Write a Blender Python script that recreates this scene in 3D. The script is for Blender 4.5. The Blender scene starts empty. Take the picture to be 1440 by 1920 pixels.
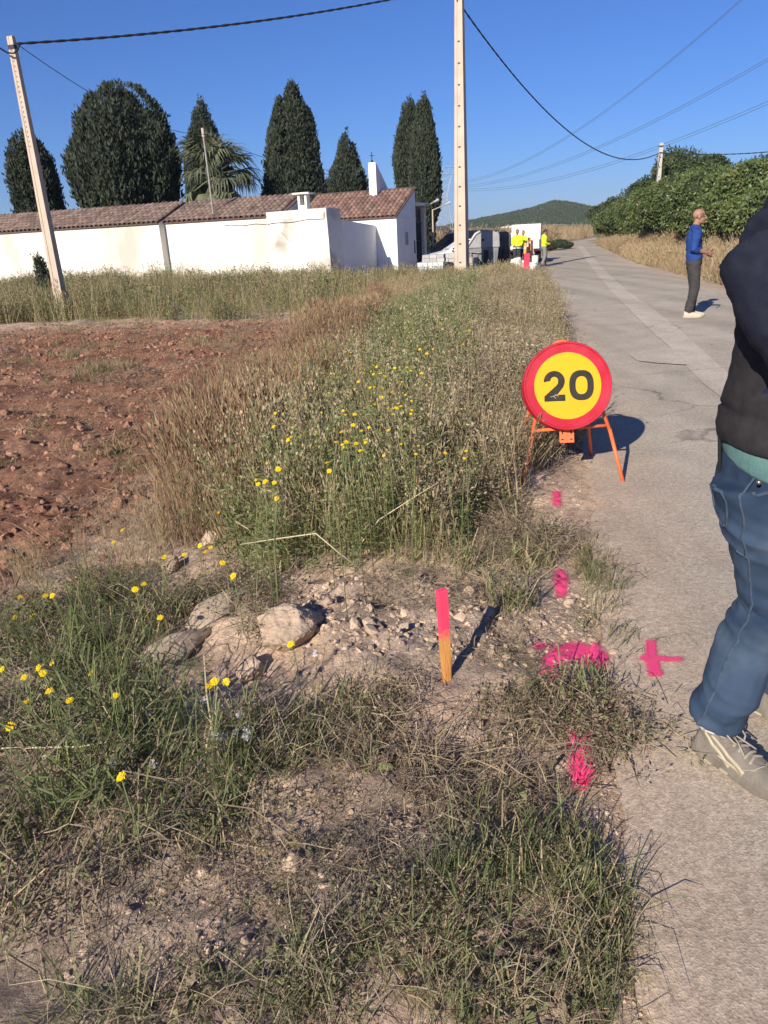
import bpy, bmesh, math, random
import numpy as np
from mathutils import Vector, Matrix
from mathutils.bvhtree import BVHTree

random.seed(11)
rng = np.random.default_rng(11)
rad = math.radians
sc = bpy.context.scene
COL = sc.collection

# ------------------------------------------------------------------ camera, sky, sun, exposure
FPX, CAM_H = 1387.0, 1.55                       # focal length in photo pixels, eye height
PITCH, ROLL = rad(20.4), rad(2.85)
c_fwd = np.array([0, math.cos(PITCH), -math.sin(PITCH)])
_up = np.array([0, math.sin(PITCH), math.cos(PITCH)])
_rt = np.array([1.0, 0, 0])
c_right = math.cos(ROLL) * _rt - math.sin(ROLL) * _up
c_up = math.sin(ROLL) * _rt + math.cos(ROLL) * _up
cam_data = bpy.data.cameras.new('camera')
cam = bpy.data.objects.new('camera', cam_data)
COL.objects.link(cam)
cam_data.sensor_fit = 'VERTICAL'
cam_data.sensor_height = 36.0
cam_data.lens = FPX / 1920 * 36
cam_data.clip_start = 0.05
cam_data.clip_end = 9000
mw = Matrix.Identity(4)
for i in range(3):
    mw[i][0], mw[i][1], mw[i][2] = c_right[i], c_up[i], -c_fwd[i]
mw[2][3] = CAM_H
cam.matrix_world = mw
sc.camera = cam

SUN_EL, SUN_AZ = rad(26.5), rad(30.0)           # light travels forward (+y) and to the right by SUN_AZ
to_sun = Vector((-math.sin(SUN_AZ) * math.cos(SUN_EL), -math.cos(SUN_AZ) * math.cos(SUN_EL), math.sin(SUN_EL)))
world = bpy.data.worlds.new('World')
sc.world = world
world.use_nodes = True
wn = world.node_tree
bg = wn.nodes['Background']
sky = wn.nodes.new('ShaderNodeTexSky')
sky.sky_type = 'NISHITA'
sky.sun_disc = False
sky.sun_elevation = SUN_EL
sky.sun_rotation = math.pi + SUN_AZ
sky.altitude = 0
sky.air_density = 1.0
sky.dust_density = 0.2
sky.ozone_density = 10.0
grade = wn.nodes.new('ShaderNodeMix')            # clear, deep spring blue over the whole sky
grade.data_type = 'RGBA'; grade.blend_type = 'MULTIPLY'; grade.inputs['Factor'].default_value = 1.0
grade.inputs['B'].default_value = (0.83, 0.99, 1.33, 1.0)
wn.links.new(sky.outputs[0], grade.inputs['A'])
wn.links.new(grade.outputs['Result'], bg.inputs[0])
bg.inputs[1].default_value = 0.0545
sun_data = bpy.data.lights.new('sun', 'SUN')
sun_data.energy = 4.6
sun_data.angle = rad(0.53)
sun_data.color = (1.0, 0.915, 0.79)
sun = bpy.data.objects.new('sun', sun_data)
sun.rotation_euler = to_sun.to_track_quat('Z', 'Y').to_euler()
COL.objects.link(sun)
sc.view_settings.view_transform = 'Standard'
sc.view_settings.look = 'None'
sc.view_settings.gamma = 1.0
sc.view_settings.exposure = 0.62
sc.view_settings.use_curve_mapping = False
sc.render.engine = 'CYCLES'
sc.cycles.max_bounces = 3
sc.cycles.diffuse_bounces = 2
sc.cycles.transparent_max_bounces = 6
sc.cycles.use_adaptive_sampling = True
sc.cycles.adaptive_threshold = 0.02
sc.cycles.use_denoising = True
sc.cycles.denoiser = 'OPENIMAGEDENOISE'
sc.cycles.denoising_input_passes = 'RGB_ALBEDO_NORMAL'
sc.cycles.denoising_prefilter = 'ACCURATE'

# ------------------------------------------------------------------ measuring helpers (photo pixel -> place in the world)
def px_ray(x, y):
    return c_right * (x - 720) / FPX + c_up * (960 - y) / FPX + c_fwd
def at(x, y, depth):
    d = px_ray(x, y)
    p = np.array([0, 0, CAM_H]) + d * (depth / d[1])
    return Vector(p)

# ------------------------------------------------------------------ noise + terrain
def _hash(ix, iy, seed):
    h = (ix.astype(np.int64) * 374761393 + iy.astype(np.int64) * 668265263 + seed * 1442695041) & 0xffffffff
    h = ((h ^ (h >> 13)) * 1274126177) & 0xffffffff
    h = h ^ (h >> 16)
    return (h & 0xffff) / 65535.0
def vnoise(x, y, seed=0):
    x = np.asarray(x, float); y = np.asarray(y, float)
    ix, iy = np.floor(x), np.floor(y)
    fx, fy = x - ix, y - iy
    fx = fx * fx * (3 - 2 * fx); fy = fy * fy * (3 - 2 * fy)
    a = _hash(ix, iy, seed); b = _hash(ix + 1, iy, seed); c = _hash(ix, iy + 1, seed); d = _hash(ix + 1, iy + 1, seed)
    return (a * (1 - fx) + b * fx) * (1 - fy) + (c * (1 - fx) + d * fx) * fy
def fbm(x, y, oct=4, seed=0, gain=0.5):
    s, a, t = 0.0, 1.0, 0.0
    for o in range(oct):
        s = s + a * (vnoise(np.asarray(x) * 2 ** o + 17.3 * o, np.asarray(y) * 2 ** o + 5.1 * o, seed + o) - 0.5)
        t += a
        a *= gain
    return s / t * 2            # about -1..1
def sm(a, b, x):
    t = np.clip((np.asarray(x, float) - a) / (b - a), 0, 1)   # also runs backwards when a > b
    return t * t * (3 - 2 * t)

_LY = [-20, 0, 1.07, 1.74, 2.79, 3.68, 5.18, 8.0, 12.1, 23.8, 33.0, 60, 78, 100, 300]
_LX = [-3.4, .36, .47, .62, .93, 1.13, 1.50, 2.12, 2.95, 4.96, 6.6, 13.6, 18.6, 25.0, 105]
_RY = [-20, 0, 18.4, 40.7, 77.5, 100, 300]
_RX = [0.6, 4.7, 8.6, 13.5, 22.4, 29.0, 112]
def edge_l(y): return np.interp(y, _LY, _LX)
def edge_r(y): return np.interp(y, _RY, _RX)
def field_edge(y): return np.interp(y, [0, 1.5, 3.4, 5.2, 7.5, 10.4, 14, 17.5, 19.5, 60], [-2.5, -2.2, -2.05, -1.75, -1.75, -1.95, -1.5, -1.1, -1.6, -1.6])
def field_mask(x, y):
    wob = 0.35 * fbm(np.asarray(x) * .9, np.asarray(y) * .9, 3, 5)
    return sm(-0.25, 0.45, field_edge(y) - x + wob) * (1 - sm(17.5, 20.5, y + 1.2 * wob + 0.12 * np.minimum(x + 6, 0))) * sm(-1, .5, np.asarray(y, float))
def ground_z(x, y):
    x = np.asarray(x, float); y = np.asarray(y, float)
    zr = -0.22 * sm(14, 40, y)
    dl = edge_l(y) - x
    dr = x - edge_r(y)
    left = sm(0.0, 0.5, dl)
    near = 1 - sm(26, 34, y)
    fm = field_mask(x, y)
    z = zr - 0.022 * (1 - left) * (1 - sm(0, .3, dr))
    z = z - 0.24 * sm(1.0, 3.0, dl) * near
    rough = 0.06 * fbm(x * 1.6, y * 1.6, 3, 1) + 0.042 * fbm(x * 6, y * 6, 3, 2) + 0.016 * fbm(x * 24, y * 24, 3, 3)
    # lumpy bank of stones and dug soil beside the stake
    bank = np.exp(-(((x - 0.05) / 0.75) ** 2 + ((y - 2.95) / 0.42) ** 2))
    rough = rough + bank * (0.02 + 0.085 * np.abs(fbm(x * 8, y * 8, 3, 8)) + .035 * np.abs(fbm(x * 19, y * 19, 2, 18)))
    # ploughed field: furrows and clods
    fur = 0.022 * np.sin((x * 0.55 + y * 0.83) * 7.0 + 3.5 * fbm(x * .7, y * .7, 3, 9)) + .09 * np.abs(fbm(x * 1.1, y * 1.9, 3, 19)) - .02
    clod = 0.075 * np.abs(fbm(x * 3.2, y * 3.2, 4, 12, .65)) + 0.06 * np.abs(fbm(x * 11, y * 11, 3, 14, .65))
    z = z + left * near * (rough * (1 - 0.6 * fm) + fm * (fur + clod - 0.05))
    z = z + (1 - near) * 0.05 * fbm(x * .3, y * .3, 3, 21) * sm(0, 3, np.maximum(dl, dr))
    # bank and terrace on the far side of the road
    z = z + 0.85 * sm(0.9, 3.4, dr) * (1 - 0.35 * sm(45, 80, y)) + sm(.3, 1, dr) * 0.06 * fbm(x * 1.1, y * 1.1, 3, 31)
    return z
def gz(x, y): return float(ground_z(x, y))
def on_ground(px, py):
    d = px_ray(px, py); o = np.array([0, 0, CAM_H]); z = 0.0
    for _ in range(12):
        p = o + d * ((z - CAM_H) / d[2])
        z = 0.5 * z + 0.5 * gz(p[0], p[1])
    return Vector((p[0], p[1], gz(p[0], p[1])))
def at_height(px, py, h):
    """point on the ray that is h above the ground below it"""
    d = px_ray(px, py); o = np.array([0, 0, CAM_H]); z = 0.0
    for _ in range(12):
        p = o + d * ((z + h - CAM_H) / d[2])
        z = 0.5 * z + 0.5 * gz(p[0], p[1])
    return Vector((p[0], p[1], gz(p[0], p[1]) + h))

# ------------------------------------------------------------------ tagging and mesh helpers
def tag(o, label=None, cat=None, group=None, kind=None):
    if label: o['label'] = label
    if cat: o['category'] = cat
    if group: o['group'] = group
    if kind: o['kind'] = kind
    return o
def empty(name, loc=(0, 0, 0), rz=0.0, label=None, cat=None, group=None):
    o = bpy.data.objects.new(name, None)
    o.empty_display_size = 0.1
    o.location = loc
    o.rotation_euler = (0, 0, rz)
    COL.objects.link(o)
    return tag(o, label, cat, group)
def link(name, me, parent=None, loc=None, rot=None, scale=None):
    o = bpy.data.objects.new(name, me)
    COL.objects.link(o)
    if parent is not None: o.parent = parent
    if loc is not None: o.location = loc
    if rot is not None: o.rotation_euler = rot
    if scale is not None: o.scale = scale
    return o
def copy_tree(o, parent=None):
    c = o.copy(); COL.objects.link(c); c.parent = parent
    for ch in list(o.children): copy_tree(ch, c)
    return c

class MB:
    """collects faces for one mesh"""
    def __init__(s): s.v, s.f, s.m = [], [], []
    def add(s, vs, fs, mi=0):
        b = len(s.v)
        s.v.extend([tuple(p) for p in vs])
        for f in fs:
            s.f.append(tuple(i + b for i in f)); s.m.append(mi)
    def box(s, c, size, rz=0.0, mi=0, M=None, taper=1.0):
        hx, hy, hz = size[0] / 2, size[1] / 2, size[2] / 2
        vs = []
        for z in (-1, 1):
            k = taper if z > 0 else 1.0
            for x, y in ((-1, -1), (1, -1), (1, 1), (-1, 1)):
                vs.append(Vector((x * hx * k, y * hy * k, z * hz)))
        if M is not None: vs = [M @ p for p in vs]
        elif rz: vs = [Matrix.Rotation(rz, 3, 'Z') @ p for p in vs]
        c = Vector(c)
        s.add([p + c for p in vs], [(3, 2, 1, 0), (4, 5, 6, 7), (0, 1, 5, 4), (1, 2, 6, 5), (2, 3, 7, 6), (3, 0, 4, 7)], mi)
    def tube(s, pts, r, n=8, mi=0, caps=True, flat=1.0, ref=None):
        pts = [Vector(p) for p in pts]
        if not hasattr(r, '__len__'): r = [r] * len(pts)
        prev = None; rings = []
        for i, p in enumerate(pts):
            t = (pts[min(i + 1, len(pts) - 1)] - pts[max(i - 1, 0)])
            t = t.normalized() if t.length > 1e-9 else Vector((0, 0, 1))
            if prev is None:
                a = Vector(ref) if ref is not None else (Vector((0, 0, 1)) if abs(t.z) < .9 else Vector((1, 0, 0)))
                u = (a - t * a.dot(t)).normalized()
            else:
                u = (prev - t * prev.dot(t))
                u = u.normalized() if u.length > 1e-6 else t.orthogonal().normalized()
            prev = u; w = t.cross(u)
            ri = r[i]
            ru, rw = (ri if hasattr(ri, '__len__') else (ri, ri * flat))
            rings.append([p + u * (ru * math.cos(2 * math.pi * k / n)) + w * (rw * math.sin(2 * math.pi * k / n)) for k in range(n)])
        vs = [q for rg in rings for q in rg]; fs = []
        for i in range(len(pts) - 1):
            for k in range(n):
                a, b = i * n + k, i * n + (k + 1) % n
                fs.append((a, b, b + n, a + n))
        if caps:
            fs.append(tuple(range(n - 1, -1, -1))); e = (len(pts) - 1) * n
            fs.append(tuple(e + k for k in range(n)))
        s.add(vs, fs, mi)
    def ribbon(s, pts, w, side, mi=0):
        """flat blade along pts; w per point"""
        vs = []; side = Vector(side)
        for p, wi in zip(pts, w):
            p = Vector(p); vs += [p - side * wi / 2, p + side * wi / 2]
        s.add(vs, [(2 * i, 2 * i + 1, 2 * i + 3, 2 * i + 2) for i in range(len(pts) - 1)], mi)
    def ell(s, c, r, nu=10, nv=7, mi=0, M=None):
        c = Vector(c); vs = []; fs = []
        for j in range(nv + 1):
            th = math.pi * j / nv
            for i in range(nu):
                ph = 2 * math.pi * i / nu
                p = Vector((r[0] * math.sin(th) * math.cos(ph), r[1] * math.sin(th) * math.sin(ph), r[2] * math.cos(th)))
                if M is not None: p = M @ p
                vs.append(p + c)
        for j in range(nv):
            for i in range(nu):
                a, b = j * nu + i, j * nu + (i + 1) % nu
                if j == 0: fs.append((a, a + nu, b + nu))
                elif j == nv - 1: fs.append((a, a + nu, b))
                else: fs.append((a, a + nu, b + nu, b))
        s.add(vs, fs, mi)
    def prism(s, poly, a, b, mi=0):
        """poly: list of Vectors (planar), extruded from offset a to offset b (Vectors)"""
        n = len(poly)
        vs = [Vector(p) + Vector(a) for p in poly] + [Vector(p) + Vector(b) for p in poly]
        fs = [tuple(range(n - 1, -1, -1)), tuple(range(n, 2 * n))] + [(i, (i + 1) % n, (i + 1) % n + n, i + n) for i in range(n)]
        s.add(vs, fs, mi)
    def lathe(s, prof, n=16, mi=0, c=(0, 0, 0)):
        c = Vector(c); vs = []; fs = []
        for r, z in prof:
            for k in range(n):
                vs.append(c + Vector((r * math.cos(2 * math.pi * k / n), r * math.sin(2 * math.pi * k / n), z)))
        for i in range(len(prof) - 1):
            for k in range(n):
                a, b = i * n + k, i * n + (k + 1) % n
                fs.append((a, b, b + n, a + n))
        s.add(vs, fs, mi)
    def mesh(s, name, mats, smooth=False, recalc=True):
        me = bpy.data.meshes.new(name)
        me.from_pydata(s.v, [], s.f)
        for m in (mats if isinstance(mats, (list, tuple)) else [mats]): me.materials.append(m)
        if any(s.m): me.polygons.foreach_set('material_index', s.m)
        if recalc:
            bm = bmesh.new(); bm.from_mesh(me); bmesh.ops.recalc_face_normals(bm, faces=bm.faces); bm.to_mesh(me); bm.free()
        if smooth: me.polygons.foreach_set('use_smooth', [True] * len(me.polygons))
        me.update()
        return me
    def build(s, name, mats, parent=None, smooth=False, recalc=True, bevel=0.0, **kw):
        o = link(name, s.mesh(name, mats, smooth, recalc), parent, **kw)
        if bevel:
            b = o.modifiers.new('edge', 'BEVEL'); b.width = bevel; b.segments = 2; b.limit_method = 'ANGLE'
        return o

# ------------------------------------------------------------------ materials
def rgb(c): return (c[0], c[1], c[2], 1.0)
def mat(name, c1, c2=None, scale=4.0, rough=0.8, bump=0.0, bscale=40.0, rand=0.0, metal=0.0, transl=0.0, detail=5.0, spec=0.3, c3=None, scale3=1.0, stretch=None, thr=(.35, .65), bdist=0.01):
    m = bpy.data.materials.new(name); m.use_nodes = True
    nt = m.node_tree; N = nt.nodes; L = nt.links
    p = N['Principled BSDF']
    p.inputs['Roughness'].default_value = rough
    p.inputs['Metallic'].default_value = metal
    p.inputs['Specular IOR Level'].default_value = spec
    tc = N.new('ShaderNodeTexCoord'); vec = tc.outputs['Object']
    if stretch:
        mp = N.new('ShaderNodeMapping'); mp.inputs['Scale'].default_value = stretch; L.new(vec, mp.inputs[0]); vec = mp.outputs[0]
    col = None
    if c2 is not None:
        nz = N.new('ShaderNodeTexNoise'); nz.inputs['Scale'].default_value = scale; nz.inputs['Detail'].default_value = detail
        L.new(vec, nz.inputs['Vector'])
        rp = N.new('ShaderNodeValToRGB')
        rp.color_ramp.elements[0].position = thr[0]; rp.color_ramp.elements[0].color = rgb(c1)
        rp.color_ramp.elements[1].position = thr[1]; rp.color_ramp.elements[1].color = rgb(c2)
        L.new(nz.outputs[0], rp.inputs[0]); col = rp.outputs[0]
        if c3 is not None:
            n3 = N.new('ShaderNodeTexNoise'); n3.inputs['Scale'].default_value = scale3; n3.inputs['Detail'].default_value = 4
            L.new(vec, n3.inputs['Vector'])
            r3 = N.new('ShaderNodeValToRGB'); r3.color_ramp.elements[0].position = .5; r3.color_ramp.elements[1].position = .68
            L.new(n3.outputs[0], r3.inputs[0])
            mx = N.new('ShaderNodeMix'); mx.data_type = 'RGBA'
            L.new(r3.outputs[0], mx.inputs['Factor']); L.new(col, mx.inputs['A']); mx.inputs['B'].default_value = rgb(c3)
            col = mx.outputs['Result']
    if rand:
        oi = N.new('ShaderNodeObjectInfo')
        mr = N.new('ShaderNodeMapRange'); mr.inputs['To Min'].default_value = 1 - rand; mr.inputs['To Max'].default_value = 1 + rand
        L.new(oi.outputs['Random'], mr.inputs['Value'])
        hs = N.new('ShaderNodeHueSaturation'); L.new(mr.outputs[0], hs.inputs['Value'])
        if col is None: hs.inputs['Color'].default_value = rgb(c1)
        else: L.new(col, hs.inputs['Color'])
        col = hs.outputs[0]
    if col is None: p.inputs['Base Color'].default_value = rgb(c1)
    else: L.new(col, p.inputs['Base Color'])
    if bump:
        bn = N.new('ShaderNodeTexNoise'); bn.inputs['Scale'].default_value = bscale; bn.inputs['Detail'].default_value = 4
        L.new(vec, bn.inputs['Vector'])
        bp = N.new('ShaderNodeBump'); bp.inputs['Strength'].default_value = bump; bp.inputs['Distance'].default_value = bdist
        L.new(bn.outputs[0], bp.inputs['Height']); L.new(bp.outputs[0], p.inputs['Normal'])
    if transl:
        t = N.new('ShaderNodeBsdfTranslucent'); ms = N.new('ShaderNodeMixShader'); ms.inputs[0].default_value = transl
        if col is None: t.inputs[0].default_value = rgb(c1)
        else: L.new(col, t.inputs[0])
        L.new(p.outputs[0], ms.inputs[1]); L.new(t.outputs[0], ms.inputs[2])
        L.new(ms.outputs[0], N['Material Output'].inputs[0])
    return m

def scatter(name, protos, pts, rot, scl, idx, label=None, cat=None):
    """one 'stuff' object: geometry nodes put copies of the prototype meshes on the points"""
    cl = bpy.data.collections.new(name + '_kinds')
    for i, me in enumerate(protos):
        cl.objects.link(bpy.data.objects.new('%s_kind_%02d' % (name, i), me))
    n = len(pts)
    me = bpy.data.meshes.new(name); me.vertices.add(n)
    me.vertices.foreach_set('co', np.asarray(pts, np.float32).ravel())
    a = me.attributes.new('rot', 'FLOAT_VECTOR', 'POINT'); a.data.foreach_set('vector', np.asarray(rot, np.float32).ravel())
    a = me.attributes.new('scl', 'FLOAT_VECTOR', 'POINT')
    s3 = np.asarray(scl, np.float32)
    if s3.ndim == 1: s3 = np.repeat(s3[:, None], 3, 1)
    a.data.foreach_set('vector', s3.ravel())
    a = me.attributes.new('idx', 'INT', 'POINT'); a.data.foreach_set('value', np.asarray(idx, np.int32))
    o = link(name, me)
    ng = bpy.data.node_groups.new(name, 'GeometryNodeTree')
    ng.interface.new_socket('Geometry', in_out='INPUT', socket_type='NodeSocketGeometry')
    ng.interface.new_socket('Geometry', in_out='OUTPUT', socket_type='NodeSocketGeometry')
    N, L = ng.nodes, ng.links
    gi, go = N.new('NodeGroupInput'), N.new('NodeGroupOutput')
    ip = N.new('GeometryNodeInstanceOnPoints')
    ci = N.new('GeometryNodeCollectionInfo'); ci.inputs[0].default_value = cl
    ci.inputs['Separate Children'].default_value = True; ci.inputs['Reset Children'].default_value = True
    def na(nm, ty):
        x = N.new('GeometryNodeInputNamedAttribute'); x.data_type = ty; x.inputs[0].default_value = nm
        return x.outputs[0]
    er = N.new('FunctionNodeEulerToRotation')
    L.new(na('rot', 'FLOAT_VECTOR'), er.inputs[0])
    L.new(gi.outputs[0], ip.inputs['Points']); L.new(ci.outputs[0], ip.inputs['Instance'])
    ip.inputs['Pick Instance'].default_value = True
    L.new(na('idx', 'INT'), ip.inputs['Instance Index'])
    L.new(er.outputs[0], ip.inputs['Rotation']); L.new(na('scl', 'FLOAT_VECTOR'), ip.inputs['Scale'])
    L.new(ip.outputs[0], go.inputs[0])
    md = o.modifiers.new('scatter', 'NODES'); md.node_group = ng
    tag(o, label, cat, None, 'stuff')
    return o
def inside(poly, x, y):
    x = np.asarray(x); y = np.asarray(y); r = np.zeros(x.shape, bool); n = len(poly)
    for i in range(n):
        x1, y1 = poly[i]; x2, y2 = poly[(i + 1) % n]
        c = ((y1 > y) != (y2 > y)) & (x < (x2 - x1) * (y - y1) / (y2 - y1 + 1e-12) + x1)
        r ^= c
    return r
def patch(pxpoly):
    """outline of a patch of ground, as it is seen in the photo -> ground plan"""
    return [tuple(on_ground(*p)[:2]) for p in pxpoly]
def grow(poly, n, dens=None, seed=0):
    """n random points inside a ground-plan outline, thinned by a density function"""
    g = np.random.default_rng(seed); xs = [p[0] for p in poly]; ys = [p[1] for p in poly]
    k = n * 6
    x = g.uniform(min(xs), max(xs), k); y = g.uniform(min(ys), max(ys), k)
    ok = inside(poly, x, y); x, y = x[ok], y[ok]
    if dens is not None:
        ok = g.random(len(x)) < dens(x, y); x, y = x[ok], y[ok]
    return x[:n], y[:n]
# ------------------------------------------------------------------ ground, road, forecourt, hills
def seq(*parts):
    out = []
    for a, b, st in parts:
        n = max(1, int(round((b - a) / st))); out += list(np.linspace(a, b, n, endpoint=False))
    return np.array(out)
gx = np.concatenate([-np.geomspace(4000, 22, 30), seq((-20, -9, .35), (-9, -4, .075), (-4, 1.9, .028), (1.9, 4, .12), (4, 30, .5)), np.geomspace(30, 4000, 30)])
gy = np.concatenate([-np.geomspace(300, 3, 12), seq((-2, .6, .12), (.6, 5.5, .028), (5.5, 10, .06), (10, 21, .09), (21, 60, .5)), np.geomspace(60, 6000, 34)])
GX, GY = np.meshgrid(gx, gy)
GZ = ground_z(GX, GY)
nv = GX.size
me = bpy.data.meshes.new('ground')
nx, ny = len(gx), len(gy)
ii = np.arange(nv).reshape(ny, nx)
quads = np.stack([ii[:-1, :-1], ii[:-1, 1:], ii[1:, 1:], ii[1:, :-1]], -1).reshape(-1, 4)
me.vertices.add(nv); me.vertices.foreach_set('co', np.stack([GX, GY, GZ], -1).astype(np.float32).ravel())
me.loops.add(quads.size); me.loops.foreach_set('vertex_index', quads.astype(np.int32).ravel())
me.polygons.add(len(quads)); me.polygons.foreach_set('loop_start', np.arange(0, quads.size, 4, dtype=np.int32))
me.update(calc_edges=True)
me.polygons.foreach_set('use_smooth', [True] * len(quads))
fm = field_mask(GX, GY)[..., None]
tan = np.array([.58, .42, .30]); grey = np.array([.37, .285, .225]); red = np.array([.245, .122, .076]); redl = np.array([.36, .215, .14]); dry = np.array([.30, .235, .13])
n1 = sm(.0, .5, fbm(GX * 1.4, GY * 1.4, 4, 41))[..., None]
n2 = sm(-.1, .6, fbm(GX * .8, GY * 2.0, 4, 43))[..., None]
colr = tan * (1 - n1) + grey * n1
rc = red * (1 - .6 * n2) + redl * .6 * n2
colr = colr * (1 - fm) + rc * fm
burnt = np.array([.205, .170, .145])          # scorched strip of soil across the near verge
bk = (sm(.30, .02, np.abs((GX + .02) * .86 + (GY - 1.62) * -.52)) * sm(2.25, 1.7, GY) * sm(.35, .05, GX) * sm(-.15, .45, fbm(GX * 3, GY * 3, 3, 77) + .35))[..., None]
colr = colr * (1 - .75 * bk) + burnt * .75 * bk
far = sm(22, 40, GY)[..., None] * np.ones_like(fm)
colr = colr * (1 - far) + dry * far
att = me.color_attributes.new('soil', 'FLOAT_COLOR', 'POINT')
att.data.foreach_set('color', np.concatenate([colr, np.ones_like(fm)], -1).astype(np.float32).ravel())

def ground_material():
    m = bpy.data.materials.new('soil'); m.use_nodes = True; nt = m.node_tree; N, L = nt.nodes, nt.links
    p = N['Principled BSDF']; p.inputs['Roughness'].default_value = .95; p.inputs['Specular IOR Level'].default_value = .1
    at_ = N.new('ShaderNodeAttribute'); at_.attribute_name = 'soil'
    tc = N.new('ShaderNodeTexCoord')
    col = at_.outputs['Color']
    for s, lo, hi, d in ((3.0, .72, 1.22, 6), (22, .7, 1.3, 6), (130, .72, 1.28, 3)):
        nz = N.new('ShaderNodeTexNoise'); nz.inputs['Scale'].default_value = s; nz.inputs['Detail'].default_value = d; L.new(tc.outputs['Object'], nz.inputs['Vector'])
        mr = N.new('ShaderNodeMapRange'); mr.inputs['From Min'].default_value = .3; mr.inputs['From Max'].default_value = .7
        mr.inputs['To Min'].default_value = lo; mr.inputs['To Max'].default_value = hi; L.new(nz.outputs[0], mr.inputs[0])
        mx = N.new('ShaderNodeMix'); mx.data_type = 'RGBA'; mx.blend_type = 'MULTIPLY'; mx.inputs['Factor'].default_value = 1
        L.new(col, mx.inputs['A']); L.new(mr.outputs[0], mx.inputs['B']); col = mx.outputs['Result']
    L.new(col, p.inputs['Base Color'])
    b1 = N.new('ShaderNodeTexNoise'); b1.inputs['Scale'].default_value = 60; b1.inputs['Detail'].default_value = 8; b1.inputs['Roughness'].default_value = .7
    L.new(tc.outputs['Object'], b1.inputs['Vector'])
    bp = N.new('ShaderNodeBump'); bp.inputs['Strength'].default_value = .9; bp.inputs['Distance'].default_value = .02
    L.new(b1.outputs[0], bp.inputs['Height']); L.new(bp.outputs[0], p.inputs['Normal'])
    return m
me.materials.append(ground_material())
tag(link('ground', me), 'bare tan and red soil ground beside the road', None, None, 'structure')

# road sheet, between its two ragged edges
ry = np.concatenate([seq((-8, 0, .5), (0, 8, .035), (8, 30, .12), (30, 100, .8)), np.geomspace(100, 300, 12)])
NU = 44
U = np.linspace(0, 1, NU) ** 1.6
rag = .10 * fbm(ry * 1.3, ry * 0 + 3, 3, 51) + .05 * fbm(ry * 7, ry * 0, 3, 52)
xl = edge_l(ry) + rag
xr = edge_r(ry) + .15 * fbm(ry * .8, ry * 0 + 9, 3, 53)
RX = xl[:, None] * (1 - U) + xr[:, None] * U
RY = np.repeat(ry[:, None], NU, 1)
def road_z(x, y): return -0.22 * sm(14, 40, y) + 0.004 * fbm(np.asarray(x) * 1.5, np.asarray(y) * 1.5, 3, 55)
RZ = road_z(RX, RY) - .012 * np.exp(-(RX - xl[:, None]) / .05)
rm = bpy.data.meshes.new('road')
ii = np.arange(RX.size).reshape(RX.shape)
q = np.stack([ii[:-1, :-1], ii[:-1, 1:], ii[1:, 1:], ii[1:, :-1]], -1).reshape(-1, 4)
rm.from_pydata(np.stack([RX, RY, RZ], -1).reshape(-1, 3).tolist(), [], q.tolist())
rm.polygons.foreach_set('use_smooth', [True] * len(rm.polygons))
a = rm.attributes.new('edge', 'FLOAT', 'POINT'); a.data.foreach_set('value', (np.minimum(RX - xl[:, None], xr[:, None] - RX)).astype(np.float32).ravel())
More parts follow.
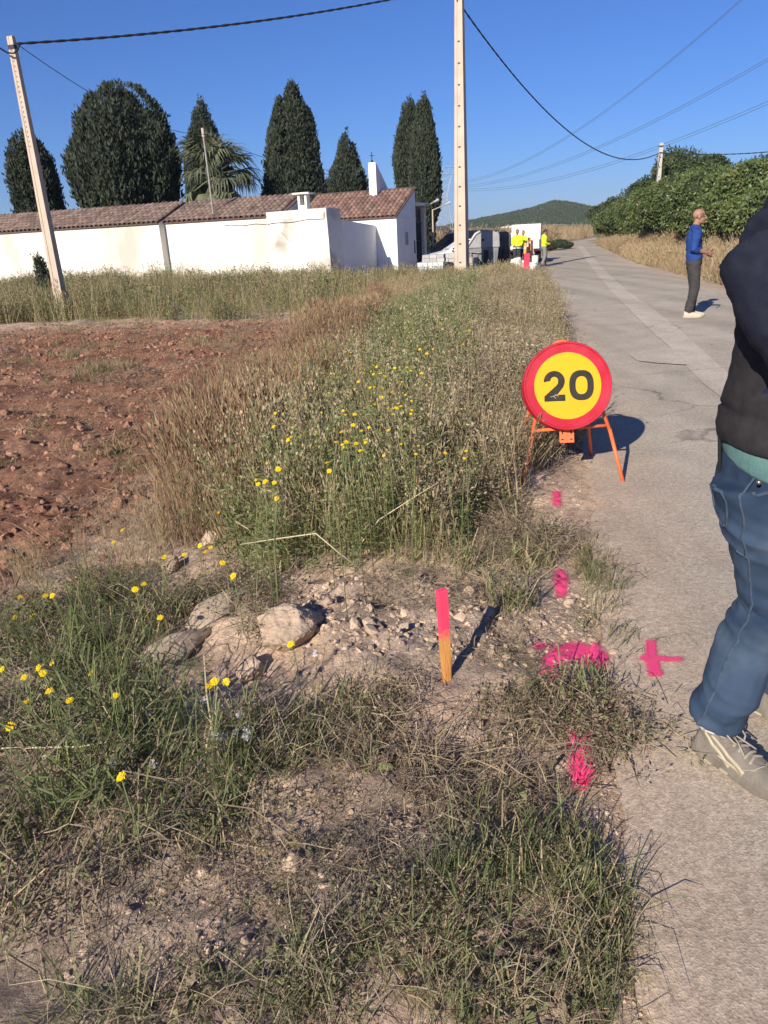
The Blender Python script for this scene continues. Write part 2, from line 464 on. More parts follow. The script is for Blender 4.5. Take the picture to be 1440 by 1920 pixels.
def asphalt(name, c1, c2, dirt=None, grain=1.0):
    m = bpy.data.materials.new(name); m.use_nodes = True; nt = m.node_tree; N, L = nt.nodes, nt.links
    p = N['Principled BSDF']; p.inputs['Roughness'].default_value = .9; p.inputs['Specular IOR Level'].default_value = .2
    tc = N.new('ShaderNodeTexCoord'); O = tc.outputs['Object']
    def nz(s, d, r=.5):
        n = N.new('ShaderNodeTexNoise'); n.inputs['Scale'].default_value = s; n.inputs['Detail'].default_value = d; n.inputs['Roughness'].default_value = r; L.new(O, n.inputs['Vector']); return n.outputs[0]
    def rng_(v, a, b, lo, hi):
        r = N.new('ShaderNodeMapRange'); r.inputs['From Min'].default_value = a; r.inputs['From Max'].default_value = b; r.inputs['To Min'].default_value = lo; r.inputs['To Max'].default_value = hi; L.new(v, r.inputs[0]); return r.outputs[0]
    def mix(f, A, B, bt='MIX'):
        x = N.new('ShaderNodeMix'); x.data_type = 'RGBA'; x.blend_type = bt
        for k, v in (('Factor', f), ('A', A), ('B', B)):
            if hasattr(v, 'links') or hasattr(v, 'is_linked'): L.new(v, x.inputs[k])
            else: x.inputs[k].default_value = v
        return x.outputs['Result']
    col = mix(rng_(nz(.7, 5), .35, .65, 0, 1), rgb(c1), rgb(c2))
    if dirt:
        at_ = N.new('ShaderNodeAttribute'); at_.attribute_name = 'edge'
        e = N.new('ShaderNodeMath'); e.operation = 'MULTIPLY_ADD'; L.new(nz(2.2, 6), e.inputs[0]); e.inputs[1].default_value = -.9; L.new(at_.outputs['Fac'], e.inputs[2])
        f = rng_(e.outputs[0], -.45, .30, 1.0, 0)
        col = mix(f, col, rgb(dirt))
    vo = N.new('ShaderNodeTexVoronoi'); vo.inputs['Scale'].default_value = 170 * grain; L.new(O, vo.inputs['Vector'])
    vr = N.new('ShaderNodeSeparateColor'); L.new(vo.outputs['Color'], vr.inputs[0])
    g1 = rng_(vr.outputs[0], 0, 1, .76, 1.24)
    col = mix(1.0, col, g1, 'MULTIPLY')
    col = mix(1.0, col, rng_(nz(38, 3), .3, .7, .84, 1.16), 'MULTIPLY')
    # dark pits and pale chips
    v2 = N.new('ShaderNodeTexVoronoi'); v2.inputs['Scale'].default_value = 85 * grain; L.new(O, v2.inputs['Vector'])
    col = mix(1.0, col, rng_(v2.outputs['Distance'], .0, .28, .80, 1.0), 'MULTIPLY')
    # long worn wheel tracks, blotches, hairline cracks
    mp = N.new('ShaderNodeMapping'); mp.inputs['Rotation'].default_value = (0, 0, rad(12)); mp.inputs['Scale'].default_value = (1.5, .08, 1); L.new(O, mp.inputs[0])
    tr = N.new('ShaderNodeTexNoise'); tr.inputs['Scale'].default_value = 1.0; tr.inputs['Detail'].default_value = 3; L.new(mp.outputs[0], tr.inputs['Vector'])
    col = mix(1.0, col, rng_(tr.outputs[0], .35, .65, .88, 1.10), 'MULTIPLY')
    col = mix(1.0, col, rng_(nz(2.6, 7, .65), .36, .60, .90, 1.05), 'MULTIPLY')
    wv = N.new('ShaderNodeVectorMath'); wv.operation = 'MULTIPLY_ADD'; nn_ = N.new('ShaderNodeTexNoise'); nn_.inputs['Scale'].default_value = 1.6; nn_.inputs['Detail'].default_value = 5; L.new(O, nn_.inputs['Vector'])
    L.new(nn_.outputs['Color'], wv.inputs[0]); wv.inputs[1].default_value = (.8, .8, 0); L.new(O, wv.inputs[2])
    vc = N.new('ShaderNodeTexVoronoi'); vc.feature = 'DISTANCE_TO_EDGE'; vc.inputs['Scale'].default_value = .42; L.new(wv.outputs[0], vc.inputs['Vector'])
    ck = rng_(vc.outputs['Distance'], .0, .006, .55, 1.0); gate = rng_(nz(.45, 3), .50, .56, 0, 1)
    one = mix(gate, (1, 1, 1, 1), ck); col = mix(1.0, col, one, 'MULTIPLY')
    L.new(col, p.inputs['Base Color'])
    ad = N.new('ShaderNodeMath'); ad.operation = 'ADD'; L.new(vo.outputs['Distance'], ad.inputs[0]); L.new(nz(170, 4, .7), ad.inputs[1])
    bp = N.new('ShaderNodeBump'); bp.inputs['Strength'].default_value = .35; bp.inputs['Distance'].default_value = .003; L.new(ad.outputs[0], bp.inputs['Height']); L.new(bp.outputs[0], p.inputs['Normal'])
    return m
rm.materials.append(asphalt('worn_asphalt', (.415, .358, .282), (.47, .405, .318), (.50, .385, .285)))
tag(link('road', rm), 'worn pale grey asphalt country road', None, None, 'structure')

# paler concrete trench repair running up the road
def ragged_sheet(name, poly, z_fn, mat_, lift, label, step=.25, wob=.04, seed=0):
    pts = []
    n = len(poly)
    for i in range(n):
        a, b = Vector(poly[i]), Vector(poly[(i + 1) % n]); k = max(1, int((b - a).length / step))
        for j in range(k):
            p = a.lerp(b, j / k); pts.append((p.x + wob * float(fbm(p.x * 3 + p.y * 2.1, seed + 1.5, 3, seed)), p.y + wob * float(fbm(p.x * 2.3 - p.y * 3, seed + 7.7, 3, seed + 1))))
    bm = bmesh.new(); vs = [bm.verts.new((x, y, 0)) for x, y in pts]; bm.faces.new(vs)
    bmesh.ops.triangulate(bm, faces=bm.faces)
    for v in bm.verts: v.co.z = float(z_fn(v.co.x, v.co.y)) + lift
    bmesh.ops.recalc_face_normals(bm, faces=bm.faces)
    m2 = bpy.data.meshes.new(name); bm.to_mesh(m2); bm.free(); m2.materials.append(mat_)
    return tag(link(name, m2), label, None, None, 'structure')
conc = asphalt('trench_concrete', (.505, .435, .35), (.545, .47, .38), None, 1.6)
def road_flat(x, y): return -0.22 * sm(14, 40, y) + .004
tp = lambda L_: [tuple(on_ground(*p)[:2]) for p in L_]
ragged_sheet('concrete_strip', tp([(1083, 462), (1092, 462), (1118, 490), (1172, 545), (1235, 590), (1305, 648), (1400, 740), (1385, 775), (1330, 735), (1288, 695), (1258, 655), (1212, 616), (1150, 553), (1100, 490)]), road_flat, conc, .004, 'pale concrete trench repair running along the road')
ragged_sheet('concrete_patch', tp([(1178, 668), (1225, 660), (1270, 658), (1292, 676), (1290, 690), (1232, 686), (1195, 682)]), road_flat, conc, .0085, 'pale concrete patch crossing the road', wob=.03, seed=5)
# forecourt in front of the small chapel house
ragged_sheet('forecourt', [(-1.6, 37.2), (0.2, 33.6), (3.2, 32.4), (6.8, 31.6), (8.2, 36), (13.5, 62), (9, 74), (4.4, 60), (3.8, 47.3), (1.2, 42)], lambda x, y: road_flat(x, y), asphalt('forecourt_paving', (.33, .275, .225), (.39, .325, .27), None, .8), .010, 'pale dusty forecourt beside the white house', step=.6, wob=.12, seed=9)

# wooded hill far behind the road
def hill_h(x, y):
    px_ = 720 + 1387 * (x / y) * .97
    prof = np.interp(px_, [600, 700, 800, 870, 915, 955, 985, 1030, 1060, 1095, 1130, 1180, 1260, 1500], [2, 4, 6, 12, 16, 19, 23, 29, 26, 22, 20, 18, 14, 8])
    k = np.exp(-((y - 800) / 110) ** 2)
    return (prof - 4 + 2.5 * fbm(x * .03, y * .03, 4, 61)) * k + 1.6 * np.abs(fbm(x * .12, y * .12, 3, 63)) * k - 4 * (1 - k)
hx = np.linspace(-120, 520, 210); hy = np.linspace(560, 1000, 60)
HX, HY = np.meshgrid(hx, hy); HZ = hill_h(HX, HY)
ii = np.arange(HX.size).reshape(HX.shape)
q = np.stack([ii[:-1, :-1], ii[:-1, 1:], ii[1:, 1:], ii[1:, :-1]], -1).reshape(-1, 4)
hm = bpy.data.meshes.new('hill'); hm.from_pydata(np.stack([HX, HY, HZ], -1).reshape(-1, 3).tolist(), [], q.tolist())
hm.materials.append(mat('hill_soil', (.10, .10, .06), (.20, .175, .115), .06, .95, c3=(.28, .25, .19), scale3=.03))
hm.polygons.foreach_set('use_smooth', [True] * len(hm.polygons))
tag(link('hill', hm), 'low scrub covered hill on the horizon', None, None, 'structure')
# ------------------------------------------------------------------ white walls, corner block, chapel house
Bd, Bn, B0 = np.array([.9336, -.3584]), np.array([.3584, .9336]), np.array([-1.98, 37.3])
BZ = -0.27
def W(s, t, z):
    p = B0 + Bd * s + Bn * t
    return Vector((p[0], p[1], z))
B_ROT = math.atan2(Bd[1], Bd[0])
def wbox(mb, s0, s1, t0, t1, z0, z1, mi=0):
    mb.box(W((s0 + s1) / 2, (t0 + t1) / 2, (z0 + z1) / 2), (abs(s1 - s0), abs(t1 - t0), z1 - z0), B_ROT, mi)
m_white = mat('whitewash', (.80, .765, .69), (.72, .68, .60), .7, .9, .2, 30, detail=9, thr=(.38, .72), stretch=(1, 1, .35), c3=(.52, .475, .40), scale3=.42)
m_white2 = mat('whitewash_clean', (.82, .81, .79), (.77, .76, .74), 1.5, .9, .1, 30)
m_stain = mat('stained_whitewash', (.80, .765, .70), (.66, .61, .53), .9, .9, .25, 25, detail=9, c3=(.36, .32, .265), scale3=.75, thr=(.40, .66))
m_tile = mat('clay_roof_tile', (.150, .086, .068), (.22, .137, .11), 6, .85, .3, 60, rand=.35)
m_tileold = mat('old_clay_tile', (.130, .088, .072), (.20, .142, .118), 6, .9, .3, 60, rand=.32)
m_roofbed = mat('roof_bed', (.10, .065, .055), (.14, .09, .075), 5, .95)
m_iron = mat('dark_iron', (.025, .03, .04), None, rough=.5)
m_cable = mat('black_cable', (.018, .02, .026), None, rough=.6)
m_concrete = mat('pole_concrete', (.52, .43, .34), (.45, .375, .30), 3, .9, .2, 40)
m_mortar = mat('eave_mortar', (.62, .56, .50), (.48, .42, .36), 9, .9)

def tile_mesh(name, m_, r=.135, L=.46):
    mb = MB(); n = 6; vs = []
    for rr, y in ((r, 0), (r * .86, L), (r * .84, 0)):
        for k in range(n + 1):
            a = math.pi * k / n
            vs.append((rr * math.cos(a), y, rr * .82 * math.sin(a)))
    f = []
    for k in range(n):
        f.append((k, k + 1, n + 1 + k + 1, n + 1 + k)); f.append((2 * n + 2 + k, 2 * n + 3 + k, k + 1, k))
    mb.add(vs, f)
    return mb.mesh(name, m_, True, False)
def tile_roof(parent, s0, s1, t0, z0, t1, z1, pitch, tm, seed, mort=None):
    """rows of barrel tiles from the eave (t0,z0) up to the ridge (t1,z1)"""
    g = random.Random(seed)
    slope = math.hypot(t1 - t0, z1 - z0); ang = math.atan2(z1 - z0, t1 - t0)
    ncol = int((s1 - s0) / pitch); expo = .40; nrow = int(slope / expo)
    rx = Matrix.Rotation(B_ROT, 4, 'Z') @ Matrix.Rotation(ang, 4, 'X')
    mm = MB()
    for i in range(ncol):
        s = s0 + pitch * (i + .5)
        for j in range(nrow):
            dd = j * expo - .06
            o = link('tile', tm, parent)
            M_ = rx @ Matrix.Rotation(g.uniform(-.035, .035), 4, 'Z')
            o.matrix_local = parent.matrix_world.inverted() @ (Matrix.Translation(W(s + g.uniform(-.012, .012), t0 + dd * math.cos(ang), z0 + dd * math.sin(ang) + .045 + g.uniform(-.008, .008) + .012 * (j % 2))) @ M_)
        if mort is not None:
            c = W(s, t0 - .055, z0 + .02)
            pr = [Vector((.115 * math.cos(math.pi * k / 6), 0, .095 * math.sin(math.pi * k / 6))) for k in range(7)]
            pr = [Matrix.Rotation(B_ROT, 3, 'Z') @ p + c for p in pr]
            nb = Vector((Bn[0], Bn[1], 0))
            mm.prism(pr, nb * 0, nb * .06)
    if mort is not None: mm.build('eave_mortar', mort, parent)

def local_root(name, s, t, label, cat, group=None):
    o = empty(name, W(s, t, BZ), 0, label, cat, group)
    bpy.context.view_layer.update()
    return o
def wpart(mb, name, m_, root, **kw):
    """build world-space faces as a child of root"""
    loc = root.matrix_world.translation
    mb.v = [(p[0] - loc.x, p[1] - loc.y, p[2] - loc.z) for p in mb.v]
    return mb.build(name, m_, root, **kw)

def shed_wall(root, s0, s1, t0, tm, seed, wm):
    mb = MB(); e0, e1 = 2.72, 3.70
    D_ = 2.6
    q = [W(s0, t0, BZ), W(s0, t0 + D_, BZ), W(s0, t0 + D_, e1), W(s0, t0, e0)]
    mb.prism(q, Vector((0, 0, 0)), Vector((Bd[0] * (s1 - s0), Bd[1] * (s1 - s0), 0)))
    wpart(mb, 'wall', wm, root)
    mb = MB(); o_ = -.10
    sl = (e1 - e0) / D_
    q = [W(s0, t0 + o_, e0 + sl * o_ + .004), W(s0, t0 + D_ + .05, e1 + .02), W(s0, t0 + D_ + .05, e1 + .075), W(s0, t0 + o_, e0 + sl * o_ + .055)]
    mb.prism(q, Vector((0, 0, 0)), Vector((Bd[0] * (s1 - s0 - .004), Bd[1] * (s1 - s0 - .004), 0)))
    wpart(mb, 'roof', m_roofbed, root)
    tile_roof(root, s0, s1, t0 + o_, e0 + sl * o_ + .05, t0 + D_, e1 + .05, .30, tm, seed, m_mortar)
tmesh_old = tile_mesh('tile_old', m_tileold, .145)
tmesh = tile_mesh('tile_clay', m_tile, .135)
r1 = local_root('boundary_wall', -15, 0, 'long white plastered wall with tiled roof, behind the slanting left pole', 'wall')
shed_wall(r1, -22.6, -9.4, 0.0, tmesh_old, 1, m_white)
r2 = local_root('boundary_wall', -6, .8, 'set-back white plastered wall section with tiled roof and a thin mast', 'wall')
shed_wall(r2, -9.396, -2.6, 0.5, tmesh_old, 2, m_white)
mb = MB()   # cable clipped along the set-back wall and the corner block
pts = [W(-5.9 + .3 * k, .5 - .012, 2.42 + .03 * math.sin(k * 1.3) - .004 * k) for k in range(10)]
mb.tube(pts, .014, 5); wpart(mb, 'wall_cable', m_cable, r2)

rb = local_root('corner_block', -1.5, .8, 'tall stained white corner block and low side wall with small chimney', 'wall')
mb = MB()
q = [W(-3.2, 0, BZ), W(.05, 0, BZ), W(-.02, 0, 2.94), W(-3.2, 0, 2.90)]
mb.prism(q, Vector((0, 0, 0)), Vector((Bn[0] * 1.66, Bn[1] * 1.66, 0)))
wpart(mb, 'wall', m_stain, rb, bevel=.02)
mb = MB()
q = [W(0, 1.662, BZ), W(0, 6.48, BZ), W(0, 6.48, 2.13), W(0, 1.662, 2.42)]
mb.prism(q, Vector((0, 0, 0)), Vector((-Bd[0] * .25, -Bd[1] * .25, 0)))
wpart(mb, 'side_wall', m_white2, rb, bevel=.015)
mb = MB()
pts = [W(-3.15 + .3 * k, -.014, 2.36 + .025 * math.sin(k * 1.1) + .012 * k) for k in range(11)] + [W(-.12, -.014, 2.75)]
mb.tube(pts, .014, 5); wpart(mb, 'wall_cable', m_cable, rb)
mb = MB()
for a_ in (-1.72, -1.36):
    wbox(mb, a_, a_ + .11, .55, .95, 2.88, 3.62)
wbox(mb, -1.609, -1.361, .56, .94, 2.88, 3.14)
ch = wpart(mb, 'chimney', m_white, rb)
mb = MB(); wbox(mb, -1.92, -1.05, .40, 1.10, 3.62, 3.69)
o = mb.build('chimney_cap', m_white, ch); o.matrix_local = rb.matrix_world.inverted()

# chapel house: mono-pitch roof, gable in shade
HT, HS = 6.485, 1.185                    # house front line, right corner
rh = local_root('white_house', -1, 8, 'small white house with brown tiled roof and tall sloping white fin', 'house')
mb = MB(); GL = 3.42; he, hr = 2.52, 4.02
q = [W(HS, HT, BZ), W(HS, HT + GL, BZ), W(HS, HT + GL, hr), W(HS, HT, he)]
mb.prism(q, Vector((0, 0, 0)), Vector((-Bd[0] * 6.2, -Bd[1] * 6.2, 0)))
wpart(mb, 'wall', m_white2, rh)
mb = MB(); wbox(mb, -5.0, -.55, HT + GL + .003, HT + GL + 2.6, BZ, 3.8); wpart(mb, 'rear_wall', m_white2, rh)
mb = MB(); o_ = -.12; sl = (hr - he) / GL
q = [W(HS + .06, HT + o_, he + sl * o_ + .004), W(HS + .06, HT + GL + .12, hr + sl * .12 + .004), W(HS + .06, HT + GL + .12, hr + sl * .12 + .07), W(HS + .06, HT + o_, he + sl * o_ + .07)]
mb.prism(q, Vector((0, 0, 0)), Vector((-Bd[0] * 6.2, -Bd[1] * 6.2, 0)))
wpart(mb, 'roof', m_roofbed, rh)
tile_roof(rh, HS - 6.0, HS + .08, HT + o_, he + sl * o_ + .06, HT + GL + .1, hr + .09, .272, tmesh, 5, m_white2)
mb = MB()
f0, f1 = HT + 2.45, HT + 4.75
q = [W(-1.23, f0, 3.45), W(-1.23, f1, 3.45), W(-1.23, f1, 3.98), W(-1.23, f0 + .10, 5.50), W(-1.23, f0, 5.50)]
mb.prism(q, Vector((0, 0, 0)), Vector((Bd[0] * .45, Bd[1] * .45, 0)))
fin = wpart(mb, 'bell_wall', m_white2, rh, bevel=.02)
mb = MB(); c0 = W(-1.0, f0 + .05, 5.49)
mb.tube([c0, c0 + Vector((0, 0, .55))], .022, 6)
cd = Vector((Bd[0], Bd[1], 0))
mb.tube([c0 + Vector((0, 0, .36)) - cd * .13, c0 + Vector((0, 0, .36)) + cd * .13], .02, 6)
mb.ell(c0 + Vector((0, 0, .08)), (.07, .07, .07), 8, 5)
o = mb.build('cross', m_iron, fin); o.matrix_local = rh.matrix_world.inverted()
# gable: window, niche, string line, gate beyond
mb = MB(); wbox(mb, HS + .003, HS + .02, HT + 1.35, HT + 1.85, 1.05, 1.72)
w_ = wpart(mb, 'window', m_iron, rh)
mb = MB(); wbox(mb, HS + .003, HS + .035, HT + 1.27, HT + 1.35, .97, 1.80); wbox(mb, HS + .003, HS + .035, HT + 1.85, HT + 1.93, .97, 1.80)
wbox(mb, HS + .003, HS + .035, HT + 1.35, HT + 1.85, 1.72, 1.80); wbox(mb, HS + .003, HS + .05, HT + 1.35, HT + 1.85, .97, 1.05)
for k in range(3): wbox(mb, HS + .021, HS + .034, HT + 1.45 + .13 * k, HT + 1.475 + .13 * k, 1.05, 1.72)
o = mb.build('frame', m_white2, w_); o.matrix_local = rh.matrix_world.inverted()
mb = MB(); wbox(mb, HS + .003, HS + .03, HT + 3.0, HT + 3.15, .55, 1.25); wpart(mb, 'letter_box', m_iron, rh)
mb = MB(); wbox(mb, HS + .003, HS + .03, HT + .004, HT + GL, 2.42, 2.47); wpart(mb, 'ledge', m_white2, rh)
g0, g1 = HT + GL + .06, HT + GL + 1.75
rg = local_root('iron_gate', HS - .2, g0, 'dark iron gate between the white house and a pale pillar', 'gate')
mb = MB(); wbox(mb, HS - .30, HS - .24, g0, g1, BZ, 3.05); wpart(mb, 'gate_panel', m_iron, rg)
mb = MB()
for k in range(9): wbox(mb, HS - .238, HS - .20, g0 + .08 + .19 * k, g0 + .11 + .19 * k, BZ + .1, 2.2)
for z in (.2, 1.2, 2.2): wbox(mb, HS - .199, HS - .16, g0, g1, z, z + .06)
wpart(mb, 'bars', mat('gate_bars', (.05, .055, .065), None, rough=.5), rg)
mb = MB(); wbox(mb, HS - .42, HS - .02, g1 + .003, g1 + .42, BZ, 3.15); wpart(mb, 'pillar', m_white, rg, bevel=.02)
mb = MB(); wbox(mb, HS - .55, HS + .12, g0 + .02, g1 + .5, 3.153, 3.32); wpart(mb, 'lintel', m_white, rg, bevel=.02)
# pale lamp arms on the gate pillar
for k, (pa, pb, dp) in enumerate((((796, 388), (819, 376), 47.5), ((814, 393), (841, 381), 51.0))):
    a_, b_ = at(pa[0], pa[1], dp), at(pb[0], pb[1], dp + .6)
    ra = empty('lamp_arm', a_, 0, ['pale tube lamp arm sticking out over the iron gate', 'second pale lamp arm, beyond the iron gate'][k], 'lamp')
    mb = MB(); mb.tube([(0, 0, 0), (b_ - a_) * .8], .035, 7); mb.build('arm', m_concrete, ra)
    mb = MB(); mb.tube([(b_ - a_) * .78, (b_ - a_) * 1.12], [.05, .09], 8, flat=.6); mb.build('lamp_head', mat('lamp_grey', (.55, .55, .55), None, rough=.5), ra)
    if k: mb = MB(); mb.tube([(-.1, 0, 0), (-.1, 0, BZ - a_.z)], .05, 6); mb.tube([(-.1, 0, 0), (.02, 0, 0)], .035, 6); mb.build('post', m_concrete, ra)
    else: mb = MB(); mb.tube([(0, 0, 0), (-.9, .2, -.18)], .03, 6); mb.build('bracket', m_concrete, ra)
# service mast on the set-back wall
a_, b_ = at(408, 465, 40.6), at(385.5, 240, 40.6)
b_ = Vector((a_.x - .05, a_.y, b_.z))
rm_ = empty('service_mast', a_, 0, 'thin leaning steel mast with wire fixed to the white wall', 'mast')
mb = MB(); mb.tube([(0, 0, 0), (b_ - a_)], [.055, .045], 8); mb.build('tube', mat('galvanised', (.36, .34, .31), (.28, .26, .24), 8, .5, metal=.3), rm_)
mb = MB(); mb.tube([(b_ - a_) * .93, (b_ - a_) * 1.0], .075, 8); mb.build('cap', m_concrete, rm_)
for z in (.05, .28, .5, 1.0):
    mb = MB(); mb.box((b_ - a_) * (z / 5.2) + Vector((.02, .10, 0)), (.16, .32, .03)); mb.build('bracket', m_iron, rm_)
# small grey shed beyond the gate, pale hut beside the road far off
def hut(name, px0, px1, pb, depth, wall_h, roof_h, m1, m2, label):
    a_, b_ = at(px0, pb, depth), at(px1, pb, depth); w_ = (b_ - a_).length
    z0 = gz(a_.x, a_.y)
    r_ = empty(name, ((a_.x + b_.x) / 2, depth, z0), 0, label, 'hut')
    mb = MB(); mb.box((0, 1.5, wall_h / 2), (w_, 3, wall_h)); mb.build('wall', m1, r_)
    mb = MB(); mb.prism([Vector((-w_ / 2 - .2, -.2, wall_h + .003)), Vector((w_ / 2 + .2, -.2, wall_h + .003)), Vector((w_ * .28, -.2, wall_h + roof_h)), Vector((-w_ * .28, -.2, wall_h + roof_h))], Vector((0, 0, 0)), Vector((0, 3.4, 0))); mb.build('roof', m2, r_)
    mb = MB(); mb.box((-.1 * w_, -.012, wall_h * .55), (.7, .02, .8)); mb.build('window', m_iron, r_)
    mb = MB(); mb.box((.24 * w_, -.012, wall_h * .4 + .003), (.8, .02, wall_h * .8)); mb.build('door', m_concrete, r_)
hut('shed', 806, 846, 428, 78, 1.75, .75, mat('grey_render', (.20, .19, .19), (.26, .25, .245), 2, .9), mat('slate_roof', (.07, .06, .06), (.10, .09, .09), 4, .8), 'low grey shed with dark roof between chapel and tall pole')
hut('hut', 944, 969, 430, 120, 2.15, .25, m_white, m_white, 'small pale flat roofed hut behind the white truck')
# ------------------------------------------------------------------ trees
def leaf_arrays(C, A, B):
    """one diamond leaf per row: base C, axis A, half width B"""
    n = len(C)
    V = np.empty((n, 4, 3)); V[:, 0] = C; V[:, 1] = C + A * .45 - B; V[:, 2] = C + A; V[:, 3] = C + A * .45 + B
    return V.reshape(-1, 3), np.arange(4 * n).reshape(-1, 4)
def mesh_np(name, V, Q, mats, mi=None, smooth=False):
    me = bpy.data.meshes.new(name)
    me.vertices.add(len(V)); me.vertices.foreach_set('co', np.asarray(V, np.float32).ravel())
    me.loops.add(Q.size); me.loops.foreach_set('vertex_index', Q.astype(np.int32).ravel())
    me.polygons.add(len(Q)); me.polygons.foreach_set('loop_start', np.arange(0, Q.size, 4, dtype=np.int32))
    for m in (mats if isinstance(mats, (list, tuple)) else [mats]): me.materials.append(m)
    if mi is not None: me.polygons.foreach_set('material_index', mi.astype(np.int32))
    me.update(calc_edges=True)
    if smooth: me.polygons.foreach_set('use_smooth', [True] * len(Q))
    return me
def join_np(*parts):
    V, Q, b = [], [], 0
    for v, q in parts:
        V.append(v); Q.append(q + b); b += len(v)
    return np.concatenate(V), np.concatenate(Q)
def unit(a): return a / np.maximum(np.linalg.norm(a, axis=-1, keepdims=True), 1e-9)
def hull_arrays(cx, R_of, H, n=28, m=26, k=.84, seed=0):
    t = np.linspace(.0, 1, m)[:, None]; ph = np.linspace(0, 2 * np.pi, n, endpoint=False)[None]
    r = R_of(t, ph) * k
    V = np.stack([cx(t) + r * np.cos(ph), r * np.sin(ph), t * H + 0 * ph], -1).reshape(-1, 3)
    i = np.arange(m * n).reshape(m, n); j = np.roll(i, -1, 1)
    return V, np.stack([i[:-1], j[:-1], j[1:], i[1:]], -1).reshape(-1, 4)
m_cyp = mat('cypress_leaf', (.036, .048, .030), (.066, .078, .050), .8, .8, transl=.12, detail=6, c3=(.030, .040, .024), scale3=1.6)
m_cyph = mat('cypress_inner', (.028, .036, .020), (.04, .048, .028), 2, .95)  # dark hull added inside the crown to block light between the sprays
m_bark = mat('bark', (.16, .115, .08), (.10, .075, .055), 12, .95, .5, 30)
def cypress(px_c, y_top, depth, prof, label, seed, n_spr, lean=0.0, lumps=.16, spray=(.2, .4), cols=8, zb=None, group='cypress trees behind the white walls'):
    """prof: (photo row, half width in photo px) read from the outline"""
    g = np.random.default_rng(seed)
    zb = -0.25 if zb is None else zb
    top = at(px_c, y_top, depth); mid_ = at(px_c, .5 * (y_top + prof[0][0]), depth); top = Vector((mid_.x, mid_.y, top.z))
    sc_ = depth / FPX * .84
    rows = np.array([p[0] for p in prof], float); hw = np.array([p[1] for p in prof], float)
    zrow = np.array([at(px_c, r, depth).z for r in rows]); H = top.z - zb
    tt = (zrow - zb) / H; o_ = np.argsort(tt); tt, hw = tt[o_], hw[o_] * sc_
    Rf = lambda t: np.interp(t, np.concatenate([[0, .06], tt, [1.0]]), np.concatenate([[hw[0] * .25, hw[0] * .8], hw, [0.03]]))
    cx = lambda t: lean * (np.asarray(t) - .6)
    def R_of(t, ph):
        n_ = vnoise(np.cos(ph) * 2.2 * cols / 9 + 40 + 0 * t, np.sin(ph) * 2.2 * cols / 9 + t * H * .32 + 10, seed) * .6 + vnoise(np.cos(ph) * 4.5 + 9 + 0 * t, np.sin(ph) * 4.5 + t * H * .9, seed + 3) * .4
        return Rf(t) * (1 - lumps + 2 * lumps * n_)
    k = int(n_spr * 1.6)
    ncol = cols
    ci = g.integers(0, ncol + 1, k)                       # last one is the central leader
    cph = 2 * np.pi * (np.arange(ncol + 1) + g.uniform(-.25, .25, ncol + 1)) / ncol
    ctop = np.append(g.uniform(.82, .99, ncol) if ncol != 17 else g.uniform(.70, 1.0, ncol), 1.0)
    tq = np.linspace(.03, .995, 400); w = Rf(tq) + .15; w /= w.sum()
    t = np.clip(g.choice(tq, k, p=w) + g.uniform(-.002, .002, k), .02, 1)
    t = np.where(t > ctop[ci], ctop[ci] * g.uniform(.85, 1.0, k), t)
    R0 = Rf(np.minimum(t, .93 * ctop[ci])); close = np.clip((ctop[ci] - t) / .14, 0, 1) ** .6
    cr = (.46 if ncol < 10 else .36) * R0 * (.12 + .88 * close) + .05
    cf = np.append(g.uniform(.50, .72, ncol) if ncol != 17 else g.uniform(.42, .84, ncol), .12)[ci]
    cdist = R0 * cf; cdist = np.where(ci == ncol, cdist, np.minimum(Rf(t) * cf, cdist))
    ph = np.where(ci == ncol, g.uniform(0, 2 * np.pi, k), cph[ci] + g.normal(0, .9, k))
    lump = .82 + .36 * vnoise(ph * 2 + ci * 7, t * H * 1.1 + ci * 3, seed)
    rr = cr * lump * g.uniform(.75, 1.05, k) * np.where(g.random(k) < .07, 1.22, 1.0)
    C0 = np.stack([cx(t) + cdist * np.cos(cph[ci]) + rr * np.cos(ph), cdist * np.sin(cph[ci]) + rr * np.sin(ph), t * H], -1)
    out = np.stack([np.cos(ph), np.sin(ph), 0 * ph], -1)
    Cs, As, Bs = [], [], []
    for j in range(4):
        up = np.stack([0 * t, 0 * t, 1 + 0 * t], -1)
        d_ = unit(up * g.uniform(.7, 1.2, (k, 1)) + out * g.uniform(-.05, .75, (k, 1)) + g.normal(0, .28, (k, 3)))
        ln = g.uniform(spray[0], spray[1], (k, 1)) * (1 - .35 * t[:, None])
        sd = unit(np.cross(d_, g.normal(0, 1, (k, 3))))
        Cs.append(C0 + g.normal(0, .07, (k, 3)) - d_ * ln * .4); As.append(d_ * ln); Bs.append(sd * ln * g.uniform(.14, .24, (k, 1)))
    L_ = leaf_arrays(np.concatenate(Cs), np.concatenate(As), np.concatenate(Bs))
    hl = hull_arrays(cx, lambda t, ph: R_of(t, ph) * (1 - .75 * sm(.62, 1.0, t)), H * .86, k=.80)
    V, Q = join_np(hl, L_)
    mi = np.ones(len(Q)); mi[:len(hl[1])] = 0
    root = empty('cypress_tree', (top.x, top.y, zb), 0, label, 'tree', group)
    link('crown', mesh_np('crown', V, Q, [m_cyph, m_cyp], mi), root)
    mb = MB(); mb.tube([(cx(0), 0, -.1), (cx(.1), 0, H * .1), (cx(.5), 0, H * .5), (cx(.9), 0, H * .9)], [.24, .18, .12, .03], 8); mb.build('trunk', m_bark, root, True)
    return root
cypress(62, 240, 52, [(430, 42), (380, 43), (330, 42), (295, 38), (270, 30), (252, 17)], 'cypress behind the slanting left pole, leftmost of the cypresses', 71, 7000, lean=-.2, lumps=.2)
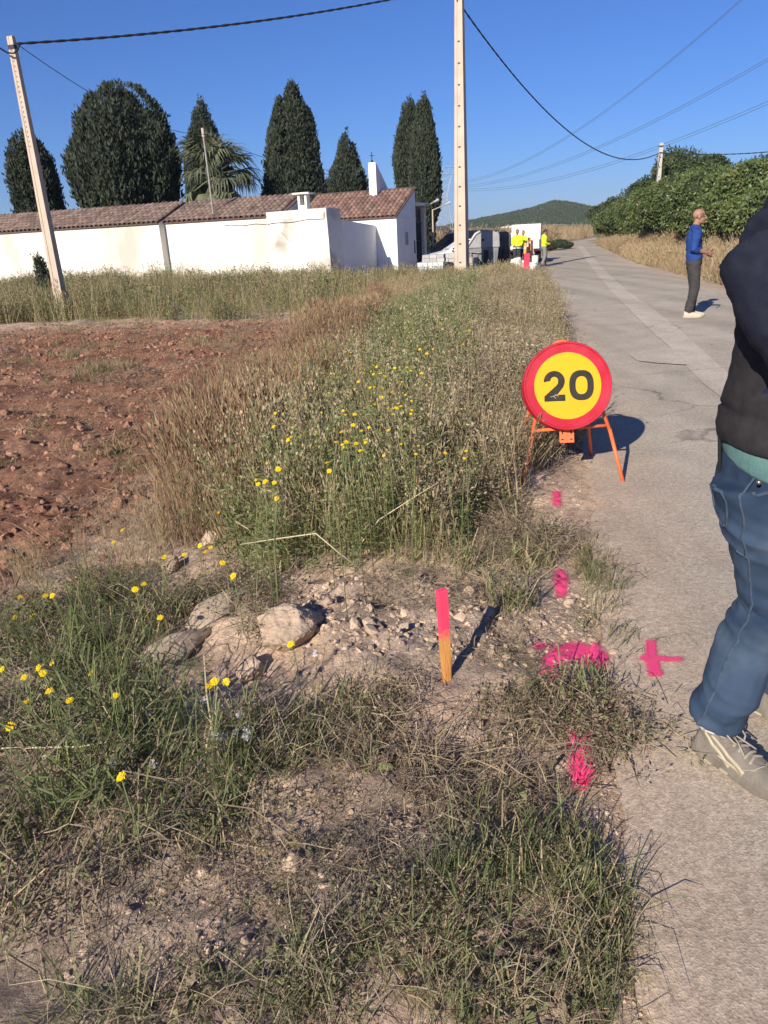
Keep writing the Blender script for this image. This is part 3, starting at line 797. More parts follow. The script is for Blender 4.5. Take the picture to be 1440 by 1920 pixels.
r_ = cypress(228, 148, 50, [(420, 72), (395, 82), (370, 92), (330, 100), (300, 104), (260, 98), (220, 88), (190, 76), (165, 58)], 'very broad dark cypress, widest of all, above the long wall', 72, 15000, lumps=.22, spray=(.22, .46), cols=17)
cypress(388, 178, 61, [(420, 44), (340, 44), (300, 40), (250, 28), (210, 18), (190, 9)], 'pointed cypress rising behind the fan palm', 73, 4600)
cypress(548, 150, 50.5, [(420, 60), (385, 61), (350, 57), (300, 49), (230, 43), (190, 38), (165, 26)], 'tall thick cypress directly behind the small chimney', 74, 9500, lean=.5, cols=12)
cypress(649, 238, 64, [(420, 40), (345, 36), (325, 31), (300, 21), (270, 16), (250, 9)], 'short cypress left of the white fin on the roof', 75, 4000, lean=.6)
cypress(769, 180, 60, [(420, 24), (340, 27), (300, 30), (270, 27), (230, 18), (200, 13)], 'slender cypress, left one of the pair beside the tall pole', 76, 5000)
cypress(795, 170, 57, [(420, 15), (395, 24), (350, 28), (290, 26), (240, 19), (200, 13), (185, 8)], 'slender cypress, right one of the pair beside the tall pole', 77, 5600)
sp = on_ground(92, 566)
cypress(80, 474, sp.y, [(560, 10), (540, 11), (520, 9), (500, 5)], 'thin young cypress sapling at the foot of the left pole', 78, 420, lean=-.15, spray=(.08, .2), zb=sp.z, group=None)

# fan palm: each fan is a part of its own
m_frond = mat('palm_frond', (.125, .15, .085), (.20, .215, .13), 2.5, .7, transl=.3, rand=.3)
m_palmtrunk = mat('palm_trunk', (.20, .15, .10), (.13, .10, .07), 9, .95, .6, 14)
def frond_mesh(seed):
    g = random.Random(seed); mb = MB(); Lp = .95
    mb.tube([(0, 0, 0), (Lp * .5, 0, .05), (Lp, 0, 0)], [.03, .022, .014], 5)
    for k in range(17):
        a = rad(-78 + 156 * k / 16) + g.uniform(-.04, .04); ln = (.95 - .25 * abs(k - 8) / 8) * g.uniform(.88, 1.1)
        dx, dy = math.cos(a), math.sin(a)
        pts = [Vector((Lp, 0, 0)), Vector((Lp + dx * ln * .5, dy * ln * .5, -.02)), Vector((Lp + dx * ln * .82, dy * ln * .82, -.16 - .1 * g.random())), Vector((Lp + dx * ln * .95, dy * ln * .95, -.50 - .25 * g.random()))]
        sd = Vector((-dy, dx, .3 if k % 2 else -.3)).normalized()
        mb.ribbon(pts, [.03, .085, .06, .008], sd)
    return mb.mesh('frond', m_frond)
pc = at(402, 322, 47.5)
pr = empty('fan_palm', (pc.x, pc.y, -.2), 0, 'drooping fan palm between the broad cypress and thin mast', 'palm')
mb = MB(); zt = pc.z - .3 + .2
mb.tube([(0, 0, -.1), (.05, 0, zt * .5), (0, 0, zt)], [.26, .2, .24], 10); mb.build('trunk', m_palmtrunk, pr, True)
fms = [frond_mesh(i) for i in range(4)]
g = random.Random(3)
for k in range(46):
    el = rad(g.choice([-62, -40, -20, 0, 18, 36, 55, 74]) + g.uniform(-10, 10)); az = k * 2.399 + g.uniform(-.3, .3)
    o = link('frond', fms[k % 4], pr)
    s_ = g.uniform(1.2, 1.6)
    o.matrix_local = Matrix.Translation((0, 0, zt + .1 * math.sin(el))) @ Matrix.Rotation(az, 4, 'Z') @ Matrix.Rotation(-el, 4, 'Y') @ Matrix.Scale(s_, 4)

# orchard trees on the terrace across the road
m_leaf = mat('orange_leaf', (.070, .110, .030), (.130, .170, .055), 1.1, .45, transl=.22, detail=5, c3=(.20, .225, .08), scale3=2.4, spec=.45)
m_leafd = mat('dark_leaf', (.050, .075, .030), (.085, .110, .048), 1.6, .5, transl=.2)
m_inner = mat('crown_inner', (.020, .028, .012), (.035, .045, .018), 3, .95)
def crown_mesh(name, rx, rz, n_leaf, ls, seed, m_, flat=.55):
    g = np.random.default_rng(seed)
    nl = 14
    lob = [(np.zeros(3), np.array([rx * .72, rx * .72, rz * .75]))]
    for k in range(nl):
        a = 2 * np.pi * k / nl * 2.4 + g.uniform(-.3, .3); e = g.uniform(-.75, .95)
        c = np.array([np.cos(a) * np.cos(e) * rx * .68, np.sin(a) * np.cos(e) * rx * .68, np.sin(e) * rz * .66])
        s_ = g.uniform(.28, .5); lob.append((c, np.array([rx * s_, rx * s_, rz * s_ * .95])))
    parts = []; P = []; O = []
    per = int(n_leaf / (nl + 1.0))
    for c, r in lob:
        d_ = unit(g.normal(0, 1, (per, 3)))
        sh = g.uniform(.72, 1.06, (per, 1)) ** .6
        P.append(c + d_ * r * sh); O.append(d_)
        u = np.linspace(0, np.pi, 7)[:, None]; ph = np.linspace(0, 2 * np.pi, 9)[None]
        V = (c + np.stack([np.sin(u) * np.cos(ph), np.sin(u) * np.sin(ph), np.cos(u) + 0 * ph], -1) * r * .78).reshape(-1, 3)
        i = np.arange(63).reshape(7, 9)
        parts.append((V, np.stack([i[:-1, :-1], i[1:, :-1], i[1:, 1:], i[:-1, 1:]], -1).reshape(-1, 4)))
    P = np.concatenate(P); O = np.concatenate(O); k = len(P)
    # keep only leaves that are not buried deep in another lobe
    keep = np.ones(k, bool)
    for c, r in lob: keep &= (((P - c) / (r * .8)) ** 2).sum(1) > .8
    P, O = P[keep], O[keep]; k = len(P)
    d_ = unit(O * .6 + g.normal(0, .6, (k, 3)) + np.array([0, 0, -.25]))
    sd = unit(np.cross(d_, O + g.normal(0, .7, (k, 3))))
    ln = ls * g.uniform(.7, 1.3, (k, 1))
    nh = sum(len(q) for _, q in parts)
    # shoots that break the outline
    m_ = m_ if isinstance(m_, (list, tuple)) else [m_]
    V, Q = join_np(*parts, leaf_arrays(P, d_ * ln, sd * ln * .26))
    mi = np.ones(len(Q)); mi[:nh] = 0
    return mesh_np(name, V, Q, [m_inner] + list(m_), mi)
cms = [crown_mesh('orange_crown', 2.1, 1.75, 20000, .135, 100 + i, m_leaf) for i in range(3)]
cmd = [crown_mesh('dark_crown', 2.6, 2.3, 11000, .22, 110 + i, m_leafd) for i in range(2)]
def tree_at(name, px, py_top, depth, crowns, i, w, h_c, label, group, z0=None):
    p = at(px, py_top, depth)
    z0 = gz(p.x, p.y) if z0 is None else z0
    r_ = empty(name, (p.x, p.y, z0), 0, label, 'tree', group)
    H = p.z - z0
    c = link('crown', crowns[i % len(crowns)], r_, (0, 0, H - h_c / 2), (0, 0, i * 1.7))
    mx = max(abs(v.co.z) for v in crowns[i % len(crowns)].vertices); mxx = max(abs(v.co.x) for v in crowns[i % len(crowns)].vertices)
    c.scale = (w / 2 / mxx, w / 2 / mxx, h_c / 2 / mx)
    mb = MB(); b = max(.25, H - h_c * .85)
    mb.tube([(0, 0, -.15), (.03, 0, b), (.05, .03, H - h_c * .4)], [.13, .10, .05], 8)
    for a in (0, 2.1, 4.2): mb.tube([(.02, 0, b * .8), (math.cos(a) * w * .2, math.sin(a) * w * .2, H - h_c * .45)], [.06, .025], 6)
    mb.build('trunk', m_bark, r_, True)
og = 'orange trees in the orchard row'
spots = [(1462, 285, 27, 4.6, 3.1), (1405, 296, 31, 4.6, 3.0), (1352, 300, 35.5, 4.7, 3.0), (1312, 312, 40, 4.6, 2.9), (1280, 322, 45, 4.8, 2.9), (1251, 336, 50, 4.8, 2.9), (1226, 350, 56, 4.9, 2.8), (1205, 360, 62, 5, 2.8), (1187, 369, 68, 5, 2.8), (1171, 376, 75, 5.2, 2.8), (1155, 384, 83, 5.4, 2.8), (1545, 270, 24, 4.8, 3.4)]
names = ['orange tree behind the dark jacket shoulder, at the right edge', 'big glossy orange tree between the two standing men', 'orange tree directly behind the head of the man in blue', 'orange tree just left of the man in blue', 'orange tree right below the far leaning pole', 'orange tree at the foot of the far pole', 'seventh orange tree along the row, left of the far pole', 'eighth orange tree along the row towards the hill', 'ninth orange tree along the row towards the hill', 'tenth orange tree along the row towards the hill', 'farthest orange tree, at the end of the row beside the road', 'nearest orange tree of the row, mostly out of frame']
for i, (x, y, dp, w, h) in enumerate(spots):
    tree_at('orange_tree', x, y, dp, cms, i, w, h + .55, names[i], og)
bgt = [(1290, 268, 62, 6.0, 5.0, 'tallest dark tree rising behind the orange row'), (1345, 285, 55, 6.5, 4.5, 'dark tree behind the orange row, above the man in blue'), (1410, 288, 48, 6.0, 4.2, 'dark tree behind the orange row, beside the right edge'), (1200, 335, 86, 8.0, 5.0, 'dark hazy tree left of the far pole, behind the orange row'), (1160, 372, 105, 9.0, 4.6, 'dark tree at the far left end, behind the orange row'), (1238, 322, 74, 6.5, 5.0, 'dark tree directly behind the far pole')]
for i, (x, y, dp, w, h, lb) in enumerate(bgt):
    tree_at('dark_tree', x, y, dp, cmd, i, w, h, lb, 'dark trees behind the orchard row')
# clipped bushes beside the far road, low scrub trees in the distance
for i, (x, y, dp, w, h, lb) in enumerate([(1036, 434, 66, 1.9, .9, 'dark green bush at the roadside, beside the reeds'), (1056, 434, 69, 1.9, .9, 'dark green bush nearest the far road bend')]):
    p = at(x, y, dp); r_ = empty('bush', (p.x, p.y, gz(p.x, p.y)), 0, lb, 'bush', 'bushes beside the far road')
    c = link('foliage', cmd[i], r_, (0, 0, h * .5), None, (w / 5.4, w / 5.4, h / 4.4))
# ------------------------------------------------------------------ grasses, weeds, stones
m_straw = mat('straw', (.46, .36, .21), (.38, .285, .16), 8, .8, transl=.3, rand=.3)
m_pale = mat('pale_straw', (.46, .38, .235), None, rough=.8, transl=.3, rand=.25)
m_rust = mat('rusty_grass', (.30, .165, .095), (.36, .23, .14), 6, .85, transl=.25, rand=.3)
m_green = mat('green_stem', (.15, .185, .062), (.20, .225, .085), 6, .7, transl=.3, rand=.35)
m_green2 = mat('grass_blade', (.135, .165, .065), (.20, .215, .095), 9, .6, transl=.35, rand=.35)
m_olive = mat('olive_weed', (.200, .195, .095), (.26, .235, .125), 7, .8, transl=.25, rand=.3)
m_brown = mat('brown_weed', (.24, .185, .125), (.33, .26, .175), 7, .9, transl=.15, rand=.35)
m_twig = mat('dark_twig', (.20, .15, .11), (.29, .225, .165), 9, .9, rand=.4)
m_purple = mat('wine_weed', (.22, .135, .115), (.28, .19, .15), 7, .85, transl=.2, rand=.3)
MATS_A = [m_green, m_straw, m_pale, m_rust, m_olive, m_brown, m_twig, m_green2, m_purple]
GRN, STR, PAL, RUS, OLI, BRO, TWG, BLD, WIN = range(9)

def rnd_dir(g): a = g.uniform(0, 2 * math.pi); return Vector((math.cos(a), math.sin(a), 0))
def stem_pts(g, base, h, lean, n=4, droop=.0):
    d_ = rnd_dir(g); pts = []
    for i in range(n):
        t = i / (n - 1)
        pts.append(base + Vector((0, 0, h * (t - droop * t * t * .6))) + d_ * (lean * h * (t ** 1.7)))
    return pts, d_
def oat(seed, n=11, h=(.5, .85), cols=(GRN, STR), heads=True, w=.0042, spread=.16):
    g = random.Random(seed); mb = MB()
    for _ in range(n):
        b = rnd_dir(g) * g.uniform(0, spread); hh = g.uniform(*h); mi = g.choice(cols)
        pts, d_ = stem_pts(g, b, hh, g.uniform(.05, .35), 5, .1)
        sd = Vector((-d_.y, d_.x, 0)) if g.random() < .5 else Vector((g.uniform(-1, 1), g.uniform(-1, 1), .2)).normalized()
        mb.ribbon(pts, [w, w * .9, w * .8, w * .6, w * .4], sd, mi)
        for _k in range(g.randint(1, 2)):       # long leaf blades
            q = pts[g.randint(0, 2)]; dd = rnd_dir(g); ln = g.uniform(.10, .24)
            lp = [q, q + dd * ln * .4 + Vector((0, 0, ln * .55)), q + dd * ln * .8 + Vector((0, 0, ln * .5)), q + dd * ln + Vector((0, 0, ln * .2))]
            mb.ribbon(lp, [w * .8, w * 1.7, w * 1.3, .0005], Vector((-dd.y, dd.x, .2)), mi)
        if heads:
            for _k in range(g.randint(4, 7)):
                t = g.uniform(.72, 1.0); q = pts[3].lerp(pts[4], max(0, (t - .72) / .28)); dd = rnd_dir(g)
                e = q + dd * g.uniform(.015, .05) + Vector((0, 0, g.uniform(-.03, .01)))
                ln = g.uniform(.016, .028); wd = ln * .26
                mb.add([e, e + Vector((dd.y * wd, -dd.x * wd, -ln * .5)), e + Vector((0, 0, -ln)) + dd * .004, e - Vector((dd.y * wd, -dd.x * wd, ln * .5))], [(0, 1, 2, 3)], PAL if mi != RUS else RUS)
    return mb.mesh('oat_kind', MATS_A, False, False)
def fine_grass(seed, n=38, h=(.28, .6), cols=(RUS, RUS, STR), w=.003, spread=.17, lean=.3, head=.05):
    g = random.Random(seed); mb = MB()
    for _ in range(n):
        b = rnd_dir(g) * spread * math.sqrt(g.random()); hh = g.uniform(*h); mi = g.choice(cols)
        pts, d_ = stem_pts(g, b, hh, g.uniform(.02, lean), 4, .08)
        sd = Vector((g.uniform(-1, 1), g.uniform(-1, 1), .1)).normalized()
        mb.ribbon(pts, [w, w * .9, w * .7, w * .4], sd, mi)
        if head and g.random() < .75:
            t = pts[-1]; u = (pts[-1] - pts[-2]).normalized(); wd = head * .13
            mb.ribbon([t - u * head * .5, t, t + u * head * .7], [.001, wd * 1.6, .001], sd, mi)
            mb.ribbon([t - u * head * .5, t, t + u * head * .7], [.001, wd * 1.6, .001], u.cross(sd), mi)
    return mb.mesh('grass_kind', MATS_A, False, False)
def weed(seed, n=9, h=(.3, .6), leaf=.035, per=16, cols=(OLI, GRN), stemc=GRN, spread=.14, w=.004, lean=.35, wf=.3):
    g = random.Random(seed); mb = MB()
    for _ in range(n):
        b = rnd_dir(g) * spread * g.random(); hh = g.uniform(*h)
        pts, d_ = stem_pts(g, b, hh, g.uniform(.05, lean), 4, .05)
        mb.ribbon(pts, [w, w, w * .8, w * .5], Vector((g.uniform(-1, 1), g.uniform(-1, 1), .1)).normalized(), stemc)
        for _k in range(per):
            t = g.uniform(.12, 1) * 2.999; i = int(t); q = pts[i].lerp(pts[i + 1], t - i)
            dd = (rnd_dir(g) + Vector((0, 0, g.uniform(-.1, .9)))).normalized(); ln = leaf * g.uniform(.5, 1.4)
            q = q + dd * g.uniform(0, .03)
            sd = dd.cross(Vector((g.uniform(-1, 1), g.uniform(-1, 1), g.uniform(-1, 1)))).normalized() * ln * wf * .5
            mb.add([q, q + dd * ln * .45 + sd, q + dd * ln, q + dd * ln * .45 - sd], [(0, 1, 2, 3)], g.choice(cols))
    return mb.mesh('weed_kind', MATS_A, False, False)
def turf(seed, n=26, h=(.05, .16), cols=(BLD, BLD, GRN, STR, STR), w=.0036, spread=.085):
    g = random.Random(seed); mb = MB()
    for _ in range(n):
        d_ = rnd_dir(g); b = rnd_dir(g) * spread * math.sqrt(g.random()); hh = g.uniform(*h); ln = hh * g.uniform(.3, 1.5)
        pts = [b, b + d_ * ln * .25 + Vector((0, 0, hh * .6)), b + d_ * ln * .65 + Vector((0, 0, hh * .95)), b + d_ * ln + Vector((0, 0, hh * g.uniform(.5, .95)))]
        mb.ribbon(pts, [w * .8, w, w * .75, .0004], Vector((-d_.y, d_.x, g.uniform(-.5, .5))), g.choice(cols))
    return mb.mesh('turf_kind', MATS_A, False, False)
def litter(seed, n=26, r=.16, cols=(STR, BRO, TWG, TWG, PAL), w=.0028, hz=.06):
    g = random.Random(seed); mb = MB()
    for _ in range(n):
        b = rnd_dir(g) * r * math.sqrt(g.random()) + Vector((0, 0, g.uniform(0, hz))); d_ = rnd_dir(g); s_ = Vector((-d_.y, d_.x, 0)); ln = g.uniform(.05, .2); cv = g.uniform(-.35, .35)
        pts = [b + d_ * ln * t + s_ * cv * ln * t * t + Vector((0, 0, g.uniform(-.01, .03) + hz * .5 * math.sin(3.1 * t) * g.random())) for t in (0, .33, .66, 1)]
        mb.ribbon(pts, [w, w, w * .8, w * .5], (s_ + Vector((0, 0, g.uniform(-1, 1)))).normalized(), g.choice(cols))
    return mb.mesh('litter_kind', MATS_A, False, False)
def stone_mesh(name, seed, m_, rough=.28, sub=2, squash=(1, 1, .7)):
    bm = bmesh.new(); bmesh.ops.create_icosphere(bm, subdivisions=sub, radius=1.0)
    g = random.Random(seed); off = [Vector((g.uniform(-1, 1), g.uniform(-1, 1), g.uniform(-1, 1))).normalized() for _ in range(7)]
    cut = [g.uniform(.62, .95) for _ in off]
    for v in bm.verts:
        p = v.co.copy()
        for o_, c_ in zip(off, cut):
            d_ = p.dot(o_)
            if d_ > c_: p -= o_ * (d_ - c_) * .9
        p *= 1 + rough * .5 * (random.Random(hash((round(v.co.x, 2), round(v.co.y, 2), seed)) & 0xffff).random() - .5)
        v.co = Vector((p.x * squash[0], p.y * squash[1], p.z * squash[2]))
    me = bpy.data.meshes.new(name); bm.to_mesh(me); bm.free(); me.materials.append(m_)
    return me

P_OAT = [oat(i) for i in range(3)] + [oat(i + 3, cols=(STR, PAL)) for i in range(2)]
P_RUS = [fine_grass(i) for i in range(3)] + [fine_grass(i + 5, cols=(RUS, BRO, PAL), h=(.2, .5)) for i in range(2)]
P_YEL = [fine_grass(i + 20, cols=(STR, PAL, STR), h=(.22, .5)) for i in range(3)]
P_GRN = [weed(i, cols=(OLI, GRN, GRN), h=(.25, .6), per=22, leaf=.04, wf=.22) for i in range(4)]
P_GRY = [weed(i + 10, cols=(BRO, OLI, BRO, PAL), stemc=BRO, h=(.25, .58), per=24, leaf=.02, wf=.5, n=12) for i in range(4)]
P_TURF = [turf(i) for i in range(4)] + [turf(i + 8, cols=(STR, PAL, BLD), h=(.05, .13)) for i in range(2)]
P_LIT = [litter(i, n=20, cols=(STR, BRO, TWG, TWG, BRO)) for i in range(4)]
def tangle(seed):
    g = random.Random(seed); mb = MB()
    for _ in range(9):            # arched dry stalks
        d_ = rnd_dir(g); b = rnd_dir(g) * .07 * g.random(); ln = g.uniform(.08, .30); hh = ln * g.uniform(.15, .8)
        pts = [b, b + d_ * ln * .3 + Vector((0, 0, hh * .8)), b + d_ * ln * .65 + Vector((0, 0, hh)), b + d_ * ln + Vector((0, 0, hh * g.uniform(.1, .9)))]
        w = g.uniform(.0016, .0042); mb.ribbon(pts, [w, w, w * .8, w * .4], Vector((-d_.y, d_.x, g.uniform(-1, 1))).normalized(), g.choice((STR, BRO, PAL, TWG, BRO)))
    for _ in range(6):            # green blades of different width
        d_ = rnd_dir(g); b = rnd_dir(g) * .06 * g.random(); ln = g.uniform(.04, .15); hh = ln * g.uniform(.5, 1.2); w = g.uniform(.0025, .0075)
        pts = [b, b + d_ * ln * .3 + Vector((0, 0, hh * .65)), b + d_ * ln * .7 + Vector((0, 0, hh)), b + d_ * ln + Vector((0, 0, hh * .7))]
        mb.ribbon(pts, [w * .6, w, w * .8, .0004], Vector((-d_.y, d_.x, g.uniform(-.6, .6))), g.choice((BLD, GRN, OLI)))
    for _ in range(14):           # loose little leaves
        b = rnd_dir(g) * .1 * g.random() + Vector((0, 0, g.uniform(.005, .06))); d_ = (rnd_dir(g) + Vector((0, 0, g.uniform(-.4, .8)))).normalized(); ln = g.uniform(.008, .022)
        s_ = d_.cross(Vector((g.uniform(-1, 1), g.uniform(-1, 1), g.uniform(-1, 1)))).normalized() * ln * .25
        mb.add([b, b + d_ * ln * .5 + s_, b + d_ * ln, b + d_ * ln * .5 - s_], [(0, 1, 2, 3)], g.choice((OLI, BRO, WIN, PAL, GRN)))
    return mb.mesh('tangle_kind', MATS_A, False, False)
def rosette(seed):
    g = random.Random(seed); mb = MB()
    for k in range(g.randint(7, 11)):          # flat broad leaves, bent at the tip
        a = k * 2.4 + g.uniform(-.3, .3); d_ = Vector((math.cos(a), math.sin(a), 0)); s_ = Vector((-d_.y, d_.x, 0)); ln = g.uniform(.03, .085); hh = ln * g.uniform(.1, .7); w = ln * g.uniform(.22, .4)
        mb.ribbon([d_ * .004, d_ * ln * .35 + Vector((0, 0, hh * .7)), d_ * ln * .75 + Vector((0, 0, hh)), d_ * ln + Vector((0, 0, hh * .6))], [w * .3, w, w * .8, .001], s_ + Vector((0, 0, g.uniform(-.3, .3))), g.choice((OLI, GRN, OLI, BRO, WIN)))
    return mb.mesh('rosette_kind', MATS_A, False, False)
P_ROS = [rosette(i) for i in range(5)]
P_TANG = [tangle(i) for i in range(6)]
P_TURFG = [turf(i + 30, cols=(BLD, BLD, BLD, GRN), h=(.05, .17)) for i in range(4)]
P_LOW = [weed(i + 30, cols=(OLI, BRO, GRN), stemc=TWG, h=(.05, .17), per=11, leaf=.016, wf=.35, n=11, w=.0026, lean=1.2, spread=.1) for i in range(3)] + [weed(i + 40, cols=(WIN, BRO, OLI), stemc=WIN, h=(.05, .15), per=10, leaf=.014, wf=.35, n=11, w=.0026, lean=1.2, spread=.1) for i in range(2)]
P_BAND = [fine_grass(i + 50, n=26, cols=(OLI, GRN, STR, STR, PAL), h=(.35, .85), w=.009, spread=.3, head=.08) for i in range(3)] + [weed(i + 60, cols=(OLI, OLI, GRN, STR), h=(.3, .75), leaf=.07, per=18, w=.009, n=9, spread=.28) for i in range(3)]
P_GOLD = [fine_grass(i + 70, n=44, cols=(STR, PAL, PAL, RUS), h=(.3, .75), w=.009, spread=.28, head=.10, lean=.5) for i in range(4)]

SOIL = patch([(100, 1800), (300, 1650), (520, 1480), (800, 1480), (900, 1600), (760, 1680), (540, 1770), (300, 1870), (150, 1880)])
class Plot:
    """collects the plants of one growth into one scatter object"""
    def __init__(s): s.pr, s.p, s.r, s.s, s.i, s.g = [], [], [], [], [], np.random.default_rng(5)
    def put(s, protos, x, y, smin, smax, tilt=.18, sink=.01, vf=.9, va=.56, thin=True):
        k = ~(((np.abs(x - 1.22) < .42) & (y > 3.7) & (y < 4.75)) | ((np.abs(x - .17) < .16) & (y > 1.95) & (y < 2.5)) | ((np.abs(x + .38) < .22) & (y > 2.2) & (y < 2.75)) | ((np.abs(x - .70) < .17) & (y > 2.25) & (y < 2.62)) | ((np.abs(x - .535) < .075) & (y > 1.68) & (y < 2.02)) | ((np.abs(x - .80) < .1) & (y > 2.85) & (y < 3.2)) | ((np.abs(x + .80) < .22) & (y > 2.25) & (y < 3.1)))
        if thin: k &= ~(inside(SOIL, x, y) & (s.g.random(len(x)) < .72))   # the scorched strip stays nearly bare
        x, y = x[k], y[k]; n = len(x)          # trodden bare round the sign, the stake and the boulder
        if n == 0: return
        b = len(s.pr); s.pr += protos
        s.p.append(np.stack([x, y, ground_z(x, y) - sink], -1))
        s.r.append(np.stack([s.g.normal(0, tilt, n), s.g.normal(0, tilt, n), s.g.uniform(0, 6.283, n)], -1))
        s.s.append(s.g.uniform(smin, smax, n) * (1 - va / 2 + va * vnoise(x * vf, y * vf, 77))); s.i.append(b + s.g.integers(0, len(protos), n))
    def build(s, name, label, cat):
        return scatter(name, s.pr, np.concatenate(s.p), np.concatenate(s.r), np.concatenate(s.s), np.concatenate(s.i), label, cat)
def patchy(f, lo, hi, seed): return lambda x, y: sm(lo, hi, fbm(np.asarray(x) * f, np.asarray(y) * f, 3, seed))

# tall verge between field and road
V_ALL = patch([(350, 1010), (390, 900), (470, 770), (560, 690), (650, 605), (690, 552), (800, 528), (950, 515), (1020, 535), (1052, 620), (1058, 700), (1075, 790), (1060, 850), (985, 900), (950, 950), (880, 1000), (840, 1045), (780, 1065), (600, 1075), (480, 1110), (400, 1060)])
V_LEFT = patch([(330, 1010), (370, 890), (460, 760), (560, 680), (660, 600), (720, 560), (720, 640), (640, 760), (560, 880), (450, 990), (350, 1040)])
V_MID = patch([(420, 1060), (480, 900), (600, 740), (760, 590), (900, 540), (880, 650), (820, 800), (790, 950), (770, 1060), (600, 1085), (480, 1120)])
V_RIGHT = patch([(760, 1060), (780, 900), (820, 720), (900, 560), (1020, 538), (1055, 640), (1075, 790), (1068, 850), (990, 905), (950, 950), (880, 1000), (840, 1050)])
pl = Plot()
x, y = grow(V_ALL, 1700, patchy(1.2, -.5, .4, 201), 1); pl.put(P_YEL, x, y, .7, 1.15)
x, y = grow(V_LEFT, 1700, patchy(1.0, -.5, .3, 202), 2); pl.put(P_RUS, x, y, .75, 1.35)
x, y = grow(V_MID, 2000, patchy(1.0, -.6, .3, 203), 3); pl.put(P_GRN, x, y, .7, 1.3)
x, y = grow(V_MID, 420, None, 4); pl.put(P_OAT, x, y, .75, 1.1)
x, y = grow(V_RIGHT, 1800, patchy(1.1, -.8, .2, 204), 5); pl.put(P_GRY, x, y, .65, 1.15)
x, y = grow(V_RIGHT, 500, patchy(1.1, -.3, .4, 205), 6); pl.put(P_GRN, x, y, .5, .95)
x, y = grow(V_RIGHT, 260, None, 7); pl.put(P_OAT, x, y, .5, .85)
pl.build('tall_grass', 'tall mixed dry and green wild grass along the road verge', 'grass')

# green band of weeds in front of the white walls
pl = Plot()
BAND = patch([(-60, 612), (60, 606), (230, 600), (430, 604), (640, 592), (700, 545), (690, 528), (625, 524), (500, 527), (300, 533), (100, 541), (-60, 549)])
x, y = grow(BAND, 3600, patchy(.5, -.9, .1, 210), 11); pl.put(P_BAND, x, y, .55, 1.05, vf=.45, va=1.1)
x, y = grow(patch([(690, 545), (700, 526), (830, 520), (960, 508), (960, 535), (800, 545)]), 1100, None, 12); pl.put(P_BAND, x, y, .45, .85)
pl.build('weed_band', 'band of green weeds growing along the foot of the white walls', 'weeds')

# thin growth in the ploughed field and along its edge
pl = Plot()
FIELD = patch([(-60, 1090), (-60, 620), (240, 604), (620, 596), (500, 690), (380, 800), (300, 900), (200, 980), (90, 1060)])
x, y = grow(FIELD, 420, patchy(.9, .15, .7, 220), 13); pl.put(P_TURF, x, y, .7, 1.6)
x, y = grow(FIELD, 160, patchy(.9, .2, .7, 221), 14); pl.put(P_GRN, x, y, .25, .5)
x, y = grow(FIELD, 700, patchy(.8, -.2, .6, 222), 15); pl.put(P_LIT, x, y, .7, 1.5)
x, y = grow(FIELD, 300, patchy(.7, -.1, .6, 223), 16); pl.put(P_YEL, x, y, .22, .42)
EDGE = patch([(0, 1130), (0, 1030), (150, 960), (300, 890), (420, 740), (600, 620), (660, 610), (520, 760), (400, 930), (330, 1060), (200, 1130)])
x, y = grow(EDGE, 170, patchy(1.3, -.1, .5, 224), 17); pl.put(P_RUS, x, y, .3, .65)
x, y = grow(EDGE, 90, patchy(1.3, -.1, .5, 225), 18); pl.put(P_YEL, x, y, .35, .7)
x, y = grow(EDGE, 260, None, 19); pl.put(P_LIT, x, y, .8, 1.4)
pl.build('field_weeds', 'sparse dry weeds in and beside the red field', 'weeds')

# foreground growth
pl = Plot()
FL = patch([(-320, 1230), (60, 1130), (200, 1110), (340, 1140), (330, 1260), (420, 1330), (500, 1420), (440, 1560), (330, 1640), (200, 1680), (60, 1760), (-320, 1800)])
x, y = grow(FL, 135, patchy(2.2, -.1, .5, 230), 21); pl.put([oat(i + 80, n=7, h=(.26, .5), cols=(GRN, BLD), w=.0034, spread=.06, heads=False) for i in range(3)], x, y, .6, 1.0, .3)
x, y = grow(FL, 62, patchy(2.0, -.3, .4, 231), 22); pl.put(P_TURF + P_TURFG, x, y, .7, 1.35)
x, y = grow(FL, 135, patchy(3, -.2, .4, 250), 23); pl.put(P_LOW, x, y, .8, 1.5)
x, y = grow(FL, 135, None, 24); pl.put(P_LIT, x, y, .6, 1.1)
SCR = patch([(340, 1260), (480, 1290), (640, 1300), (800, 1320), (900, 1300), (960, 1330), (980, 1480), (880, 1560), (800, 1480), (640, 1430), (480, 1480), (400, 1380)])
x, y = grow(SCR, 120, patchy(3, -.1, .4, 232), 25); pl.put(P_LOW, x, y, .5, 1.0)
x, y = grow(SCR, 170, patchy(3, -.3, .4, 233), 26); pl.put(P_LIT, x, y, .6, 1.15)
x, y = grow(SCR, 45, patchy(3, -.1, .5, 234), 27); pl.put(P_TURF, x, y, .7, 1.1)
RGT = patch([(850, 1330), (960, 1310), (1120, 1300), (1190, 1330), (1210, 1390), (1120, 1450), (1090, 1560), (1000, 1640), (900, 1560), (870, 1420)])
x, y = grow(RGT, 26, patchy(3, -.05, .4, 235), 28); pl.put(P_TURF + P_TURFG, x, y, .6, 1.05)
x, y = grow(RGT, 50, patchy(3, -.05, .4, 236), 29); pl.put(P_LOW, x, y, .6, 1.0)
x, y = grow(RGT, 80, patchy(3, -.1, .4, 252), 52); pl.put(P_TANG, x, y, .4, .8)
x, y = grow(SCR, 120, patchy(3, -.1, .4, 253), 53); pl.put(P_TANG, x, y, .4, .85)
x, y = grow(FL, 150, patchy(3, -.4, .4, 254), 54); pl.put(P_TANG, x, y, .7, 1.3)
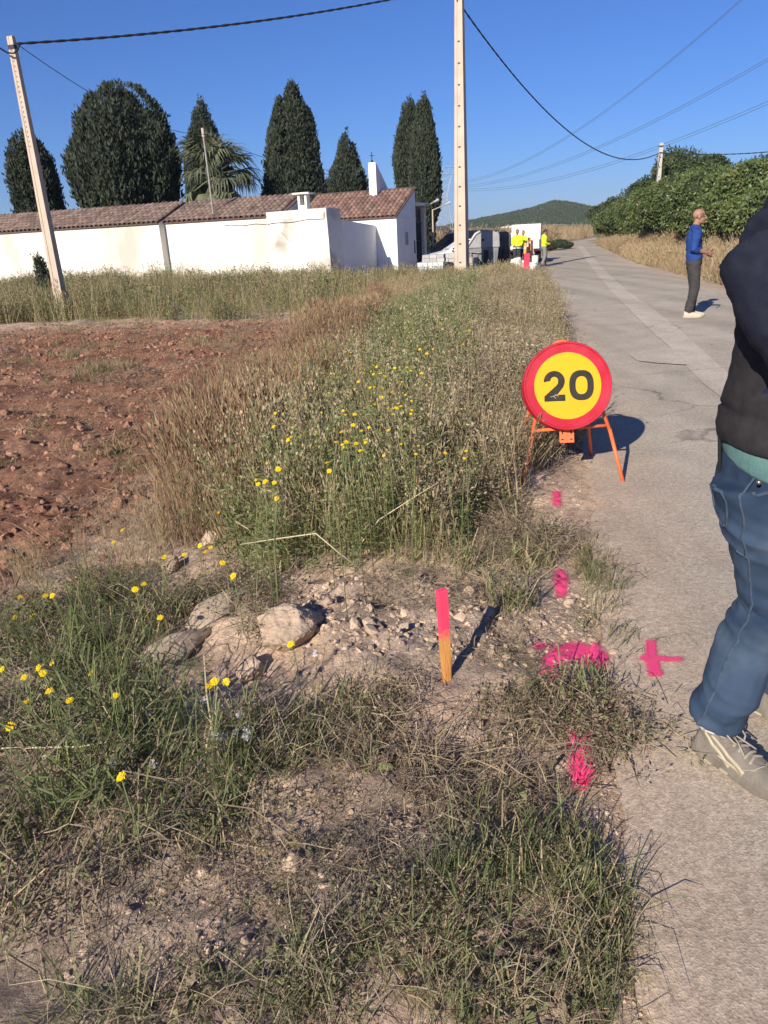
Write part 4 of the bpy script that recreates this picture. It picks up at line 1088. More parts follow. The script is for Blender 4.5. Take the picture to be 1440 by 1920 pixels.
for k_, (pg_, n_) in enumerate(((SCR, 90), (FL, 70), (RGT, 50))):
    x, y = grow(pg_, n_, patchy(4, -.2, .4, 260 + k_), 60 + k_); pl.put(P_ROS, x, y, .5, 1.1)
x, y = grow(RGT, 80, None, 30); pl.put(P_LIT, x, y, .5, .9)
BOT = patch([(60, 1960), (200, 1830), (400, 1850), (560, 1760), (760, 1660), (900, 1600), (1080, 1560), (1110, 1640), (1160, 1720), (1180, 1800), (1130, 1960)])
x, y = grow(BOT, 85, patchy(4, -.4, .4, 237), 31); pl.put(P_TURF + P_TURFG, x, y, .45, .95)
x, y = grow(BOT, 105, patchy(4, -.2, .4, 251), 51); pl.put(P_TANG, x, y, .4, .85)
x, y = grow(BOT, 60, patchy(4, -.1, .4, 238), 32); pl.put(P_LOW, x, y, .55, .95)
x, y = grow(BOT, 90, patchy(4, -.3, .4, 264), 64); pl.put(P_ROS, x, y, .4, .9)
x, y = grow(BOT, 50, None, 33); pl.put(P_LIT, x, y, .45, .8)
UPR = patch([(800, 1075), (860, 1010), (960, 930), (1060, 890), (1100, 900), (1110, 960), (1050, 1010), (1010, 1110), (960, 1150), (880, 1100)])
x, y = grow(UPR, 90, patchy(3, -.3, .4, 255), 55); pl.put(P_TANG, x, y, .7, 1.2)
x, y = grow(UPR, 150, patchy(2.5, -.1, .4, 239), 34); pl.put(P_LOW, x, y, .8, 1.5)
x, y = grow(UPR, 150, patchy(2.5, -.5, .4, 240), 35); pl.put(P_LIT, x, y, .8, 1.3)
x, y = grow(UPR, 50, patchy(2.5, -.2, .4, 241), 36); pl.put(P_TURF, x, y, .7, 1.2)
x, y = grow(SOIL, 40, patchy(3, -.2, .6, 242), 37); pl.put(P_LOW, x, y, .4, .8, thin=False)
x, y = grow(SOIL, 60, patchy(3, -.3, .6, 243), 38); pl.put(P_LIT, x, y, .4, .9, thin=False)
RUB = patch([(480, 1180), (600, 1100), (800, 1075), (900, 1090), (1010, 1130), (1160, 1060), (1170, 1240), (1000, 1260), (850, 1230), (640, 1230)])
x, y = grow(RUB, 170, patchy(3, -.1, .6, 244), 39); pl.put(P_LIT, x, y, .4, .9)
x, y = grow(RUB, 90, patchy(3, -.1, .6, 245), 40); pl.put(P_LOW, x, y, .4, .9)
RE = patch([(1080, 1000), (1150, 1000), (1170, 1200), (1200, 1450), (1230, 1600), (1330, 1800), (1330, 1940), (1180, 1940), (1120, 1600), (1110, 1400)])
x, y = grow(RE, 70, patchy(2, -.1, .5, 246), 41); pl.put(P_TURF, x, y, .4, .85)
x, y = grow(RE, 90, patchy(2, -.2, .5, 247), 42); pl.put(P_LIT, x, y, .3, .6)
LM = patch([(330, 1130), (420, 1080), (520, 1110), (500, 1200), (420, 1260), (330, 1240)])
x, y = grow(LM, 120, None, 43); pl.put(P_LOW, x, y, .8, 1.3)
x, y = grow(LM, 70, None, 44); pl.put(P_LIT, x, y, .8, 1.3)
pl.build('ground_cover', 'low green and dry ground cover weeds on the near verge', 'weeds')

# golden dry grass on the bank across the road
pl = Plot(); g = np.random.default_rng(9)
n = 9000; y = 10 + 66 * g.random(n) ** 1.5; dr = g.uniform(.15, 4.2, n); x = edge_r(y) + dr
k = g.random(n) < .25 + .75 * sm(.1, .9, dr) ; x, y = x[k], y[k]
pl.put(P_GOLD, x, y, .55, 1.1, .25, vf=.5, va=.9)
n = 2500; y = 14 + 66 * g.random(n); dr = g.uniform(3.5, 9, n); x = edge_r(y) + dr; pl.put(P_GOLD, x, y, .4, .9)
pl.build('dry_grass', 'golden dry grass covering the bank across the road', 'grass')
pl = Plot()
n = 2600; x = g.uniform(3, 19, n); y = g.uniform(66, 100, n); k = x < edge_l(y) - .6; pl.put(P_GOLD, x[k], y[k], 1.6, 2.7)
n = 900; y = g.uniform(80, 150, n); x = edge_r(y) + g.uniform(0.4, 9, n); pl.put(P_GOLD, x, y, 1.0, 1.8)
n = 1800; x = g.uniform(4, 60, n); y = g.uniform(100, 180, n); k = (x < edge_l(y) - 1) | (x > edge_r(y) + 1); pl.put(P_GOLD, x[k], y[k], 1.8, 3.0)
pl.build('reeds', 'pale dry reeds growing beyond the parked vehicles', 'reeds')
# scrub on the hill
sb = [crown_mesh('scrub_kind', 1, .9, 260, .5, 130 + i, m_leafd) for i in range(3)]
n = 15000; x = g.uniform(60, 330, n); y = g.uniform(680, 830, n); z = hill_h(x, y)
k = (z > 0) & (vnoise(x * .05, y * .05, 7) > .28 * g.random(n)); x, y, z = x[k], y[k], z[k]; n = len(x)
scatter('hill_scrub', sb, np.stack([x, y, z], -1), np.stack([0 * x, 0 * x, g.uniform(0, 6, n)], -1), g.uniform(.8, 2.1, n), g.integers(0, 3, n), 'dark pine scrub covering the distant hill', 'scrub')
n = 700; x = g.uniform(-60, 420, n); y = g.uniform(330, 560, n); z = ground_z(x, y); k = (x < edge_l(y) - 4) | (x > edge_r(y) + 4); x, y, z = x[k], y[k], z[k]; n = len(x)
scatter('far_trees', sb, np.stack([x, y, z], -1), np.stack([0 * x, 0 * x, g.uniform(0, 6, n)], -1), g.uniform(1.5, 3.2, n), g.integers(0, 3, n), 'distant low trees in front of the hill', 'trees')

# stones and clods
m_rock = mat('pale_rock', (.43, .315, .22), (.54, .41, .30), 9, .95, 1.0, 22, bdist=.02, detail=8, c3=(.30, .225, .165), scale3=2.2)
m_peb = mat('pebble', (.44, .32, .23), (.53, .395, .285), 5, .95, .4, 30, rand=.35)
m_clod = mat('red_clod', (.26, .128, .078), (.37, .21, .14), 5, .98, .6, 30, rand=.35)
kp = [stone_mesh('pebble_kind', i, m_peb, .9, 1, (1, .75, .55)) for i in range(5)]
kc = [stone_mesh('clod_kind', i + 9, m_clod, .9, 2, (1, .8, .75)) for i in range(5)]
def stones(name, protos, polys, label, cat, seed):
    P, S = [], []; g = np.random.default_rng(seed)
    for poly, n, lo, hi, dens in polys:
        x, y = grow(poly, n, dens, seed + len(P)); k = len(x); s_ = lo + (hi - lo) * g.random(k) ** 3
        P.append(np.stack([x, y, ground_z(x, y) - s_ * .05], -1)); S.append(s_)
    P, S = np.concatenate(P), np.concatenate(S); n = len(P)
    return scatter(name, protos, P, g.uniform(0, 6.28, (n, 3)) * np.array([.12, .12, 1]), S[:, None] * g.uniform(.75, 1.25, (n, 3)), g.integers(0, len(protos), n), label, cat)
stones('pebbles', kp, [(RUB, 2200, .003, .024, None), (RE, 2200, .002, .013, None), (patch([(1120, 1560), (1230, 1480), (1440, 1600), (1440, 1940), (1180, 1940)]), 900, .0015, .006, None), (SOIL, 900, .003, .018, None), (RGT, 260, .003, .018, None), (UPR, 260, .004, .02, None), (SCR, 250, .004, .02, None), (patch([(480, 1150), (620, 1085), (800, 1070), (960, 1090), (1000, 1150), (900, 1210), (640, 1200)]), 150, .012, .045, None)], 'loose pebbles and crumbs of soil on the near verge', 'pebbles', 3)
stones('clods', kc, [(FIELD, 15000, .004, .03, None), (FIELD, 2600, .015, .065, None), (EDGE, 500, .01, .05, None)], 'clods of red earth in the ploughed field', 'clods', 4)
# ------------------------------------------------------------------ poles, cables, pylon
def span(a, b, sag, n):
    a, b = Vector(a), Vector(b)
    return [a.lerp(b, i / n) - Vector((0, 0, 4 * sag * (i / n) * (1 - i / n))) for i in range(n + 1)]
def pole(base, top_z, w0, w1, yaw, label, holes, m_):
    r_ = empty('concrete_pole', base, yaw, label, 'pole', 'concrete utility poles')
    H = top_z - base.z
    mb = MB(); k = w1 / w0
    hx, hy = w0 / 2, w0 * .38
    vs = []
    for z, s_ in ((-.3, 1.02), (H, k)):
        for x, y in ((-hx, -hy), (-hx * .42, -hy), (-hx * .38, -hy * .84), (hx * .38, -hy * .84), (hx * .42, -hy), (hx, -hy), (hx, hy), (-hx, hy)): vs.append((x * s_, y * s_, z))
    n = 8
    mb.add(vs, [tuple(range(n - 1, -1, -1)), tuple(range(n, 2 * n))] + [(i, (i + 1) % n, (i + 1) % n + n, i + n) for i in range(n)])
    sh = mb.build('shaft', m_, r_)
    for zf, wz, hz in holes:
        s_ = 1.02 + (k - 1.02) * zf
        mb = MB(); mb.box((0, -hy * .84 * s_ - .001, H * zf), (wz, .012, hz)); mb.build('hole_shade', m_iron, r_)  # proud dark box, the shade inside a hole put into its colour
    mb = MB(); mb.box((0, 0, H * .965), (w1 * 1.06, w1 * .86, .10)); mb.build('clamp_band', m_iron, r_)
    return r_
lp = on_ground(122, 600); ltz = at(24, 68, lp.y).z
pole(Vector((lp.x, lp.y, lp.z)), ltz, .30, .17, rad(-16), 'slanting-looking concrete pole in front of the white wall, at the left', [(.30 + .0, .025, .05)][:0] + [(.64 + .0165 * i, .022, .03) for i in range(21)], m_concrete)
cp = at(866, 515, 30.6); cp.z = gz(cp.x, cp.y)
ctop = at(849, -60, 30.6).z
pole(Vector((cp.x, cp.y, cp.z)), ctop, .50, .26, rad(-27), 'tall pinkish concrete pole with notches, beside the chapel', [(.065 + .0655 * i, .085, .05) for i in range(12)], mat('pole_concrete_pink', (.56, .455, .36), (.47, .385, .31), 2.5, .9, .2, 40))
rp = at(1240, 268, 58)
pole(Vector((rp.x, rp.y, gz(rp.x, rp.y))), rp.z, .34, .26, rad(-12), 'far concrete pole rising out of the orange trees', [(.35 + .1 * i, .07, .08) for i in range(6)], mat('pole_concrete_grey', (.50, .46, .41), (.44, .40, .36), 2.5, .9))
def bundle(name, pts, r, off, pitch, label, loops=None):
    mb = MB(); L_ = 0
    for ph in (0, math.pi):
        q = []; L_ = 0
        for i, p in enumerate(pts):
            if i: L_ += (p - pts[i - 1]).length
            t = (pts[min(i + 1, len(pts) - 1)] - pts[max(i - 1, 0)]).normalized(); u = t.orthogonal().normalized()
            u = (Vector((0, 0, 1)) - t * t.z).normalized(); w = t.cross(u); a = 2 * math.pi * L_ / pitch + ph
            q.append(p + u * off * math.cos(a) + w * off * math.sin(a))
        mb.tube(q, r, 6)
    for lp_ in (loops or []): mb.tube(lp_, r * 1.15, 6)
    return tag(mb.build(name, m_cable, None, True), label, 'cable', 'overhead cables')
a1, b1 = at(30, 82, lp.y - .1), at(850, -26, 30.5)
loop = [at(38, 80, lp.y - .12), at(34, 92, lp.y - .2), at(26, 100, lp.y - .24), at(14, 99, lp.y - .24), at(4, 93, lp.y - .3), at(-30, 70, lp.y - .4)]
bundle('power_cable', span(a1, b1, .24, 130), .020, .017, .75, 'thick twisted black cable strung from left pole to tall pole', [loop])
a2, b2 = at(857, 0, 30.5), at(1238, 286, 57.9)
bundle('power_cable', span(a2, b2, 2.15, 150), .020, .016, .9, 'sagging twisted black cable from tall pole to far pole')
b3 = at(1520, 276, 52)
bundle('power_cable', span(b2, b3, .25, 50), .022, .016, .9, 'black cable running from far pole past the right edge')
mb = MB(); mtop = at(385, 252, 40.5)
mb.tube(span(at(34, 84, lp.y), mtop, .55, 30), .011, 5)
tag(mb.build('telephone_wire', m_cable), 'thin wire from left pole towards the leaning mast', 'wire', 'overhead cables')
mb = MB(); mb.tube(span(mtop, W(-1.0, f0 + .1, 4.6), .4, 24), .012, 5)
tag(mb.build('telephone_wire', m_cable), 'thin wire from the leaning mast to the roof fin', 'wire', 'overhead cables')
m_wire = mat('aluminium_wire', (.10, .12, .15), None, rough=.6)
hv = [((855, 345), (88.2, 100.4, 63.9), 13.2), ((850, 352), (88.5, 90.2, 42.0), 9.6), ((848, 356), (90.7, 88.8, 32.8), 9.4)]
lab = ['uppermost pair of thin high voltage wires crossing the sky', 'middle pair of thin high voltage wires crossing the sky', 'lowest pair of thin high voltage wires crossing the sky']
for i, (pf, pn, sg) in enumerate(hv):
    r_ = empty('high_voltage_line', at(pf[0], pf[1], 330), 0, lab[i], 'wire', 'high voltage lines')
    o0 = r_.location
    for k, dz in enumerate((0, 1.15)):
        mb = MB(); mb.tube([p - o0 + Vector((0, 0, dz * .6)) + Vector((dz * .4, 0, 0)) for p in span(o0, pn, sg, 60)], .045, 5)
        mb.build('wire', m_wire, r_)
# lattice pylon behind the tall pole
pb = at(832, 412, 335); ptop = at(836, 308, 335)
r_ = empty('lattice_pylon', (pb.x, pb.y, -.3), rad(8), 'faint grey steel lattice pylon half hidden by the tall pole', 'pylon')
m_lat = mat('galvanised_lattice', (.42, .44, .46), None, rough=.6, metal=.2)
H = ptop.z; mb = MB()
def half(z): return np.interp(z / H, [0, .45, .58, .86, 1.0], [4.2, 2.0, 1.5, 3.6, 4.6])
lv = [0, .12, .24, .35, .45, .52, .58, .66, .76, .86]
for sx in (-1, 1):
    for sy in (-1, 1):
        mb.tube([(sx * half(l * H), sy * half(min(l, .58) * H) * .6, l * H) for l in lv], .13, 4)
for i in range(len(lv) - 1):
    za, zb = lv[i] * H, lv[i + 1] * H; ha, hb = half(za), half(zb)
    for sy in (-1, 1):
        ya, yb = sy * half(min(lv[i], .58) * H) * .6, sy * half(min(lv[i + 1], .58) * H) * .6
        mb.tube([(-ha, ya, za), (hb, yb, zb)], .08, 4); mb.tube([(ha, ya, za), (-hb, yb, zb)], .08, 4)
mb.build('tower', m_lat, r_)
mb = MB()
for z in (.88, .97):
    for y in (-.8, .8): mb.tube([(-8.5, y, z * H), (8.5, y, z * H)], .13, 4)
for k in range(12): mb.tube([(-8.5 + 1.417 * k, -.8, (.88 if k % 2 else .97) * H), (-8.5 + 1.417 * (k + 1), -.8, (.97 if k % 2 else .88) * H)], .07, 4)
mb.build('crossarm', m_lat, r_)
for x in (-7.5, 0, 7.5):
    mb = MB(); mb.tube([(x, 0, .88 * H), (x, 0, .80 * H)], .12, 6); mb.build('insulator', m_lat, r_)

# ------------------------------------------------------------------ low terrace wall across the road
ys = np.linspace(13, 78, 60); xs_ = edge_r(ys) + 3.35 + .05 * fbm(ys * .5, ys * 0, 2, 70)
mb = MB()
for i in range(59):
    a_, b_ = Vector((xs_[i], ys[i], 0)), Vector((xs_[i + 1], ys[i + 1], 0)); c_ = (a_ + b_) / 2; d_ = b_ - a_
    zt = .98 - .30 * float(sm(45, 80, c_.y)) - .22 * float(sm(14, 40, c_.y)) * 1.0
    mb.box((c_.x, c_.y, zt - .35), (d_.length + .02, .22, .9), math.atan2(d_.y, d_.x))
tag(mb.build('terrace_wall', mat('rough_concrete', (.46, .38, .29), (.38, .31, .24), 2.5, .95, .4, 12)), 'low pale terrace wall between dry grass and orange trees', 'wall')

# ------------------------------------------------------------------ temporary speed limit sign
m_orange = mat('orange_paint', (.80, .17, .055), (.72, .15, .05), 9, .45, rand=0, spec=.4)
m_scuff = mat('scuffed_orange', (.62, .16, .075), (.30, .10, .06), 30, .7, detail=6)
m_red = mat('red_sheeting', (.42, .010, .024), (.52, .035, .055), 5, .38, detail=7, spec=.5, thr=(.45, .75))
m_yel = mat('yellow_sheeting', (.76, .395, .004), (.72, .37, .005), 3, .4, spec=.5)
m_blk = mat('black_sheeting', (.020, .018, .014), (.035, .030, .022), 20, .5)
fl, fr = on_ground(980, 906), on_ground(1176, 906)
fl = Vector((.915, 4.53, gz(.915, 4.53))); fr = Vector((1.565, 4.53, gz(1.565, 4.53) + .01))
sr = empty('speed_sign', ((fl.x + fr.x) / 2 - .01, 4.53, 0), rad(-2), 'round yellow and red speed sign reading 20 on orange tripod', 'sign')
def frame(t, x): return Vector((x, t * .33, t))                    # point in the leaning frame plane at height t
hw = .325
top = .985
mb = MB()
for s_ in (-1, 1):
    lo = Vector((s_ * hw - .002, 0, fl.z if s_ < 0 else fr.z))
    pts = [lo, frame(.16, s_ * .284), frame(.32, s_ * .245)] if s_ < 0 else [lo, frame(.32, .245)]
    if s_ < 0:
        q = MB(); q.tube(pts, .0125, 10); q.build('front_leg', m_scuff, sr, True)
    else:
        q = MB(); q.tube(pts, .0125, 10); q.build('front_leg', m_orange, sr, True)
pts = [frame(.32, -.245), frame(.775, -.115)] + [frame(.79 + .075 * math.sin(a), -.085 + .085 - .085 * math.cos(a) - .0) for a in np.linspace(.25, math.pi - .25, 9)] + [frame(.775, .115), frame(.32, .245)]
pts = [p + Vector((-.045 * min(1, max(0, (p.z - .3) / .6)), 0, 0)) for p in pts]
q = MB(); q.tube(pts, .0125, 10); q.build('handle_frame', m_orange, sr, True)
q = MB(); q.tube([frame(.33, -.243), frame(.345, .24)], .011, 8); q.tube([frame(.74, -.15), frame(.74, .10)], .011, 8); q.build('crossbar', m_orange, sr, True)
for s_ in (-1, 1):
    q = MB(); q.tube([frame(.79, s_ * .12 - .04), Vector((s_ * .27, .62, gz(sr.location.x + s_ * .27, 5.15)))], .012, 8); q.build('rear_leg', m_orange, sr, True)
# slotted mounting plate
fx = Matrix.Rotation(-math.atan(.33), 3, 'X')
def slab(mb, x, t, w, h, th, off): mb.box(frame(t, x) + fx @ Vector((0, -off, 0)), (w, th, h), 0, 0, fx)
q = MB(); slab(q, -.035, .31, .092, .13, .008, .018); pl_ = q.build('mounting_plate', m_orange, sr)
for dx in (-.028, .028):
    q = MB(); slab(q, -.035 + dx, .315, .008, .03, .006, .0215); q.build('slot', m_blk, pl_)
    q = MB(); slab(q, -.035 + dx, .268, .016, .008, .006, .0215); q.build('slot', m_blk, pl_)
# two stacked dished discs
def disc(name, r, off0, off1, m_, parent, rim=.012):
    q = MB(); q.lathe([(r - rim, 0), (r, .004), (r, off1 - off0 - .006), (r - .004, off1 - off0), (r - .014, off1 - off0), (r - .018, off1 - off0 - .007), (0.0, off1 - off0 - .007)], 72)
    me_ = q.mesh(name, m_, True, True)
    o = link(name, me_, parent)
    return o
dc = frame(.585, -.035)
def face_matrix(off):   # disc axis (local z) -> out of the sign, towards the reader
    return Matrix.Translation(dc + fx @ Vector((0, -off, 0))) @ fx.to_4x4() @ Matrix.Rotation(rad(0), 4, 'Z') @ Matrix.Rotation(math.pi / 2, 4, 'X')
for k, (o0, o1) in enumerate(((.016, .052), (.060, .100))):
    d_ = disc('sign_disc', .300, o0, o1, m_red, sr); d_.matrix_local = face_matrix(o0) @ Matrix.Scale(.93, 4)
    for p in d_.data.polygons: p.use_smooth = True
    mdf = d_.modifiers.new('split', 'EDGE_SPLIT'); mdf.split_angle = rad(40)
front = face_matrix(.060)
def face_part(name, mb, m_, parent_disc):
    o = mb.build(name, m_, parent_disc); return o
zf = .040 - .007
q = MB(); q.lathe([(.226, 0), (.226, .0012), (0, .0012)], 72, c=(0, 0, zf)); yf = face_part('yellow_face', q, m_yel, d_)
def solid(poly, z0, z1, m_, name='digit'):
    q = MB(); q.prism([Vector((x, y, 0)) for x, y in poly], Vector((0, 0, z0)), Vector((0, 0, z1))); return q
zt0, zt1 = zf + .0005, zf + .0024
def ring_digit(cx, rx, ry, ix, iy, e=2.5, n=48):
    q = MB(); vs = []
    for r_x, r_y, z in ((rx, ry, zt1), (ix, iy, zt1), (rx, ry, zt0), (ix, iy, zt0)):
        for k in range(n):
            a = 2 * math.pi * k / n; c, s_ = math.cos(a), math.sin(a)
            vs.append((cx + r_x * math.copysign(abs(c) ** (2 / e), c), r_y * math.copysign(abs(s_) ** (2 / e), s_), z))
    f = []
    for k in range(n):
        j = (k + 1) % n
        f += [(k, j, n + j, n + k), (k, 2 * n + k, 2 * n + j, j), (n + k, n + j, 3 * n + j, 3 * n + k)]
    q.add(vs, f); return q
ring_digit(.093, .083, .102, .040, .060).build('digit', m_blk, d_)
# digit two: hooked top, straight diagonal, flat foot, drawn as one closed outline
c2 = (-.090, .032); Ro, Ri = .0715, .026
out = []
for a in np.linspace(math.pi * 1.02, -math.pi * .16, 22): out.append((c2[0] + Ro * math.cos(a), c2[1] + .002 + Ro * .98 * math.sin(a)))
out += [(-.030, -.008), (-.072, -.058), (-.018, -.058), (-.018, -.102), (-.160, -.102), (-.160, -.066), (-.078, .004), (-.066, .018)]
for a in np.linspace(-math.pi * .10, math.pi * 1.02, 12): out.append((c2[0] + Ri * math.cos(a), c2[1] + .006 + Ri * math.sin(a)))
solid(out, zt0, zt1, m_blk).build('digit', m_blk, d_)
q = MB()
for a_, b_ in (((-.118, -.072), (-.07, -.058)), ((-.10, -.066), (-.082, -.082)), ((-.088, -.056), (-.064, -.068))):
    a_, b_ = Vector((*a_, 0)), Vector((*b_, 0)); t = (b_ - a_).normalized(); n_ = Vector((-t.y, t.x, 0)) * .0016
    q.prism([a_ - n_, b_ - n_, b_ + n_, a_ + n_], Vector((0, 0, zt1 + .0001)), Vector((0, 0, zt1 + .0006)))
q.build('scratch', mat('scratch', (.45, .38, .25), None, rough=.8), d_)
for a in (rad(90), rad(-90)):
    q = MB(); q.box((.262 * math.cos(a), .262 * math.sin(a), zf + .002), (.055, .016, .004)); q.build('clip', m_red, d_)

# ------------------------------------------------------------------ survey stakes and spray paint
def stake_mat(name, h, split):
    m = mat(name, (.62, .29, .085), (.50, .22, .06), 14, .8, .3, 40, stretch=(4, 4, .6)); nt = m.node_tree; N, L = nt.nodes, nt.links; p = N['Principled BSDF']
    src = p.inputs['Base Color'].links[0].from_socket
    tc = N.new('ShaderNodeTexCoord'); sx = N.new('ShaderNodeSeparateXYZ'); L.new(tc.outputs['Object'], sx.inputs[0])
    nz = N.new('ShaderNodeTexNoise'); nz.inputs['Scale'].default_value = 60; L.new(tc.outputs['Object'], nz.inputs['Vector'])
    ad = N.new('ShaderNodeMath'); ad.operation = 'MULTIPLY_ADD'; L.new(nz.outputs[0], ad.inputs[0]); ad.inputs[1].default_value = h * .3; L.new(sx.outputs['Z'], ad.inputs[2])
    mr = N.new('ShaderNodeMapRange'); mr.inputs['From Min'].default_value = h * (split + .10); mr.inputs['From Max'].default_value = h * (split + .24); L.new(ad.outputs[0], mr.inputs[0])
    mx = N.new('ShaderNodeMix'); mx.data_type = 'RGBA'; L.new(mr.outputs[0], mx.inputs['Factor']); L.new(src, mx.inputs['A']); mx.inputs['B'].default_value = (.86, .055, .13, 1)
    L.new(mx.outputs['Result'], p.inputs['Base Color'])
    return m
def stake(px, py, pt, w, label):
    b = on_ground(px, py); h = at(px, pt, b.y).z - b.z
    r_ = empty('survey_stake', b, rad(24), label, 'stake')
    r_.rotation_euler = (rad(1), rad(-2.5), rad(20))
    mb = MB(); vs = []
    for z, s_ in ((-.12, .35), (.0, .78), (h * .3, .95), (h * .985, 1.0), (h, .93)):
        for x, y in ((-1, -.62), (1, -.62), (1, .62), (-1, .62)): vs.append((x * w / 2 * s_, y * w / 2 * s_, z))
    f = [(3, 2, 1, 0)]
    for i in range(4):
        for k in range(4): f.append((4 * i + k, 4 * i + (k + 1) % 4, 4 * i + 4 + (k + 1) % 4, 4 * i + 4 + k))
    f.append((16, 17, 18, 19)); mb.add(vs, f)
    mb.build('shaft', stake_mat('painted_stake', h, .50), r_, bevel=.0015)
    return b, h
stake(838, 1276, 1102, .038, 'wooden survey stake painted fluorescent pink at its top')
stake(965, 590, 562, .045, 'small orange marker stake in the far grass, above the sign')

def paint_mat():
    m = mat('fluorescent_paint', (.95, .065, .22), (.86, .08, .22), 40, .7); nt = m.node_tree; N, L = nt.nodes, nt.links
    at_ = N.new('ShaderNodeAttribute'); at_.attribute_name = 'cov'; tc = N.new('ShaderNodeTexCoord')
    n1 = N.new('ShaderNodeTexNoise'); n1.inputs['Scale'].default_value = 130; n1.inputs['Detail'].default_value = 4; L.new(tc.outputs['Object'], n1.inputs['Vector'])
    n2 = N.new('ShaderNodeTexNoise'); n2.inputs['Scale'].default_value = 22; n2.inputs['Detail'].default_value = 3; L.new(tc.outputs['Object'], n2.inputs['Vector'])
    def ma(op, x, y):
        k = N.new('ShaderNodeMath'); k.operation = op
        for i, v in enumerate((x, y)):
            if isinstance(v, float): k.inputs[i].default_value = v
            else: L.new(v, k.inputs[i])
        return k.outputs[0]
    v = ma('ADD', ma('ADD', at_.outputs['Fac'], ma('MULTIPLY', n1.outputs[0], 1.5)), ma('MULTIPLY', n2.outputs[0], .7))
    mr = N.new('ShaderNodeMapRange'); mr.inputs['From Min'].default_value = 1.32; mr.inputs['From Max'].default_value = 2.05; mr.inputs['To Max'].default_value = .95; L.new(v, mr.inputs[0])
    tr = N.new('ShaderNodeBsdfTransparent'); ms = N.new('ShaderNodeMixShader'); L.new(mr.outputs[0], ms.inputs[0]); L.new(tr.outputs[0], ms.inputs[1]); L.new(N['Principled BSDF'].outputs[0], ms.inputs[2])
    L.new(ms.outputs[0], N['Material Output'].inputs[0])
    return m
m_pink = mat('pink_paint', (.92, .06, .20), None, rough=.7); m_spray = paint_mat()
def spray(pxpoly, label, seed, thr=.36, cell=.008, soft=.028):
    """thin film of spray paint lying on the ground, thinner towards its edge"""
    poly = [tuple(on_ground(*p)[:2]) for p in pxpoly]
    xs = np.arange(min(p[0] for p in poly) - .04, max(p[0] for p in poly) + .04, cell); ys = np.arange(min(p[1] for p in poly) - .04, max(p[1] for p in poly) + .04, cell)
    X, Y = np.meshgrid(xs, ys); cov = np.zeros(X.shape)
    for k in range(30):
        a = k * 2.4; r = soft * math.sqrt((k + .5) / 30); cov += inside(poly, X + r * math.cos(a), Y + r * math.sin(a))
    cov = cov / 30
    Z = np.maximum(ground_z(X, Y), np.where(X > edge_l(Y) - .06, road_z(X, Y), -9)) + .010
    keep = cov > .02; idx = -np.ones(X.shape, int); vs, cv, fs = [], [], []
    quad = keep[:-1, :-1] | keep[1:, :-1] | keep[:-1, 1:] | keep[1:, 1:]
    def vid(i, j):
        if idx[i, j] < 0: idx[i, j] = len(vs); vs.append((X[i, j], Y[i, j], Z[i, j])); cv.append(cov[i, j])
        return int(idx[i, j])
    for i, j in zip(*np.nonzero(quad)): fs.append((vid(i, j), vid(i, j + 1), vid(i + 1, j + 1), vid(i + 1, j)))
    me_ = bpy.data.meshes.new('paint_mark'); me_.from_pydata(vs, [], fs); me_.materials.append(m_spray)
    me_.polygons.foreach_set('use_smooth', [True] * len(me_.polygons))
    a = me_.attributes.new('cov', 'FLOAT', 'POINT'); a.data.foreach_set('value', np.array(cv, np.float32))
    return tag(link('paint_mark', me_), label, 'paint mark', 'pink spray paint marks')
spray([(1208, 1213), (1228, 1213), (1232, 1243), (1279, 1246), (1279, 1254), (1233, 1254), (1243, 1281), (1214, 1284), (1210, 1254), (1198, 1251), (1198, 1243), (1210, 1241)], 'pink painted cross on the asphalt beside the jeans', 300, soft=.012)
spray([(1014, 1284), (1018, 1240), (1042, 1214), (1080, 1206), (1124, 1222), (1142, 1246), (1132, 1268), (1100, 1250), (1076, 1244), (1060, 1258), (1050, 1284)], 'pink painted arc on the soil between stake and cross', 301, .38)
st_ = spray([(1064, 1372), (1088, 1368), (1100, 1420), (1108, 1486), (1080, 1488), (1070, 1430)], 'pink painted stripe in the grass, lowest of the pink marks', 302, .34)
spray([(1038, 1070), (1056, 1070), (1066, 1095), (1060, 1124), (1046, 1126), (1038, 1100)], 'pink painted blob on soil below the sign, beside small stones', 303, .36)
spray([(1035, 922), (1052, 922), (1050, 936), (1054, 950), (1036, 952)], 'pink paint spot directly under the speed sign', 304, .36)
spray([(996, 1208), (1028, 1208), (1028, 1220), (998, 1220)], 'small faint pink speck just left above the arc', 305, .5)
# painted blades in the lowest stripe
gg = random.Random(5); mb = MB()
for k in range(45):
    b = on_ground(gg.uniform(1074, 1100), gg.uniform(1385, 1482)); d_ = rnd_dir(gg); hh = gg.uniform(.015, .05)
    mb.ribbon([b, b + d_ * .01 + Vector((0, 0, hh * .7)), b + d_ * .03 + Vector((0, 0, hh))], [.004, .004, .0006], Vector((-d_.y, d_.x, .2)))
mb.build('painted_grass', m_pink, st_)

